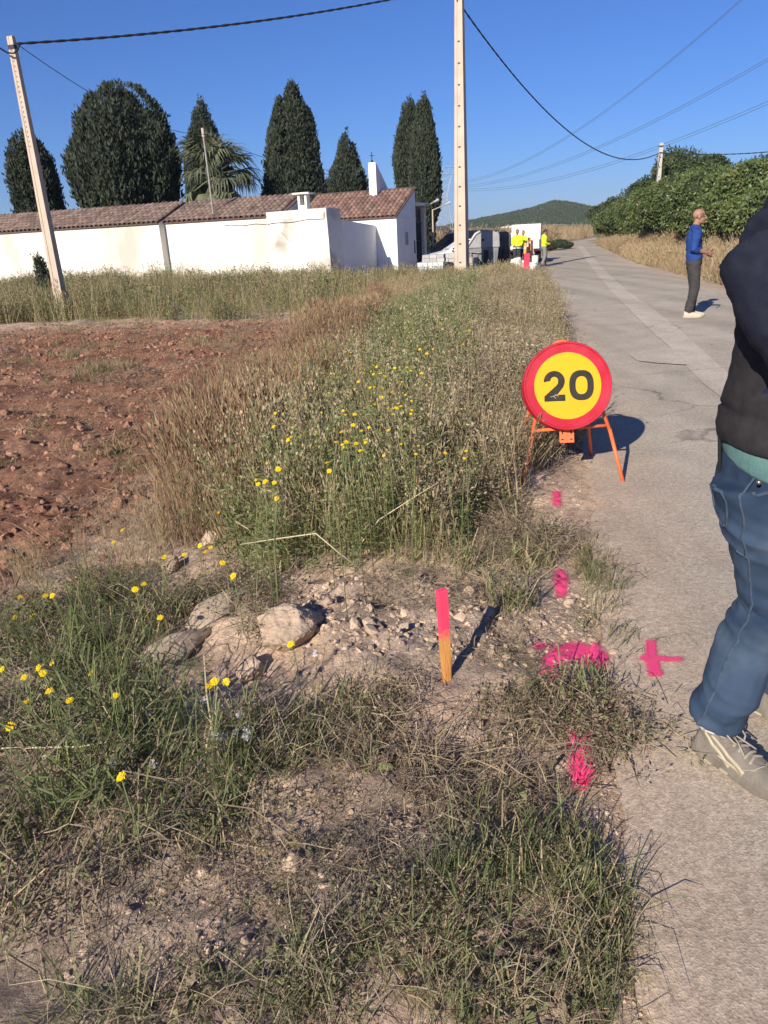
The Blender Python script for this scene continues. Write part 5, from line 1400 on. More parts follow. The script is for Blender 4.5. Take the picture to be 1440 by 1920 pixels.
# ------------------------------------------------------------------ single rocks
def rock(px, py, size, label, seed, rz=0, sink=.3, sub=4, m_=None):
    b = on_ground(px, py)
    bm = bmesh.new(); bmesh.ops.create_icosphere(bm, subdivisions=sub, radius=1)
    g = random.Random(seed); cuts = [(Vector((g.uniform(-1, 1), g.uniform(-1, 1), g.uniform(-.6, 1))).normalized(), g.uniform(.55, .9)) for _ in range(11)]
    for v in bm.verts:
        p = v.co.copy()
        for n_, c in cuts:
            d_ = p.dot(n_)
            if d_ > c: p -= n_ * (d_ - c) * .88
        nn = float(fbm(p.x * 2.6 + seed, p.y * 2.6 + p.z * 1.7, 4, seed)); p *= 1 + .20 * nn + .08 * float(fbm(p.x * 9 + seed, p.y * 9 + p.z * 7, 3, seed + 2))
        v.co = Vector((p.x * size[0], p.y * size[1], p.z * size[2]))
    me_ = bpy.data.meshes.new('rock'); bm.to_mesh(me_); bm.free(); me_.materials.append(m_ or m_rock)
    me_.polygons.foreach_set('use_smooth', [True] * len(me_.polygons))
    o = link('rock', me_, None, (b.x, b.y, b.z + size[2] * (1 - 2 * sink)), (0, 0, rz))
    e_ = o.modifiers.new('split', 'EDGE_SPLIT'); e_.split_angle = rad(28)
    return tag(o, label, 'rock', 'rocks on the near verge')
m_slab = mat('grey_rock', (.40, .315, .225), (.47, .375, .275), 3, .95, .6, 16, c3=(.22, .185, .14), scale3=2)
rock(548, 1190, (.170, .12, .085), 'big pale rounded boulder left of the pink stake', 3, rad(25), .26, 5)
rock(468, 1265, (.065, .05, .055), 'small tilted stone below the big boulder', 8, rad(50), .2)
rock(405, 1150, (.20, .095, .075), 'long flat grey slab left of the big boulder', 12, rad(52), .3, 4, m_slab)
rock(330, 1220, (.22, .095, .06), 'lower grey slab half hidden by weeds, left of boulder', 15, rad(48), .35, 4, m_slab)
rock(395, 1022, (.055, .05, .06), 'pinkish stone standing in the grass above the slabs', 21, .3, .2)
rock(322, 1070, (.06, .05, .06), 'pinkish stone at the field edge beside yellow flowers', 24, .9, .25)
rock(548, 1622, (.030, .026, .026), 'small tan stone on bare soil near the bottom', 31, .4, .3, 3)
rock(155, 1512, (.035, .03, .035), 'small pink stone among grass at lower left', 33, 1.2, .3, 3)
rock(950, 1232, (.022, .02, .016), 'pebble left of the pink arc', 41, .2, .25, 3)
rock(1148, 1228, (.024, .022, .020), 'round pebble right of the pink arc', 43, .2, .2, 3)
rock(1006, 1178, (.026, .02, .016), 'pebble above the pink arc', 45, .8, .2, 3)
rock(1068, 1130, (.03, .024, .018), 'flat stone below the pink blob', 47, .5, .3, 3)

# ------------------------------------------------------------------ yellow flowers, seed heads
m_pet = mat('yellow_petal', (.86, .60, .012), (.90, .68, .02), 40, .6, transl=.25)
m_eye = mat('flower_disc', (.62, .36, .006), None, rough=.8)
m_fst = mat('flower_stem', (.13, .17, .06), (.18, .20, .08), 8, .7)
def petals_mesh(n, seed):
    g = random.Random(seed); mb = MB()
    for ring, (r, z, k) in enumerate(((1.0, .0, n), (.68, .12, n - 4))):
        for i in range(k):
            a = 2 * math.pi * i / k + g.uniform(-.1, .1) + ring * .2; d_ = Vector((math.cos(a), math.sin(a), 0)); s_ = Vector((-d_.y, d_.x, 0)); L_ = r * g.uniform(.85, 1.05); dr = g.uniform(-.10, .22)
            mb.add([d_ * .12 + Vector((0, 0, z)), d_ * L_ * .65 + s_ * .15 + Vector((0, 0, z + dr * .7)), d_ * L_ + s_ * .08 + Vector((0, 0, z + dr)), d_ * L_ - s_ * .08 + Vector((0, 0, z + dr)), d_ * L_ * .65 - s_ * .15 + Vector((0, 0, z + dr * .7))], [(0, 1, 2, 3, 4)])
    return mb.mesh('petals', m_pet, False, False)
pmesh = [petals_mesh(18, i) for i in range(3)]
mb = MB(); mb.ell((0, 0, .1), (.26, .26, .16), 8, 5); dmesh = mb.mesh('flower_disc', m_eye, True)
mb = MB(); mb.ell((0, 0, -.16), (.28, .28, .22), 8, 5); cmesh = mb.mesh('calyx', m_fst, True)
def flower(px, py, h, size, label, i, group):
    p = at_height(px, py, h); g = random.Random(i * 7 + 1)
    off = Vector((g.uniform(-.06, .06), g.uniform(-.04, .04), 0)) * (h / .5)
    bx, by = p.x + off.x, p.y + off.y; bz = gz(bx, by)
    r_ = empty('yellow_flower', (bx, by, bz), 0, label, 'flower', group)
    hd = p - Vector((bx, by, bz))
    mb = MB(); mb.tube([(0, 0, -.01), hd * .5 + Vector((off.x * .25, off.y * .25, .02)), hd], [.0022, .0018, .0015], 5)
    mb.build('stem', m_fst, r_, True)
    nrm = (Vector((0, 0, 1)) * g.uniform(.5, 1.0) + to_sun * g.uniform(.2, .9) + Vector((g.uniform(-.4, .4), g.uniform(-.4, .4), 0))).normalized()
    q = nrm.to_track_quat('Z', 'Y').to_matrix().to_4x4()
    hdobj = link('petals', pmesh[i % 3], r_); hdobj.matrix_local = Matrix.Translation(hd) @ q @ Matrix.Scale(size, 4)
    for nm, me_ in (('flower_disc', dmesh), ('calyx', cmesh)):
        link(nm, me_, hdobj)
near = [(27, 1158), (72, 1252), (80, 1262), (97, 1243), (45, 1270), (92, 1296), (130, 1314), (50, 1316), (18, 1362), (170, 1262), (216, 1304), (227, 1456), (4, 1255), (392, 1287), (402, 1278), (424, 1279)]
own = {0: 'topmost yellow flower of the left clump, at the left edge', 1: 'yellow flower in the tight double cluster, upper one', 2: 'yellow flower in the tight double cluster, lower one', 6: 'largest open yellow flower of the left clump', 8: 'yellow flower hanging low beside the left edge', 10: 'yellow flower on its own at the right of the left clump', 11: 'lowest yellow flower, alone above the bare soil', 12: 'yellow flower cut by the left picture edge', 13: 'yellow flower below the small tilted stone, left of three', 14: 'yellow flower below the small tilted stone, middle of three', 15: 'yellow flower below the small tilted stone, right of three'}
own2 = {0: 'single yellow flower left of the flat grey slabs', 1: 'single yellow flower just below the big boulder', 6: 'yellow flower at the field edge, lower of a loose pair', 7: 'yellow flower at the field edge, upper of a loose pair', 8: 'yellow flower beside the pinkish stone, left of two', 9: 'yellow flower beside the pinkish stone, right of two', 11: 'yellow flower just above the long flat grey slab', 19: 'topmost yellow flower beside the red field'}
for i, (x, y) in enumerate(near): flower(x, y, .20 + .05 * (i % 3), .0145 + .001 * (i * 5 % 5), own.get(i, 'yellow wildflower in the clump of green grass at the left edge'), i, 'yellow flowers in the near left clump')
mid = [(300, 1158), (545, 1208), (85, 1117), (98, 1117), (62, 1155), (38, 1120), (213, 1017), (230, 993), (308, 1045), (345, 1038), (417, 1055), (437, 1080), (395, 1027), (385, 1035), (270, 1095), (253, 1105), (375, 1023), (410, 960), (392, 925), (300, 880)]
for i, (x, y) in enumerate(mid): flower(x, y, .16 + .04 * (i % 4), .016, own2.get(i, 'yellow wildflower between the field edge and the boulder'), 40 + i, 'yellow flowers along the field edge')
verge = [(480, 900), (484, 908), (497, 903), (514, 905), (522, 880), (500, 868), (518, 935), (613, 868), (617, 883), (540, 825), (545, 815), (549, 805), (570, 748), (516, 775), (513, 800), (629, 710), (648, 660), (662, 797), (640, 810), (650, 835), (688, 823), (685, 830), (668, 832), (643, 770), (665, 777), (703, 757), (690, 763), (715, 745), (752, 762), (742, 766), (728, 807), (715, 700), (740, 690), (718, 668), (706, 688), (690, 680), (735, 628), (738, 640), (770, 695), (763, 690), (775, 660), (780, 655), (787, 658), (812, 655), (800, 663), (835, 645), (822, 590), (825, 605), (830, 618), (850, 605), (867, 590), (875, 610), (880, 620), (845, 622), (860, 628), (651, 656), (672, 680), (683, 700), (700, 702), (680, 652), (760, 740), (765, 650), (790, 700), (735, 640), (722, 706), (748, 672), (812, 690), (798, 640), (868, 645), (845, 600), (885, 640), (840, 660), (672, 716), (694, 727), (655, 742), (712, 728), (735, 735)]
for i, (x, y) in enumerate(verge): flower(x, y, .52 + .05 * (i % 5), .0098 + .0011 * (i * 7 % 5), 'yellow wildflower in the tall grass left of the speed sign', 80 + i, 'yellow flowers in the tall verge grass')
gg = random.Random(12)
for i in range(70):
    flower(gg.triangular(520, 900, 760), gg.uniform(585, 860), .5 + .05 * (i % 4), .009, 'yellow wildflower in the tall grass left of the speed sign', 170 + i, 'yellow flowers in the tall verge grass')
m_puff = mat('seed_puff', (.85, .83, .79), None, rough=.9, transl=.4)
mb = MB(); g = random.Random(4)
for k in range(70):
    d_ = Vector((g.gauss(0, 1), g.gauss(0, 1), g.gauss(0, 1))).normalized(); s_ = d_.orthogonal().normalized() * .10
    mb.add([d_ * .15, d_ + s_, d_ * 1.05, d_ - s_], [(0, 1, 2, 3)])
mb.ell((0, 0, 0), (.5, .5, .5), 8, 5)
puff = mb.mesh('puff', m_puff)
for i, (x, y) in enumerate([(403, 1378), (418, 1382), (463, 1368), (462, 1381), (441, 1375), (383, 1312), (450, 1340), (288, 1432), (372, 1433), (210, 1430), (262, 1268), (590, 1225), (350, 1320)]):
    p = at_height(x, y, .09); r_ = empty('seed_head', (p.x, p.y, p.z - .09), 0, 'white fluffy seed head in the low weeds below the boulder', 'seed head', 'white seed heads')
    q = MB(); q.tube([(0, 0, -.01), (.004, 0, .05), (0, 0, .09)], .0012, 4); q.build('stem', m_fst, r_)
    link('puff', puff, r_, (0, 0, .09), (i, i * .7, 0), (.014,) * 3)
# long loose straws lying across the grass
m_bend = mat('bent_straw', (.55, .47, .30), None, rough=.8)
for i, (pts_, lb) in enumerate([([(450, 1020, .25), (520, 1010, .28), (592, 1000, .34), (640, 1040, .22), (700, 1085, .06)], 'pale bent straw lying across the grass above the boulder'), ([(672, 1025, .10), (710, 975, .22), (780, 930, .32), (862, 880, .42)], 'long tan straw arching in front of the tall grass'), ([(190, 1095, .2), (270, 1140, .12), (345, 1160, .05)], 'brown twig lying in front of the grey slabs'), ([(0, 1403, .12), (150, 1400, .1), (290, 1375, .1)], 'thin pale straw across the left clump')]):
    P_ = [at_height(*p) for p in pts_]
    mb = MB(); mb.tube(P_, [.003] * (len(P_) - 1) + [.0012], 5)
    tag(mb.build('straw', m_bend if i != 2 else m_twig, None, True), lb, 'straw')
# ------------------------------------------------------------------ people
def remesh(mb, name, mats, voxel, smooth=4, wrinkle=None):
    """fuse overlapping limbs into one continuous surface"""
    me0 = mb.mesh(name + '_raw', mats); o = bpy.data.objects.new('tmp', me0); COL.objects.link(o)
    r = o.modifiers.new('r', 'REMESH'); r.mode = 'VOXEL'; r.voxel_size = voxel
    s_ = o.modifiers.new('s', 'SMOOTH'); s_.factor = .5; s_.iterations = smooth
    dg = bpy.context.evaluated_depsgraph_get(); dg.update()
    me = bpy.data.meshes.new_from_object(o.evaluated_get(dg)); me.name = name
    bpy.data.objects.remove(o); bpy.data.meshes.remove(me0)
    if not len(me.materials):
        for m in (mats if isinstance(mats, (list, tuple)) else [mats]): me.materials.append(m)
    if wrinkle:
        n = len(me.vertices); co = np.empty(n * 3, np.float32); no = np.empty(n * 3, np.float32)
        me.vertices.foreach_get('co', co); me.vertices.foreach_get('normal', no)
        co = co.reshape(-1, 3); no = no.reshape(-1, 3)
        co += no * wrinkle(co.astype(float))[:, None].astype(np.float32)
        me.vertices.foreach_set('co', co.ravel()); me.update()
    me.polygons.foreach_set('use_smooth', [True] * len(me.polygons))
    return me
def folds(co, amp, fz, fx, seed, z0=None, z1=None):
    """soft cloth folds, mostly across the limb"""
    a = fbm(co[:, 0] * fx + co[:, 2] * fz * .5, co[:, 2] * fz + co[:, 1] * fx * .7, 3, seed)
    w = 1.0
    return amp * (1 - 2 * np.abs(a)) * w
m_skin = mat('skin', (.46, .245, .175), (.40, .20, .14), 8, .55, spec=.4)
m_skin2 = mat('skin_tan', (.34, .185, .125), (.30, .155, .10), 8, .6)
def limb(mb, pts, r, n=12, flat=1.0): mb.tube(pts, r, n, 0, True, flat)
def ball(mb, c, r): mb.ell(c, r if hasattr(r, '__len__') else (r, r, r), 12, 8)
def head_shape(mb, c, s=1.0, yaw=0.0, fwd=None):
    """head facing +Y (local) turned by yaw; c = centre between the ears"""
    M_ = Matrix.Rotation(yaw, 3, 'Z'); C_ = Vector(c)
    def P(x, y, z): return C_ + M_ @ Vector((x * s, y * s, z * s))
    mb.ell(P(0, -.012, .035), (.076 * s, .097 * s, .088 * s), 14, 10, 0, M_)
    mb.ell(P(0, .022, -.035), (.060 * s, .072 * s, .082 * s), 12, 8, 0, M_)
    mb.ell(P(0, .060, -.092), (.030 * s, .026 * s, .022 * s), 10, 6, 0, M_)       # chin
    mb.tube([P(0, .088, .018), P(0, .108, -.012), P(0, .118, -.030)], [.010 * s, .013 * s, .016 * s], 8)   # nose
    mb.ell(P(0, .105, -.034), (.019 * s, .014 * s, .012 * s), 8, 6, 0, M_)
    mb.ell(P(0, .086, -.060), (.026 * s, .013 * s, .012 * s), 8, 6, 0, M_)        # lips
    mb.ell(P(0, .072, .032), (.055 * s, .022 * s, .014 * s), 10, 6, 0, M_)        # brow
    for sx in (-1, 1): mb.ell(P(sx * .078, -.012, -.008), (.012 * s, .022 * s, .034 * s), 8, 6, 0, M_)
    return P
def eyes(root, P, s=1.0):
    for sx in (-1, 1):
        q = MB(); q.ell(P(sx * .031, .079, .012), (.011 * s, .008 * s, .009 * s), 8, 6); q.build('eye', mat('eye', (.55, .52, .48), (.08, .05, .03), 60, .2), root, True)
def hand(mb, wrist, d, up, side, s=1.0, curl=.6):
    """palm + five fingers; d = direction of the fingers, up = back of the hand, side = towards the thumb"""
    w, d, up, side = Vector(wrist), Vector(d).normalized(), Vector(up).normalized(), Vector(side).normalized()
    mb.tube([w - d * .01, w + d * .045 * s, w + d * .085 * s], [(.019 * s, .027 * s), (.017 * s, .038 * s), (.013 * s, .036 * s)], 10, 0, True, 1.0, up)
    for k, (o, ln) in enumerate(((-.028, .062), (-.009, .076), (.010, .080), (.029, .072))):
        b = w + d * .082 * s + side * o * s; p = [b]; dd = d.copy()
        for j in range(3):
            a = curl * (.55, .9, .7)[j]; dd = (dd * math.cos(a) - up * math.sin(a)).normalized(); up2 = up
            p.append(p[-1] + dd * ln * s * (.42, .32, .26)[j])
        mb.tube(p, [.0090 * s, .0088 * s, .0080 * s, .0062 * s], 8)
    b = w + d * .025 * s + side * .030 * s
    t = (d * .6 + side * .7 - up * .25).normalized(); t2 = (d * .9 + side * .05 - up * .5).normalized()
    mb.tube([b, b + t * .038 * s, b + t * .038 * s + t2 * .034 * s, b + t * .04 * s + t2 * .058 * s], [.013 * s, .0108 * s, .0098 * s, .007 * s], 8)
def shoe(root, ankle, ang, m_up, m_sole, s=1.0, name='shoe', detail=False, vox=.006):
    """shoe built along +Y from the heel, turned by ang about Z (child empty carries no geometry)"""
    R_ = Matrix.Translation(Vector(ankle)) @ Matrix.Rotation(ang, 4, 'Z') @ Matrix.Scale(s, 4)
    L_ = .305
    prof = [(-.085, .030, .050), (-.070, .037, .078), (-.03, .038, .092), (.01, .037, .086), (.06, .040, .072), (.11, .046, .058), (.16, .047, .048), (.20, .038, .036), (.218, .020, .024)]
    mb = MB(); n = 16; rings = []
    for y, w, h in prof:
        ring = []
        for k in range(n):
            a = 2 * math.pi * k / n; c, s2 = math.cos(a), math.sin(a)
            ring.append(Vector((w * (abs(c) ** .75) * (1 if c > 0 else -1), y, .022 + (h if s2 > 0 else .0) * abs(s2) ** .8)))
        rings.append(ring)
    vs = [p for r_ in rings for p in r_]; f = []
    for i in range(len(prof) - 1):
        for k in range(n): f.append((i * n + k, i * n + (k + 1) % n, i * n + n + (k + 1) % n, i * n + n + k))
    f.append(tuple(range(n))); f.append(tuple((len(prof) - 1) * n + k for k in range(n))[::-1])
    mb.add(vs, f)
    mb.tube([(0, -.035, .06), (0, -.04, .115)], [(.05, .036), (.046, .034)], 14, 0, True, 1, (0, 1, 0))   # collar
    if detail:
        mb.tube([(0, .008, .10), (0, -.004, .128), (0, -.016, .15)], [(.010, .030), (.008, .031), (.005, .026)], 12, 0, True, 1, (0, 1, .4))   # tongue
    me = remesh(mb, name, m_up, vox, 2)
    o = link(name, me, root); o.matrix_local = R_
    mb = MB()
    sole = [(-.097, .022), (-.085, .034), (-.05, .042), (0, .039), (.05, .042), (.11, .051), (.16, .052), (.20, .043), (.224, .026), (.232, .008)]
    out = [Vector((w, y, 0)) for y, w in sole] + [Vector((-w, y, 0)) for y, w in reversed(sole)]
    top = [Vector((p.x * .93, p.y * .985, 0)) for p in out]
    nn = len(out); lift = [max(0, (p.y - .12) / .11) ** 2 * .018 + max(0, (-p.y - .06) / .04) * .006 for p in out]
    vs = [p + Vector((0, 0, l)) for p, l in zip(out, lift)] + [p + Vector((0, 0, .030 + l * .8)) for p, l in zip(top, lift)]
    mb.add(vs, [tuple(range(nn - 1, -1, -1)), tuple(range(nn, 2 * nn))] + [(i, (i + 1) % nn, (i + 1) % nn + nn, i + nn) for i in range(nn)])
    mb.build('sole', m_sole, o, bevel=.004)
    return o

def surface_strip(me, pts, w, lift, m_, name, parent, centre=None, ref=None, n=5):
    """thin strip laid on a mesh surface along 3-D guide points (snapped to it)"""
    bvh = BVHTree.FromPolygons([v.co for v in me.vertices], [p.vertices for p in me.polygons])
    P_ = []
    pts = [Vector(p) for p in pts]
    fine = []
    for i in range(len(pts) - 1):
        for k in range(n): fine.append(pts[i].lerp(pts[i + 1], k / n))
    fine.append(pts[-1])
    for p in fine:
        loc, nor, _, _ = bvh.find_nearest(p); P_.append((loc, nor))
    mb = MB(); vs = []
    for i, (p, nr) in enumerate(P_):
        t = (P_[min(i + 1, len(P_) - 1)][0] - P_[max(i - 1, 0)][0]).normalized(); sd = t.cross(nr).normalized()
        wi = w[min(int(i / n), len(w) - 1)] if hasattr(w, '__len__') else w
        if hasattr(w, '__len__'):
            j = i / n; a = int(min(j, len(w) - 2)); wi = w[a] + (w[a + 1] - w[a]) * (j - a)
        vs += [p - sd * wi / 2 - nr * .002, p - sd * wi / 2 + nr * lift, p + sd * wi / 2 + nr * lift, p + sd * wi / 2 - nr * .002]
    f = []
    for i in range(len(P_) - 1):
        for k in range(3): f.append((4 * i + k, 4 * i + k + 1, 4 * i + 4 + k + 1, 4 * i + 4 + k))
    f += [(0, 1, 2, 3), tuple(4 * (len(P_) - 1) + k for k in (3, 2, 1, 0))]
    mb.add(vs, f)
    return mb.build(name, m_, parent, True)

# ---- man in the foreground, at the right edge: arms crossed, facing towards the camera's right
NM = empty('person', (0, 0, 0), 0, 'person in dark sweatshirt and blue jeans with crossed arms, cut by right edge', 'person')
f_ = Vector((.50, -.866, 0)); rt_ = Vector((-.866, -.50, 0)); UP = Vector((0, 0, 1))
hipc = Vector((1.045, 1.825, 0))
def L3(r, f, z): return hipc + rt_ * r + f_ * f + UP * z
gR, gL = .004, .004
knR, anR = Vector((1.068, 1.835, .545)), Vector((.968, 1.868, .10))
hpR, hpL = L3(.092, 0, .90), L3(-.092, 0, .90)
anL = Vector((1.262, 2.052, .10)); knL = Vector((1.225, 1.945, .53))
shR, shL = L3(.205, .01, 1.475), L3(-.205, .01, 1.475)
elR, elL = L3(.245, .17, 1.265), L3(-.245, .17, 1.265)
wrR, wrL = L3(-.02, .27, 1.275), L3(.03, .25, 1.235)
m_navy = mat('navy_fleece', (.012, .014, .026), (.018, .020, .034), 30, .9, .25, 220, spec=.15)
m_black = mat('black_sweat', (.026, .024, .026), (.036, .034, .036), 30, .92, .25, 220, spec=.12)
m_teal = mat('teal_shirt', (.085, .175, .17), (.11, .21, .20), 20, .9, .2, 150)
def denim():
    m = mat('denim', (.020, .036, .068), (.046, .074, .122), 5, .88, .6, 420, detail=9, c3=(.095, .132, .180), scale3=3.2, bdist=.002, spec=.15)
    return m
m_denim = denim()
m_seam = mat('denim_seam', (.060, .085, .125), (.035, .055, .09), 60, .9)
# body (skin) under the clothes
mb = MB()
limb(mb, [L3(0, 0, .86), L3(0, 0, 1.0), L3(0, .01, 1.2), L3(0, .01, 1.40), L3(0, -.01, 1.5)], [(.10, .15), (.09, .14), (.10, .15), (.10, .17), (.06, .10)], 14)
limb(mb, [L3(0, -.015, 1.46), L3(0, .0, 1.58), L3(0, .01, 1.64)], [.068, .062, .058], 12)
for h_, k_, a_ in ((hpR, knR, anR), (hpL, knL, anL)): limb(mb, [h_, h_.lerp(k_, .5), k_, k_.lerp(a_, .35), a_, a_ - UP * .05], [.078, .07, .052, .05, .036, .034], 12)
for s_, e_, w_ in ((shR, elR, wrR), (shL, elL, wrL)): limb(mb, [s_, s_.lerp(e_, .5), e_, e_.lerp(w_, .4), w_], [.052, .046, .04, .04, .028], 12)
limb(mb, [shR, L3(0, 0, 1.47), shL], [.05, .07, .05], 12)
hd_yaw = math.atan2(-f_.x, f_.y)
HP = head_shape(mb, L3(0, .03, 1.735), 1.08, hd_yaw)
hand(mb, wrR, (wrR - elR), f_ * .8 + UP * .3, UP, 1.05, .35); hand(mb, wrL, (wrL - elL), f_ * .8 + UP * .3, UP, 1.05, .35)
body = link('body', remesh(mb, 'body', m_skin, .010, 3), NM); eyes(body, HP, 1.08)
mb = MB(); mb.ell(HP(0, -.022, .052), (.083, .102, .088), 14, 10, 0, Matrix.Rotation(hd_yaw, 3, 'Z')); link('hair', remesh(mb, 'hair', mat('dark_hair', (.03, .022, .017), (.05, .04, .03), 60, .8), .012, 2), NM)
# jeans
mb = MB()
limb(mb, [L3(0, -.005, .80), L3(0, -.012, .88), L3(0, -.008, .95), L3(0, 0, 1.015)], [(.128, .162), (.146, .182), (.140, .182), (.128, .172)], 20, 1.0)
mb2 = None
for h_, k_, a_, sg in ((hpR, knR, anR, 1), (hpL, knL, anL, -1)):
    ca = k_.lerp(a_, .35) - f_ * .012
    limb(mb, [h_ - f_ * .02 + UP * .03, h_.lerp(k_, .3), h_.lerp(k_, .62), k_ + f_ * .008, k_.lerp(a_, .22) - f_ * .010, ca, k_.lerp(a_, .68), a_ + UP * .035], [.106, .097, .084, .077, .080, .084, .080, .074], 16)
def jeans_wr(co):
    z = co[:, 2]
    kn = np.exp(-((z - .53) / .10) ** 2); an = np.exp(-((z - .17) / .09) ** 2); hp = np.exp(-((z - .80) / .08) ** 2)
    w = .25 + .9 * kn + .8 * an + .6 * hp
    return w * (.0105 * (1 - 2.4 * np.abs(fbm(co[:, 0] * 6 + co[:, 2] * 7, co[:, 2] * 13 - co[:, 1] * 9, 2, 91))) + .0030 * fbm(co[:, 0] * 30, co[:, 2] * 34 + co[:, 1] * 20, 2, 92))
jme = remesh(mb, 'jeans', m_denim, .0075, 3, jeans_wr)
# open the trouser legs cleanly at the hem
jeans = link('jeans', jme, NM)
outer = lambda z, fw, extra=.16: (L3(.092, 0, 0) + (Vector((0, 0, 0)))) + UP * z + rt_ * extra + f_ * fw
def leg_axis(z):
    if z > .9: return Vector((hpR.x, hpR.y, z))
    if z > knR.z: return knR.lerp(hpR, (z - knR.z) / (hpR.z - knR.z))
    return anR.lerp(knR, (z - anR.z) / (knR.z - anR.z))
seam = [leg_axis(z) + rt_ * .13 + f_ * fo for z, fo in ((.99, .02), (.92, .02), (.80, .015), (.68, .012), (.56, .01), (.44, .0), (.30, -.005), (.20, .0), (.135, .005))]
surface_strip(jme, seam, .006, .0018, m_seam, 'side_seam', jeans, n=6)
# rear pocket with phone, front pocket
def jp(z, fo, ro=.2): return leg_axis(z) + rt_ * ro + f_ * fo
pk = [jp(.945, -.118, .10), jp(.805, -.110, .10), jp(.775, -.075, .13), jp(.80, -.040, .16), jp(.935, -.045, .16)]
surface_strip(jme, pk, .006, .0025, m_seam, 'rear_pocket_stitching', jeans, n=5)
surface_strip(jme, [pk[0], jp(.942, -.08, .14), pk[4]], .010, .004, m_seam, 'rear_pocket_edge', jeans, n=5)
surface_strip(jme, [jp(.985, .055, .16), jp(.945, .06, .17), jp(.925, .09, .15), jp(.925, .14, .12)], .008, .003, m_seam, 'front_pocket_edge', jeans, n=5)
surface_strip(jme, [jp(.70, -.03, .17), jp(.685, .0, .17), jp(.69, .03, .17)], .005, .002, m_seam, 'crease_stitch', jeans, n=4)
q = MB(); pp = jp(.955, .058, .105); q.ell(pp, (.006, .006, .006), 8, 6); q.build('rivet', mat('copper', (.5, .35, .25), None, rough=.3, metal=.9), jeans, True)
q = MB(); pb_ = jp(.985, -.135, .085)
Mx = Matrix((( -f_.x, -rt_.x, 0), (-f_.y, -rt_.y, 0), (0, 0, 1)))
q.box((0, 0, 0), (.010, .072, .11)); ph = q.build('phone', mat('phone_black', (.012, .012, .014), None, rough=.25, spec=.6), NM, bevel=.003)
ph.location = at(1350, 846, 1.90); ph.rotation_euler = (0, rad(6), math.atan2(rt_.y, rt_.x) - math.pi / 2 + rad(35))
# teal shirt hem below the sweatshirt
mb = MB(); limb(mb, [L3(0, -.005, .984), L3(0, -.005, 1.0), L3(0, -.002, 1.02), L3(0, 0, 1.10)], [(.144, .180), (.152, .190), (.150, .190), (.13, .17)], 24)
tme = remesh(mb, 'shirt', m_teal, .008, 3, lambda c: .004 * fbm(c[:, 0] * 14, c[:, 1] * 14 + c[:, 2] * 5, 2, 95) - .02 * sm(.0, 1, np.clip((.99 - c[:, 2]) * 0, 0, 1)))
# tilt the shirt hem: lower at the front-right as in a relaxed shirt
co = np.empty(len(tme.vertices) * 3, np.float32); tme.vertices.foreach_get('co', co); co = co.reshape(-1, 3)
fr_ = (co[:, :2] - np.array([hipc.x, hipc.y])) @ np.array([f_.x, f_.y])
co[:, 2] += np.where(co[:, 2] < 1.0, -(fr_ + .16) * .22, 0); tme.vertices.foreach_set('co', co.ravel()); tme.update()
link('shirt', tme, NM)
# sweatshirt: torso + sleeves in one surface
mb = MB()
limb(mb, [L3(0, -.005, 1.005), L3(0, -.005, 1.035), L3(0, 0, 1.075), L3(0, .005, 1.15), L3(0, .012, 1.25), L3(0, .012, 1.36), L3(0, .0, 1.44), L3(0, -.02, 1.51)], [(.155, .202), (.160, .207), (.152, .200), (.150, .194), (.148, .186), (.150, .190), (.12, .175), (.07, .10)], 26)
for s_, e_, w_ in ((shR, elR, wrR), (shL, elL, wrL)):
    limb(mb, [s_ + UP * .01 - f_ * .01, s_.lerp(e_, .35), s_.lerp(e_, .7), e_, e_.lerp(w_, .35), e_.lerp(w_, .75), w_ - (w_ - e_) * .05], [.094, .098, .088, .080, .075, .065, .055], 16)
limb(mb, [shR - rt_ * .03 + UP * .01, L3(0, -.03, 1.525), shL + rt_ * .03 + UP * .01], [.088, .088, .088], 14)
limb(mb, [L3(0, -.07, 1.50), L3(0, -.075, 1.57), L3(0, -.055, 1.62)], [(.05, .09), (.055, .095), (.03, .06)], 14)   # hood
def sweat_wr(co):
    z = co[:, 2]
    w = .4 + .9 * np.exp(-((z - 1.10) / .06) ** 2) + .6 * np.exp(-((z - 1.30) / .08) ** 2)
    return w * .011 * (1 - 2.2 * np.abs(fbm(co[:, 0] * 5 + z * 6, z * 10 + co[:, 1] * 6, 2, 97))) + .012 * np.exp(-((z - 1.062) / .012) ** 2) * 0 - .008 * np.exp(-((z - 1.092) / .010) ** 2)
sme = remesh(mb, 'sweatshirt', [m_black, m_navy], .0085, 4, sweat_wr)
for p in sme.polygons:
    c = p.center - hipc; side = abs(Vector((c.x, c.y, 0)).dot(rt_))
    p.material_index = 1 if (p.center.z > 1.16 and (side > .165 or p.center.z > 1.40 or Vector((c.x, c.y, 0)).dot(f_) > .14)) else 0
link('sweatshirt', sme, NM)
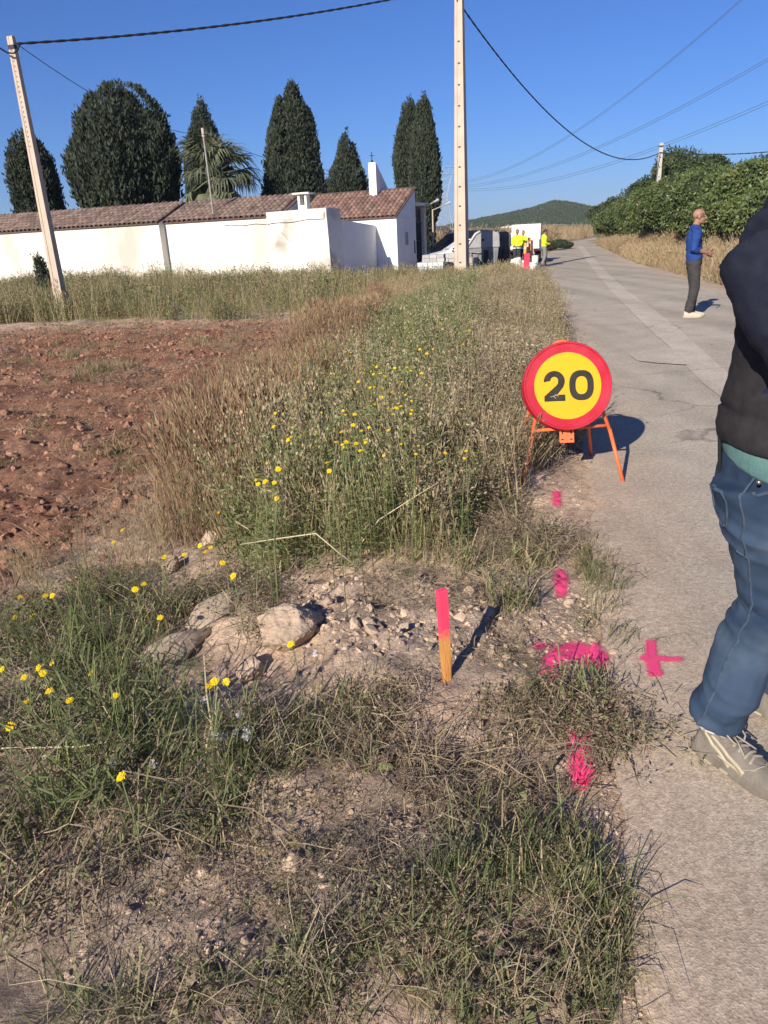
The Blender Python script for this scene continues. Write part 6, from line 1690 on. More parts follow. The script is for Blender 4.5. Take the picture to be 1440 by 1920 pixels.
# trainers
m_shoe = mat('grey_suede', (.155, .135, .112), (.215, .19, .158), 18, .92, .35, 120, detail=7)
m_mesh = mat('grey_mesh', (.22, .21, .195), (.30, .285, .26), 160, .9, .5, 300)
m_sole = mat('dusty_sole', (.135, .115, .092), (.20, .175, .145), 14, .95, .3, 60)
m_lace = mat('pale_lace', (.33, .29, .24), (.27, .24, .20), 30, .9)
m_emb = mat('cream_stripe', (.46, .40, .28), (.40, .345, .24), 20, .7)
def trainer(ank, ang):
    root = NM
    o = shoe(root, (ank.x, ank.y, 0.004), ang, m_shoe, m_sole, 1.0, 'shoe', True, .0045)
    me = o.data
    for sx in (1, -1):
        surface_strip(me, [(sx * .06, -.048, .096), (sx * .06, .0, .064), (sx * .06, .045, .030)], [.008, .012, .015], .0022, m_emb, 'side_stripe', o, n=8)
        surface_strip(me, [(sx * .06, -.015, .098), (sx * .06, .040, .068), (sx * .06, .092, .040)], [.007, .011, .016], .0026, m_emb, 'side_stripe', o, n=8)
        surface_strip(me, [(sx * .06, .005, .046), (sx * .06, .045, .042), (sx * .06, .090, .036)], [.004, .009, .013], .0024, m_emb, 'side_stripe', o, n=8)
        surface_strip(me, [(sx * .05, .085, .05), (sx * .045, .12, .075), (0, .135, .09)], .004, .0015, m_lace, 'toe_seam', o, n=6)
        surface_strip(me, [(sx * .05, -.075, .09), (sx * .05, -.03, .116), (sx * .04, .01, .108)], .006, .002, m_lace, 'collar_edge', o, n=6)
        q = MB()
        for k in range(4): q.box((sx * .043, -.075 + .055 * k, .010), (.006, .026, .007), rad(-sx * 8))
        q.build('sole_insert', m_emb, o)
    for k in range(5):
        y = .022 + .020 * k
        surface_strip(me, [(-.030, y, .11 - .009 * k), (0, y - .004 + .008 * (k % 2), .13 - .008 * k), (.030, y, .11 - .009 * k)], .008, .004, m_lace, 'lace', o, n=5)
    q = MB()
    for sx in (-1, 1):
        pts = [(0, .018, .118), (sx * .018, .010, .135), (sx * .032, .024, .126), (sx * .028, .044, .112), (sx * .012, .050, .100)]
        q.tube(pts, [.003] * 5, 6)
        q.tube([(0, .018, .118), (sx * .012, .05, .105), (sx * .028, .082, .088)], .0028, 6)
    q.build('lace_bow', m_lace, o, True)
    q = MB(); q.box((0, .006, .137), (.044, .004, .030), 0, 0, Matrix.Rotation(rad(35), 3, 'X')); lb = q.build('tongue_label', m_blk, o)
    q = MB()
    for i, (x, z, w_) in enumerate([(-.014, -.008, .004), (-.008, -.008, .005), (-.001, -.008, .004), (.005, -.008, .005), (.012, -.008, .005), (-.006, .006, .009), (.006, .006, .009)]):
        c = Matrix.Rotation(rad(35), 3, 'X') @ Vector((x, -.0002, z)) + Vector((0, .008, .1385))
        q.box(c, (w_, .0016, .006 if i < 5 else .010), 0, 0, Matrix.Rotation(rad(35), 3, 'X'))
    q.build('label_print', m_lace, lb)
    q = MB(); q.tube([(0, -.042, .10), (0, -.046, .128)], [(.049, .036), (.045, .034)], 16, 0, True, 1, (0, 1, 0)); q.build('sock', mat('white_sock', (.75, .75, .75), None, rough=.9), o, True)
    return o
foot_ang = math.atan2(-f_.x, f_.y)
trainer(anR + f_ * .045, foot_ang)
trainer(anL + f_ * .045, foot_ang + rad(8))

# ---- generic standing person in local space (faces +Y, right hand +X), built from joints
def person(loc, rz, label, J, tops, pants, shoes, skin, vox, hair=None, height=1.75, pants_folds=.006, head_yaw=0.0, sleeve_end=1.0, vest=None, cap=None, props=None):
    s = height / 1.75
    R_ = empty('person', loc, rz, label, 'person')
    V = lambda p: Vector(p) * s
    D_ = dict(pel=(0, 0, .93), wai=(0, 0, 1.06), che=(0, .0, 1.28), nek=(0, -.02, 1.45), hed=(0, .015, 1.625), shR=(.185, -.01, 1.40), shL=(-.185, -.01, 1.40), hpR=(.09, 0, .90), hpL=(-.09, 0, .90), knR=(.10, .03, .50), knL=(-.10, .03, .50), anR=(.10, -.03, .09), anL=(-.10, -.03, .09), elR=(.24, -.02, 1.12), elL=(-.24, -.02, 1.12), wrR=(.22, .12, .90), wrL=(-.22, .12, .90), lean=0.0)
    D_.update(J); Q = {k: V(v) for k, v in D_.items() if k != 'lean'}
    r = lambda *a: [x * s if not hasattr(x, '__len__') else (x[0] * s, x[1] * s) for x in a]
    mb = MB()
    tl = [Q['pel'] - Vector((0, 0, .04 * s)), Q['wai'], Q['che'], Q['che'].lerp(Q['nek'], .6)]
    limb(mb, tl, r((.15, .095), (.135, .09), (.155, .10), (.080, .060)), 14)
    limb(mb, [Q['nek'] - Vector((0, 0, .03)), Q['nek'].lerp(Q['hed'], .5), Q['hed']], r(.062, .056, .05), 12)
    for sd in 'RL':
        limb(mb, [Q['hp' + sd], Q['hp' + sd].lerp(Q['kn' + sd], .5), Q['kn' + sd], Q['kn' + sd].lerp(Q['an' + sd], .35), Q['an' + sd], Q['an' + sd] - Vector((0, -.04, .05)) * s], r(.078, .068, .05, .05, .036, .034), 12)
        limb(mb, [Q['sh' + sd], Q['sh' + sd].lerp(Q['el' + sd], .5), Q['el' + sd], Q['el' + sd].lerp(Q['wr' + sd], .4), Q['wr' + sd]], r(.036, .040, .036, .036, .027), 12)
        d_ = Q['wr' + sd] - Q['el' + sd]
        inn = Vector((-1 if sd == 'R' else 1, 0, 0))
        hand(mb, Q['wr' + sd], d_ + Vector((0, 0, -.02)), -inn if abs(d_.normalized().x) < .7 else Vector((0, 1, 0)), Vector((0, .3, 1)), s, .75)
    limb(mb, [Q['shR'] - Vector((0, 0, .02)), Q['nek'] - Vector((0, 0, .03)), Q['shL'] - Vector((0, 0, .02))], r(.03, .045, .03), 12)
    P = head_shape(mb, Q['hed'], s, head_yaw)
    b = link('body', remesh(mb, 'body', skin, vox, 2), R_); eyes(b, P, s)
    if hair:
        q = MB(); q.ell(P(0, -.022, .046), (.081 * s, .098 * s, .083 * s), 14, 10, 0, Matrix.Rotation(head_yaw, 3, 'Z')); link('hair', remesh(q, 'hair', hair, max(vox, .01), 1), R_)
    if cap:
        q = MB(); q.ell(P(0, -.012, .062), (.088 * s, .108 * s, .075 * s), 14, 8, 0, Matrix.Rotation(head_yaw, 3, 'Z')); q.tube([P(0, .06, .058), P(0, .16, .045)], [(.012 * s, .07 * s), (.008 * s, .06 * s)], 10, 0, True, 1, (0, 0, 1)); link('cap', remesh(q, 'cap', cap, max(vox, .01), 1), R_)
    mb = MB()
    limb(mb, [Q['pel'] - Vector((0, 0, .10 * s)), Q['pel'] - Vector((0, .01, .03)) * s, Q['pel'] + Vector((0, 0, .08 * s))], r((.165, .115), (.178, .128), (.160, .112)), 18)
    for sd in 'RL':
        h_, k_, a_ = Q['hp' + sd], Q['kn' + sd], Q['an' + sd]
        limb(mb, [h_, h_.lerp(k_, .4), h_.lerp(k_, .75), k_, k_.lerp(a_, .35), k_.lerp(a_, .75), a_ + Vector((0, 0, .01))], r(.100, .094, .082, .076, .076, .072, .068), 14)
    link('trousers', remesh(mb, 'trousers', pants, vox, 2, lambda c: pants_folds * (1 - 2.2 * np.abs(fbm(c[:, 0] * 5 + c[:, 2] * 5, c[:, 2] * 11 + c[:, 1] * 6, 2, 33)))), R_)
    mb = MB()
    limb(mb, [Q['pel'] + Vector((0, 0, .015 * s)), Q['wai'] - Vector((0, 0, .04)), Q['wai'] + Vector((0, 0, .04)), Q['che'], Q['che'].lerp(Q['nek'], .55), Q['nek']], r((.178, .130), (.176, .13), (.165, .122), (.180, .126), (.14, .10), (.075, .070)), 20)
    for sd in 'RL':
        e_, w_ = Q['el' + sd], Q['wr' + sd]; we = e_.lerp(w_, sleeve_end)
        limb(mb, [Q['sh' + sd], Q['sh' + sd].lerp(e_, .4), Q['sh' + sd].lerp(e_, .75), e_, e_.lerp(we, .5), we], r(.084, .076, .066, .061, .056, .048), 14)
    limb(mb, [Q['shR'] + Vector((-.02, 0, .01)), Q['nek'] + Vector((0, 0, -.005)), Q['shL'] + Vector((.02, 0, .01))], r(.074, .074, .074), 14)
    tm_ = remesh(mb, 'top', tops, vox, 3, lambda c: .005 * (1 - 2.2 * np.abs(fbm(c[:, 0] * 6 + c[:, 2] * 7, c[:, 2] * 10 + c[:, 1] * 6, 2, 37))))
    tp_ = link('top', tm_, R_)
    for sd in 'RL': shoe(R_, (Q['an' + sd].x, Q['an' + sd].y + .015, 0), (rad(-6) if sd == 'R' else rad(6)), shoes[0], shoes[1], s, 'shoe', False, max(.008, vox * .7))
    return R_, Q, tp_, s

m_blue = mat('blue_sweatshirt', (.014, .046, .190), (.018, .056, .225), 12, .85, .2, 120)
m_char = mat('charcoal_trousers', (.040, .038, .040), (.055, .052, .052), 12, .9, .2, 120)
m_beige = mat('beige_shoe', (.55, .46, .35), (.48, .40, .30), 20, .85); m_bsole = mat('tan_sole', (.42, .35, .27), None, rough=.9)
mp = on_ground(1290, 597)
face_az = rad(-103)          # faces right in the picture
P2, Q2, T2, s2 = person((mp.x, mp.y, mp.z if mp.z > -.02 else -.0), face_az, 'balding person in blue sweatshirt and dark trousers standing on the road', dict(elR=(.225, -.05, 1.12), wrR=(.10, .19, 1.055), elL=(-.225, -.05, 1.12), wrL=(-.06, .20, 1.04), anR=(.07, -.02, .09), anL=(-.09, .05, .09), knR=(.085, .05, .50), knL=(-.09, .06, .5), hed=(0, .03, 1.625), pel=(0, .02, .93), che=(0, -.03, 1.28), nek=(0, -.03, 1.45)), m_blue, m_char, (m_beige, m_bsole), m_skin2, .0085, hair=None, height=1.74, sleeve_end=.35)
q = MB(); q.ell(Vector((0, -.004, 1.648)) * s2 + Vector((0, .03 * s2, 0)), (.0785 * s2, .094 * s2, .076 * s2), 16, 10)
q.v = [v for v in q.v]
link('hair', q.mesh('hair', mat('stubble', (.10, .06, .045), (.20, .115, .085), 30, .7), True), P2)
q = MB(); hp_ = Vector((.02, .285, 1.04)) * s2; q.tube([hp_, hp_ + Vector((0, .01, -.10)), hp_ + Vector((.005, .0, -.24)), hp_ + Vector((-.005, .012, -.34))], .006, 6); q.tube([hp_ + Vector((.004, .01, -.06)), hp_ + Vector((.012, .02, -.2)), hp_ + Vector((.008, .02, -.30))], .005, 6)
bl = tag(q.build('keys_strap', mat('tan_strap', (.35, .28, .18), None, rough=.8), None, True), 'tan strap dangling from the hands of the person in blue', 'strap')
bl.location = P2.location; bl.rotation_euler = (0, 0, face_az)

# ---- three road workers beside the truck
m_hv = mat('hi_vis_yellow', (.62, .80, .03), (.56, .74, .03), 8, .75)
m_dk = mat('dark_workwear', (.025, .032, .045), (.04, .05, .06), 10, .9)
m_gy = mat('grey_workwear', (.19, .185, .18), (.24, .23, .22), 10, .9)
m_boot = mat('dark_boot', (.05, .045, .04), None, rough=.8)
m_refl = mat('reflective_tape', (.62, .64, .66), None, rough=.35)
m_dhair = mat('black_hair', (.015, .013, .012), None, rough=.8)
def tape(R_, s, z, rx, ry, m_, name='reflective_band'):
    q = MB(); q.lathe([(1.0, 0), (1.0, .055 * s)], 24); q.v = [(v[0] * rx * s, v[1] * ry * s, v[2] + z * s) for v in q.v]; return q.build(name, m_, R_, True)
w1 = at(969, 498, 38.5); w1.z = gz(w1.x, w1.y); w1.z = -.21
W1, Qa, Ta, sa = person(w1, rad(170), 'worker in hi-vis top and dark trousers, dark hair, beside the white sack', dict(elR=(.24, .02, 1.12), wrR=(.14, .17, 1.02), elL=(-.23, -.02, 1.12), wrL=(-.16, .16, 1.0)), m_hv, m_dk, (m_boot, m_boot), m_skin2, .016, hair=m_dhair, height=1.80)
tape(W1, sa, .93, .192, .148, m_dk, 'waist_panel'); tape(W1, sa, .88, .194, .15, m_refl)
w2 = at(980, 497, 39.6); w2.z = -.21
W2, Qb, Tb, sb_ = person(w2, rad(150), 'worker in hi-vis top standing half behind another, facing the camera', dict(elR=(.23, .04, 1.12), wrR=(.08, .17, 1.10), elL=(-.23, .04, 1.12), wrL=(-.08, .17, 1.08)), m_hv, m_dk, (m_boot, m_boot), m_skin, .016, hair=m_dhair, height=1.72)
tape(W2, sb_, .93, .192, .148, m_dk, 'waist_panel'); tape(W2, sb_, .88, .194, .15, m_refl)
w3 = at(1019, 495, 38.5); w3.z = -.21
W3, Qc, Tc, sc3 = person(w3, rad(-80), 'worker in hi-vis jacket and grey trousers walking on the road', dict(elR=(.22, -.03, 1.12), wrR=(.14, .20, 1.04), elL=(-.22, .0, 1.12), wrL=(-.10, .22, 1.03), hed=(0, .06, 1.60), anL=(-.10, .18, .10), knL=(-.10, .14, .5), anR=(.10, -.12, .09)), m_hv, m_gy, (m_boot, m_boot), m_skin2, .016, hair=m_dhair, cap=m_dk, height=1.74)
q = MB(); q.ell((0, .30, 1.05), (.06, .05, .06), 10, 7); q.build('red_glove', mat('red_glove', (.55, .06, .06), None, rough=.8), W3, True)
# ------------------------------------------------------------------ vehicles, containers, road work clutter
m_glass = mat('car_glass', (.015, .020, .028), None, rough=.08, spec=.6)
m_tyre = mat('tyre', (.02, .02, .02), None, rough=.85)
m_rim = mat('alloy', (.45, .46, .47), None, rough=.35, metal=.6)
m_wpaint = mat('white_car_paint', (.78, .78, .77), None, rough=.3, spec=.5)
m_dpaint = mat('dark_car_paint', (.018, .022, .030), None, rough=.25, spec=.6)
m_plast = mat('black_plastic', (.03, .03, .03), None, rough=.6)
m_lamp = mat('lamp_glass', (.7, .7, .72), None, rough=.15, spec=.6)
m_tail = mat('tail_lamp', (.10, .012, .012), None, rough=.25)
def wheel(root, x, y, r=.31, w=.20):
    t = MB(); t.tube([(x, y - w / 2, r), (x, y + w / 2, r)], r, 22); wo = t.build('wheel', m_tyre, root, bevel=.02)
    t = MB(); t.tube([(x, y - w / 2 - .012, r), (x, y + w / 2 + .012, r)], r * .62, 16); t.build('rim', m_rim, wo)
def car(loc, rz, label, paint, body, cabin, L_, W_, glass_from):
    """body/cabin: side outlines (x forward, z); extruded across with tucked-in upper body"""
    R_ = empty('parked_car', loc, rz, label, 'car', 'vehicles parked by the chapel')
    def shell(outl, w0, w1, name, m_, z0, z1, parent=R_):
        q = MB(); n = len(outl); vs = []
        for k, yy in enumerate((-1, -.86, .86, 1)):
            for x, z in outl:
                w = w0 + (w1 - w0) * max(0, min(1, (z - z0) / (z1 - z0)))
                ins = 1 - (.02 if abs(yy) == 1 else 0)
                cx = L_ * .5
                vs.append((cx + (x - cx) * ins, yy * w / 2, z0 + (z - z0) * ins if abs(yy) == 1 else z))
        f = [tuple(range(n - 1, -1, -1)), tuple(3 * n + i for i in range(n))]
        for k in range(3):
            for i in range(n): f.append((k * n + i, k * n + (i + 1) % n, k * n + n + (i + 1) % n, k * n + n + i))
        q.add(vs, f); return q.build(name, m_, parent, bevel=.015)
    zt = max(z for _, z in body)
    b = shell(body, W_, W_ * .97, 'body', paint, .2, zt)
    cb = shell(cabin, W_ * .95, W_ * .74, 'cabin', paint, zt - .05, max(z for _, z in cabin))
    # glazing: slightly smaller outline, proud of the cabin sides
    cx = sum(x for x, _ in cabin) / len(cabin); cz = sum(z for _, z in cabin) / len(cabin)
    for sd in (-1, 1):
        q = MB(); zc0, zc1 = zt - .05, max(z for _, z in cabin)
        pts = []
        for x, z in cabin:
            xx = cx + (x - cx) * .86; z2 = cz + (z - cz) * .74
            w = (W_ * .95 + (W_ * .74 - W_ * .95) * (z2 - zc0) / (zc1 - zc0)) / 2
            pts.append(Vector((xx, sd * (w + .004), z2)))
        q.prism(pts, Vector((0, 0, 0)), Vector((0, sd * .008, 0))); q.build('side_window', m_glass, R_)
    xs = sorted(cabin, key=lambda p: p[0]); 
    fr2 = [p for p in cabin if p[0] > cx]; fr2 = sorted(fr2, key=lambda p: p[1])
    a_, b_ = fr2[0], fr2[-1]
    q = MB(); o_ = Vector((.02, 0, .012)); wv = W_ * .40
    q.add([Vector((a_[0], -wv, a_[1])).lerp(Vector((b_[0], -wv * .85, b_[1])), .12) + o_, Vector((a_[0], wv, a_[1])).lerp(Vector((b_[0], wv * .85, b_[1])), .12) + o_, Vector((b_[0], wv * .85, b_[1])).lerp(Vector((a_[0], wv, a_[1])), .10) + o_, Vector((b_[0], -wv * .85, b_[1])).lerp(Vector((a_[0], -wv, a_[1])), .10) + o_], [(0, 1, 2, 3)])
    q.build('windscreen', m_glass, R_)
    for x in (.78, L_ - .85):
        for sd in (-1, 1): wheel(R_, x, sd * (W_ / 2 - .10))
    for sd in (-1, 1):
        q = MB(); q.ell((L_ - .16, sd * W_ * .36, .66), (.12, .16, .09), 10, 6); q.build('headlight', m_lamp, R_, True)
        q = MB(); q.ell((.06, sd * W_ * .40, .82), (.06, .08, .14), 10, 6); q.build('tail_light', m_tail, R_, True)
        q = MB(); q.ell((glass_from, sd * (W_ / 2 + .06), .98), (.06, .10, .07), 8, 6); q.build('mirror', paint, R_, True)
    q = MB(); q.box((L_ - .01, 0, .42), (.06, W_ * .9, .18)); q.build('bumper', m_plast, R_, bevel=.02)
    return R_
hatch_b = [(0, .30), (.02, .70), (.10, .92), (2.9, .94), (3.55, .82), (3.92, .66), (4.0, .48), (3.98, .26), (.05, .24)]
hatch_c = [(.12, .90), (.42, 1.36), (.9, 1.45), (1.9, 1.46), (2.25, 1.38), (2.98, .92)]
van_b = [(0, .32), (.0, 1.0), (.08, 1.12), (3.3, 1.10), (4.0, 1.00), (4.35, .80), (4.4, .5), (4.38, .28), (.05, .25)]
van_c = [(.05, 1.08), (.15, 1.78), (.4, 1.88), (2.4, 1.88), (2.75, 1.76), (3.55, 1.08)]
p_ = at(893, 470, 52); car((p_.x + .9, p_.y, -.22), rad(193), 'dark van with pale bonnet parked behind the tall pole', m_dpaint, van_b, van_c, 4.4, 1.85, 3.0)
p_ = at(905, 475, 41); car((p_.x + .9, p_.y, -.22), rad(186), 'white car parked behind the grey waste container', m_wpaint, hatch_b, hatch_c, 4.0, 1.72, 2.75)

# white dropside truck seen from behind
tk = at(979, 486, 42.5)
T_ = empty('flatbed_truck', (tk.x + .05, tk.y, -.22), rad(-14), 'small white flatbed truck seen from behind, beside the workers', 'truck')
q = MB(); q.box((0, 2.2, .52), (.8, 4.4, .16)); q.build('chassis', m_plast, T_)
q = MB(); q.box((0, 1.35, .83), (1.70, 2.7, .08)); q.build('load_bed', m_wpaint, T_)
for nm, c, sz in (('tailgate', (0, -.015, 1.08), (1.66, .05, .42)), ('side_board', (-.83, 1.35, 1.06), (.05, 2.66, .38)), ('side_board', (.83, 1.35, 1.06), (.05, 2.66, .38))):
    q = MB(); q.box(c, sz)
    for k in range(3):
        if nm == 'tailgate': q.box((0, -.045, 1.08 - .12 + .12 * k), (1.60, .012, .03))
    q.build(nm, m_wpaint, T_, bevel=.01)
q = MB()
for x in (-.78, .78): q.box((x, 2.66, 1.45), (.06, .06, 1.2))
for z in (1.3, 1.42, 1.54, 1.66, 1.78, 1.90, 2.02): q.box((0, 2.66, z), (1.50, .04, .055))
q.box((0, 2.70, 1.60), (1.52, .02, .9))
q.build('headboard', m_wpaint, T_)
q = MB(); q.prism([Vector((0, 2.8, .55)), Vector((0, 4.5, .55)), Vector((0, 4.55, 1.1)), Vector((0, 4.15, 1.9)), Vector((0, 3.9, 2.02)), Vector((0, 2.8, 2.02))], Vector((-.82, 0, 0)), Vector((.82, 0, 0))); q.build('cab', m_wpaint, T_, bevel=.04)
q = MB(); q.box((0, 2.79, 1.62), (1.2, .02, .42)); q.build('rear_window', m_glass, T_)
for sd in (-1, 1):
    q = MB(); q.box((sd * .93, 3.95, 1.45), (.16, .10, .32)); q.build('mirror', m_wpaint, T_, bevel=.02)
    q = MB(); q.box((sd * .66, -.02, .70), (.20, .04, .09)); q.build('tail_light', m_tail, T_)
for y in (.9, 3.7):
    for sd in (-1, 1):
        t = MB(); t.tube([(sd * .60, y, .33), (sd * .82, y, .33)], .33, 20); wo = t.build('wheel', m_tyre, T_, bevel=.02)
        t = MB(); t.tube([(sd * .83, y, .33), (sd * .835, y, .33)], .19, 14); t.build('rim', m_rim, wo)
q = MB(); q.box((0, -.075, .60), (.52, .012, .11)); q.build('number_plate', m_wpaint, T_)

# waste containers
def container(px, py, depth, W_, H_, Dp, rz, m_body, m_lid, label):
    p = at(px, py, depth); R_ = empty('waste_container', (p.x, p.y, -.2), rz, label, 'container', 'waste containers beside the tall pole')
    q = MB(); vs = []
    for z, k in ((.16, .84), (H_ * .62, 1.0)):
        for x, y in ((-W_ / 2, -Dp / 2), (W_ / 2, -Dp / 2), (W_ / 2, Dp / 2), (-W_ / 2, Dp / 2)): vs.append((x * k, y * k, z))
    q.add(vs, [(3, 2, 1, 0), (4, 5, 6, 7), (0, 1, 5, 4), (1, 2, 6, 5), (2, 3, 7, 6), (3, 0, 4, 7)]); q.build('tub', m_body, R_, bevel=.03)
    q = MB()
    for k in range(5): q.box((-W_ * .38 + W_ * .19 * k, -Dp / 2 * .97 - .012, H_ * .37), (.05, .03, H_ * .36), 0, 0, Matrix.Rotation(rad(6), 3, 'X'))
    q.build('ribs', m_body, R_)
    q = MB(); z0 = H_ * .62 + .004
    side = [Vector((-W_ / 2 - .05, 0, z0)), Vector((W_ / 2 + .05, 0, z0)), Vector((W_ / 2 + .02, 0, H_ * .93)), Vector((W_ * .28, 0, H_)), Vector((-W_ * .10, 0, H_ * .985)), Vector((-W_ * .24, 0, H_ * .93))]
    q.prism(side, Vector((0, -Dp / 2 - .03, 0)), Vector((0, Dp / 2 + .03, 0))); ld = q.build('lid', m_lid, R_, bevel=.04)
    q = MB(); q.tube([(-W_ / 2 - .05, -Dp / 2 - .05, z0 + .03), (-W_ * .25, -Dp / 2 - .05, H_ * .94), (-W_ * .10, -Dp / 2 - .05, H_ * .995)], .05, 8); q.build('lid_rim', mat('pale_plastic', (.50, .50, .48), None, rough=.6), ld, True)
    q = MB(); q.box((-W_ * .02, -Dp / 2 - .034, H_ * .80), (.12, .01, .10)); q.build('lock_plate', m_plast, ld)
    q = MB(); q.box((.12, -Dp / 2 * .93 - .03, H_ * .36), (W_ * .16, .02, H_ * .42)); q.build('recess_shade', m_plast, R_)  # black panel on the tub, its colour stands in for shade in a recess
    q = MB(); q.tube([(-W_ * .52, -Dp / 2 - .02, H_ * .56), (-W_ * .40, -Dp / 2 - .08, H_ * .55), (-W_ * .10, -Dp / 2 - .08, H_ * .52)], .03, 6); q.tube([(-W_ * .40, -Dp / 2 - .08, H_ * .55), (-W_ * .39, -Dp / 2 - .07, H_ * .40)], .03, 6); q.build('lift_bar', m_rim, R_)
    for x in (-1, 1):
        for y in (-1, 1):
            q = MB(); q.tube([(x * W_ * .34, y * Dp * .34 - .03, .09), (x * W_ * .34, y * Dp * .34 + .03, .09)], .09, 12); q.build('castor', m_tyre, R_)
m_gcont = mat('grey_container', (.17, .18, .175), (.22, .23, .225), 4, .6, .1, 30)
m_dcont = mat('dark_container', (.06, .07, .08), (.085, .095, .105), 4, .55)
container(906, 505, 33.5, 1.30, 1.78, 1.1, rad(-8), m_gcont, mat('grey_lid', (.27, .27, .27), (.32, .32, .32), 4, .5), 'mid grey waste container with pale sloping lid rim')
container(938, 500, 35.2, .85, 1.72, 1.05, rad(-8), m_dcont, m_dcont, 'dark blue waste container behind the grey one')

# stacks of blocks and crates at the foot of the tall pole
m_blockg = mat('grey_block', (.40, .39, .37), (.46, .45, .43), 6, .9, .2, 60, rand=.12)
m_blockw = mat('pale_block', (.62, .68, .68), (.54, .61, .61), 5, .7, rand=.10)
m_blockt = mat('tan_block', (.46, .40, .33), (.40, .35, .29), 6, .9, .2, 60, rand=.12)
def block_stack(px, py, depth, rows, label, rz=0):
    p = at(px, py, depth); R_ = empty('block_stack', (p.x, p.y, -.21), rz, label, 'stack', 'stacks of building blocks')
    q = MB()
    for k in range(3): q.box((0, -.35 + .35 * k, .05), (1.12, .09, .09))
    for k in range(5): q.box((-.48 + .24 * k, 0, .108), (.12, .82, .022))
    q.build('pallet', m_blockt, R_)
    z = .122; g = random.Random(px)
    for nx_, w_, h_, m_, off in rows:
        q = MB(); q.box((0, 0, 0), (w_ / nx_ - .012, .36, h_ - .008)); me_ = q.mesh('block', m_)
        for i in range(nx_):
            for j in (-1, 1): link('block', me_, R_, (off - w_ / 2 + (i + .5) * w_ / nx_ + g.uniform(-.006, .006), j * .19 + g.uniform(-.012, .012), z + h_ / 2))
        z += h_
block_stack(810, 512, 31.6, [(4, 1.0, .22, m_blockt, 0), (5, 1.05, .20, m_blockw, -.02), (5, 1.05, .16, m_blockw, -.02), (3, .9, .15, m_blockg, .1), (3, .86, .14, m_blockg, .1)], 'stack of pale blue and grey blocks left of the tall pole', rad(-12))
block_stack(852, 510, 32.8, [(4, 1.0, .22, m_blockg, 0), (4, 1.0, .22, m_blockt, 0), (4, .95, .22, m_blockg, 0), (4, .9, .2, m_blockg, .02)], 'stack of grey blocks behind the foot of the tall pole', rad(-8))
block_stack(881, 508, 32.6, [(4, .7, .22, m_blockg, 0), (4, .7, .22, m_blockg, 0), (3, .66, .22, m_blockt, 0)], 'narrow stack of blocks beside the grey waste container', rad(-8))

# white sacks, buckets, orange barriers, red board
m_sack = mat('white_sack', (.74, .72, .66), (.66, .63, .56), 6, .85)
def sack(px, py, depth, w, h, label, seed):
    p = at(px, py, depth); q = MB(); q.tube([(0, 0, 0), (0, 0, h * .15), (0, 0, h * .6), (0.01, 0, h * .93), (0, 0, h)], [(w * .50, w * .46), (w * .53, w * .5), (w * .5, w * .46), (w * .47, w * .42), (w * .40, w * .36)], 16)
    me_ = remesh(q, 'sack', m_sack, .03, 2, lambda c: .02 * fbm(c[:, 0] * 6, c[:, 2] * 6 + c[:, 1] * 4, 3, seed))
    o = link('sack', me_, None, (p.x, p.y, -.21)); tag(o, label, 'sack', 'white sacks beside the workers')
sack(967, 503, 34.0, .52, .62, 'white bulk sack in front of the two workers', 1)
def bucket(px, py, depth, r, h, label, z=0.0):
    p = at(px, py, depth); R_ = empty('bucket', (p.x, p.y, -.21 + z), 0, label, 'bucket', 'white buckets beside the workers')
    q = MB(); q.lathe([(0, 0), (r * .86, 0), (r, h), (r * .94, h), (r * .80, .01), (0, .012)], 20); q.build('pail', m_sack, R_, True)
    q = MB(); q.lathe([(r * 1.04, h - .03), (r * 1.06, h - .015), (r * 1.04, h), (r * 1.0, h)], 20); q.build('rim', m_sack, R_)
    q = MB(); q.tube([(r * math.cos(a), -.02 - r * .9 * math.sin(a) * .4, h - .03 - .16 * math.sin(a)) for a in np.linspace(0, math.pi, 9)], .006, 5); q.build('handle', m_rim, R_)
bucket(999, 511, 35.0, .17, .36, 'white bucket lowest in front of the barriers')
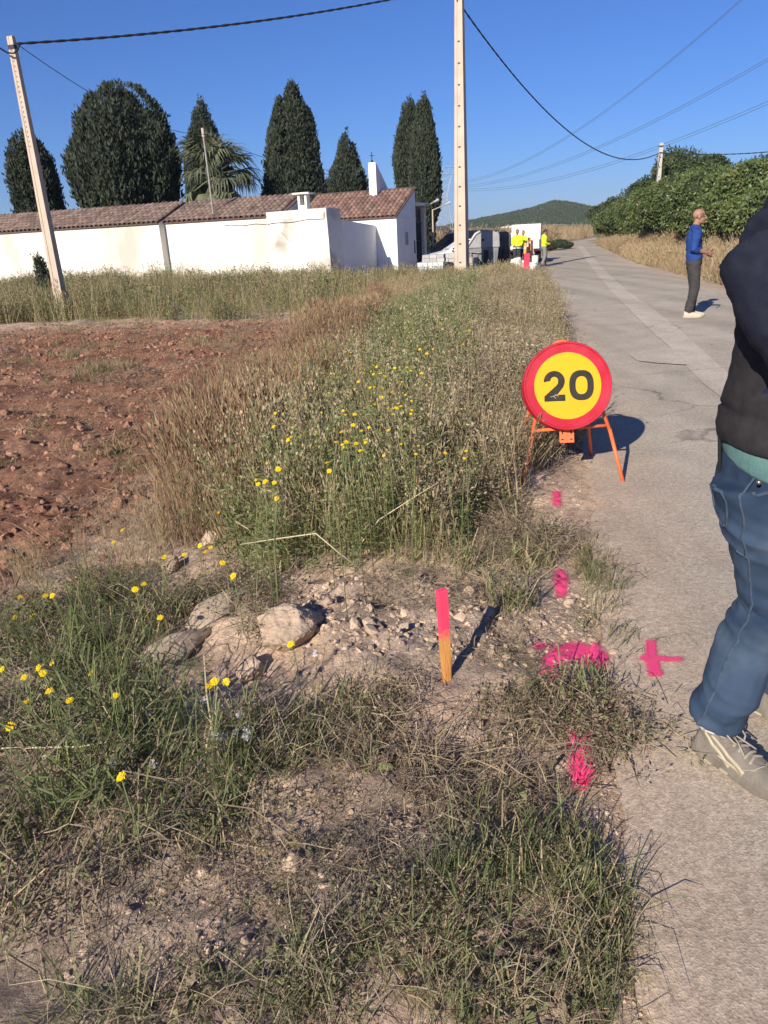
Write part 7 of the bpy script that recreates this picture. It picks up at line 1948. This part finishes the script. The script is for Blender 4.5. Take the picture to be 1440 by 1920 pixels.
bucket(1003, 503, 35.8, .15, .62, 'tall white bucket stack beside the red board')
m_barr = mat('orange_board', (.80, .36, .05), (.74, .31, .04), 6, .6); m_barr2 = mat('red_board', (.62, .03, .09), (.56, .03, .08), 5, .6); m_barw = mat('pink_board', (.72, .30, .24), (.78, .55, .48), 5, .6)
def board(px, py, depth, w, h, tilt, m_, label, cap=True):
    p = at(px, py, depth); R_ = empty('barrier_board', (p.x, p.y, -.21), rad(-8), label, 'barrier', 'barrier boards leaning in front of the truck'); R_.rotation_euler = (rad(-10), rad(tilt), rad(-8))
    q = MB(); q.box((0, 0, h / 2), (w, .06, h)); q.build('board', m_, R_, bevel=.01)
    q = MB(); q.box((0, -.034, h * .82), (w * .8, .01, h * .08)); q.box((0, -.034, h * .30), (w * .8, .01, h * .08)); q.build('reflective_strip', m_sack if cap else m_barr2, R_)
board(982, 500, 36.2, .13, 1.20, 3, m_barr, 'orange barrier board, leftmost of the leaning boards')
board(988, 500, 36.6, .12, 1.30, 0, m_barw, 'pink white striped barrier board beside the orange one')
board(994, 500, 36.9, .13, 1.42, -2, m_barr, 'tallest orange barrier board leaning beside the truck')
board(1000, 499, 37.2, .12, 1.30, -4, m_barw, 'striped barrier board nearest the walking worker')
board(987, 505, 35.6, .26, .75, 2, m_barr2, 'red board standing in front of the orange barriers', False)
board(980, 505, 35.8, .2, .45, 6, m_barw, 'small pink board lying at the foot of the barriers')
# ------------------------------------------------------------------ light haze in the air
q = MB(); q.box((0, 900, 58), (9000, 5400, 140))
hz = q.build('haze', [])
m = bpy.data.materials.new('haze'); m.use_nodes = True; nt = m.node_tree
nt.nodes.remove(nt.nodes['Principled BSDF'])
pv = nt.nodes.new('ShaderNodeVolumePrincipled'); pv.inputs['Color'].default_value = (.72, .84, 1.0, 1); pv.inputs['Density'].default_value = .00016; pv.inputs['Anisotropy'].default_value = 0.0
nt.links.new(pv.outputs[0], nt.nodes['Material Output'].inputs['Volume'])
hz.data.materials.append(m)
tag(hz, 'thin pale haze filling the air', 'haze', None, 'stuff')
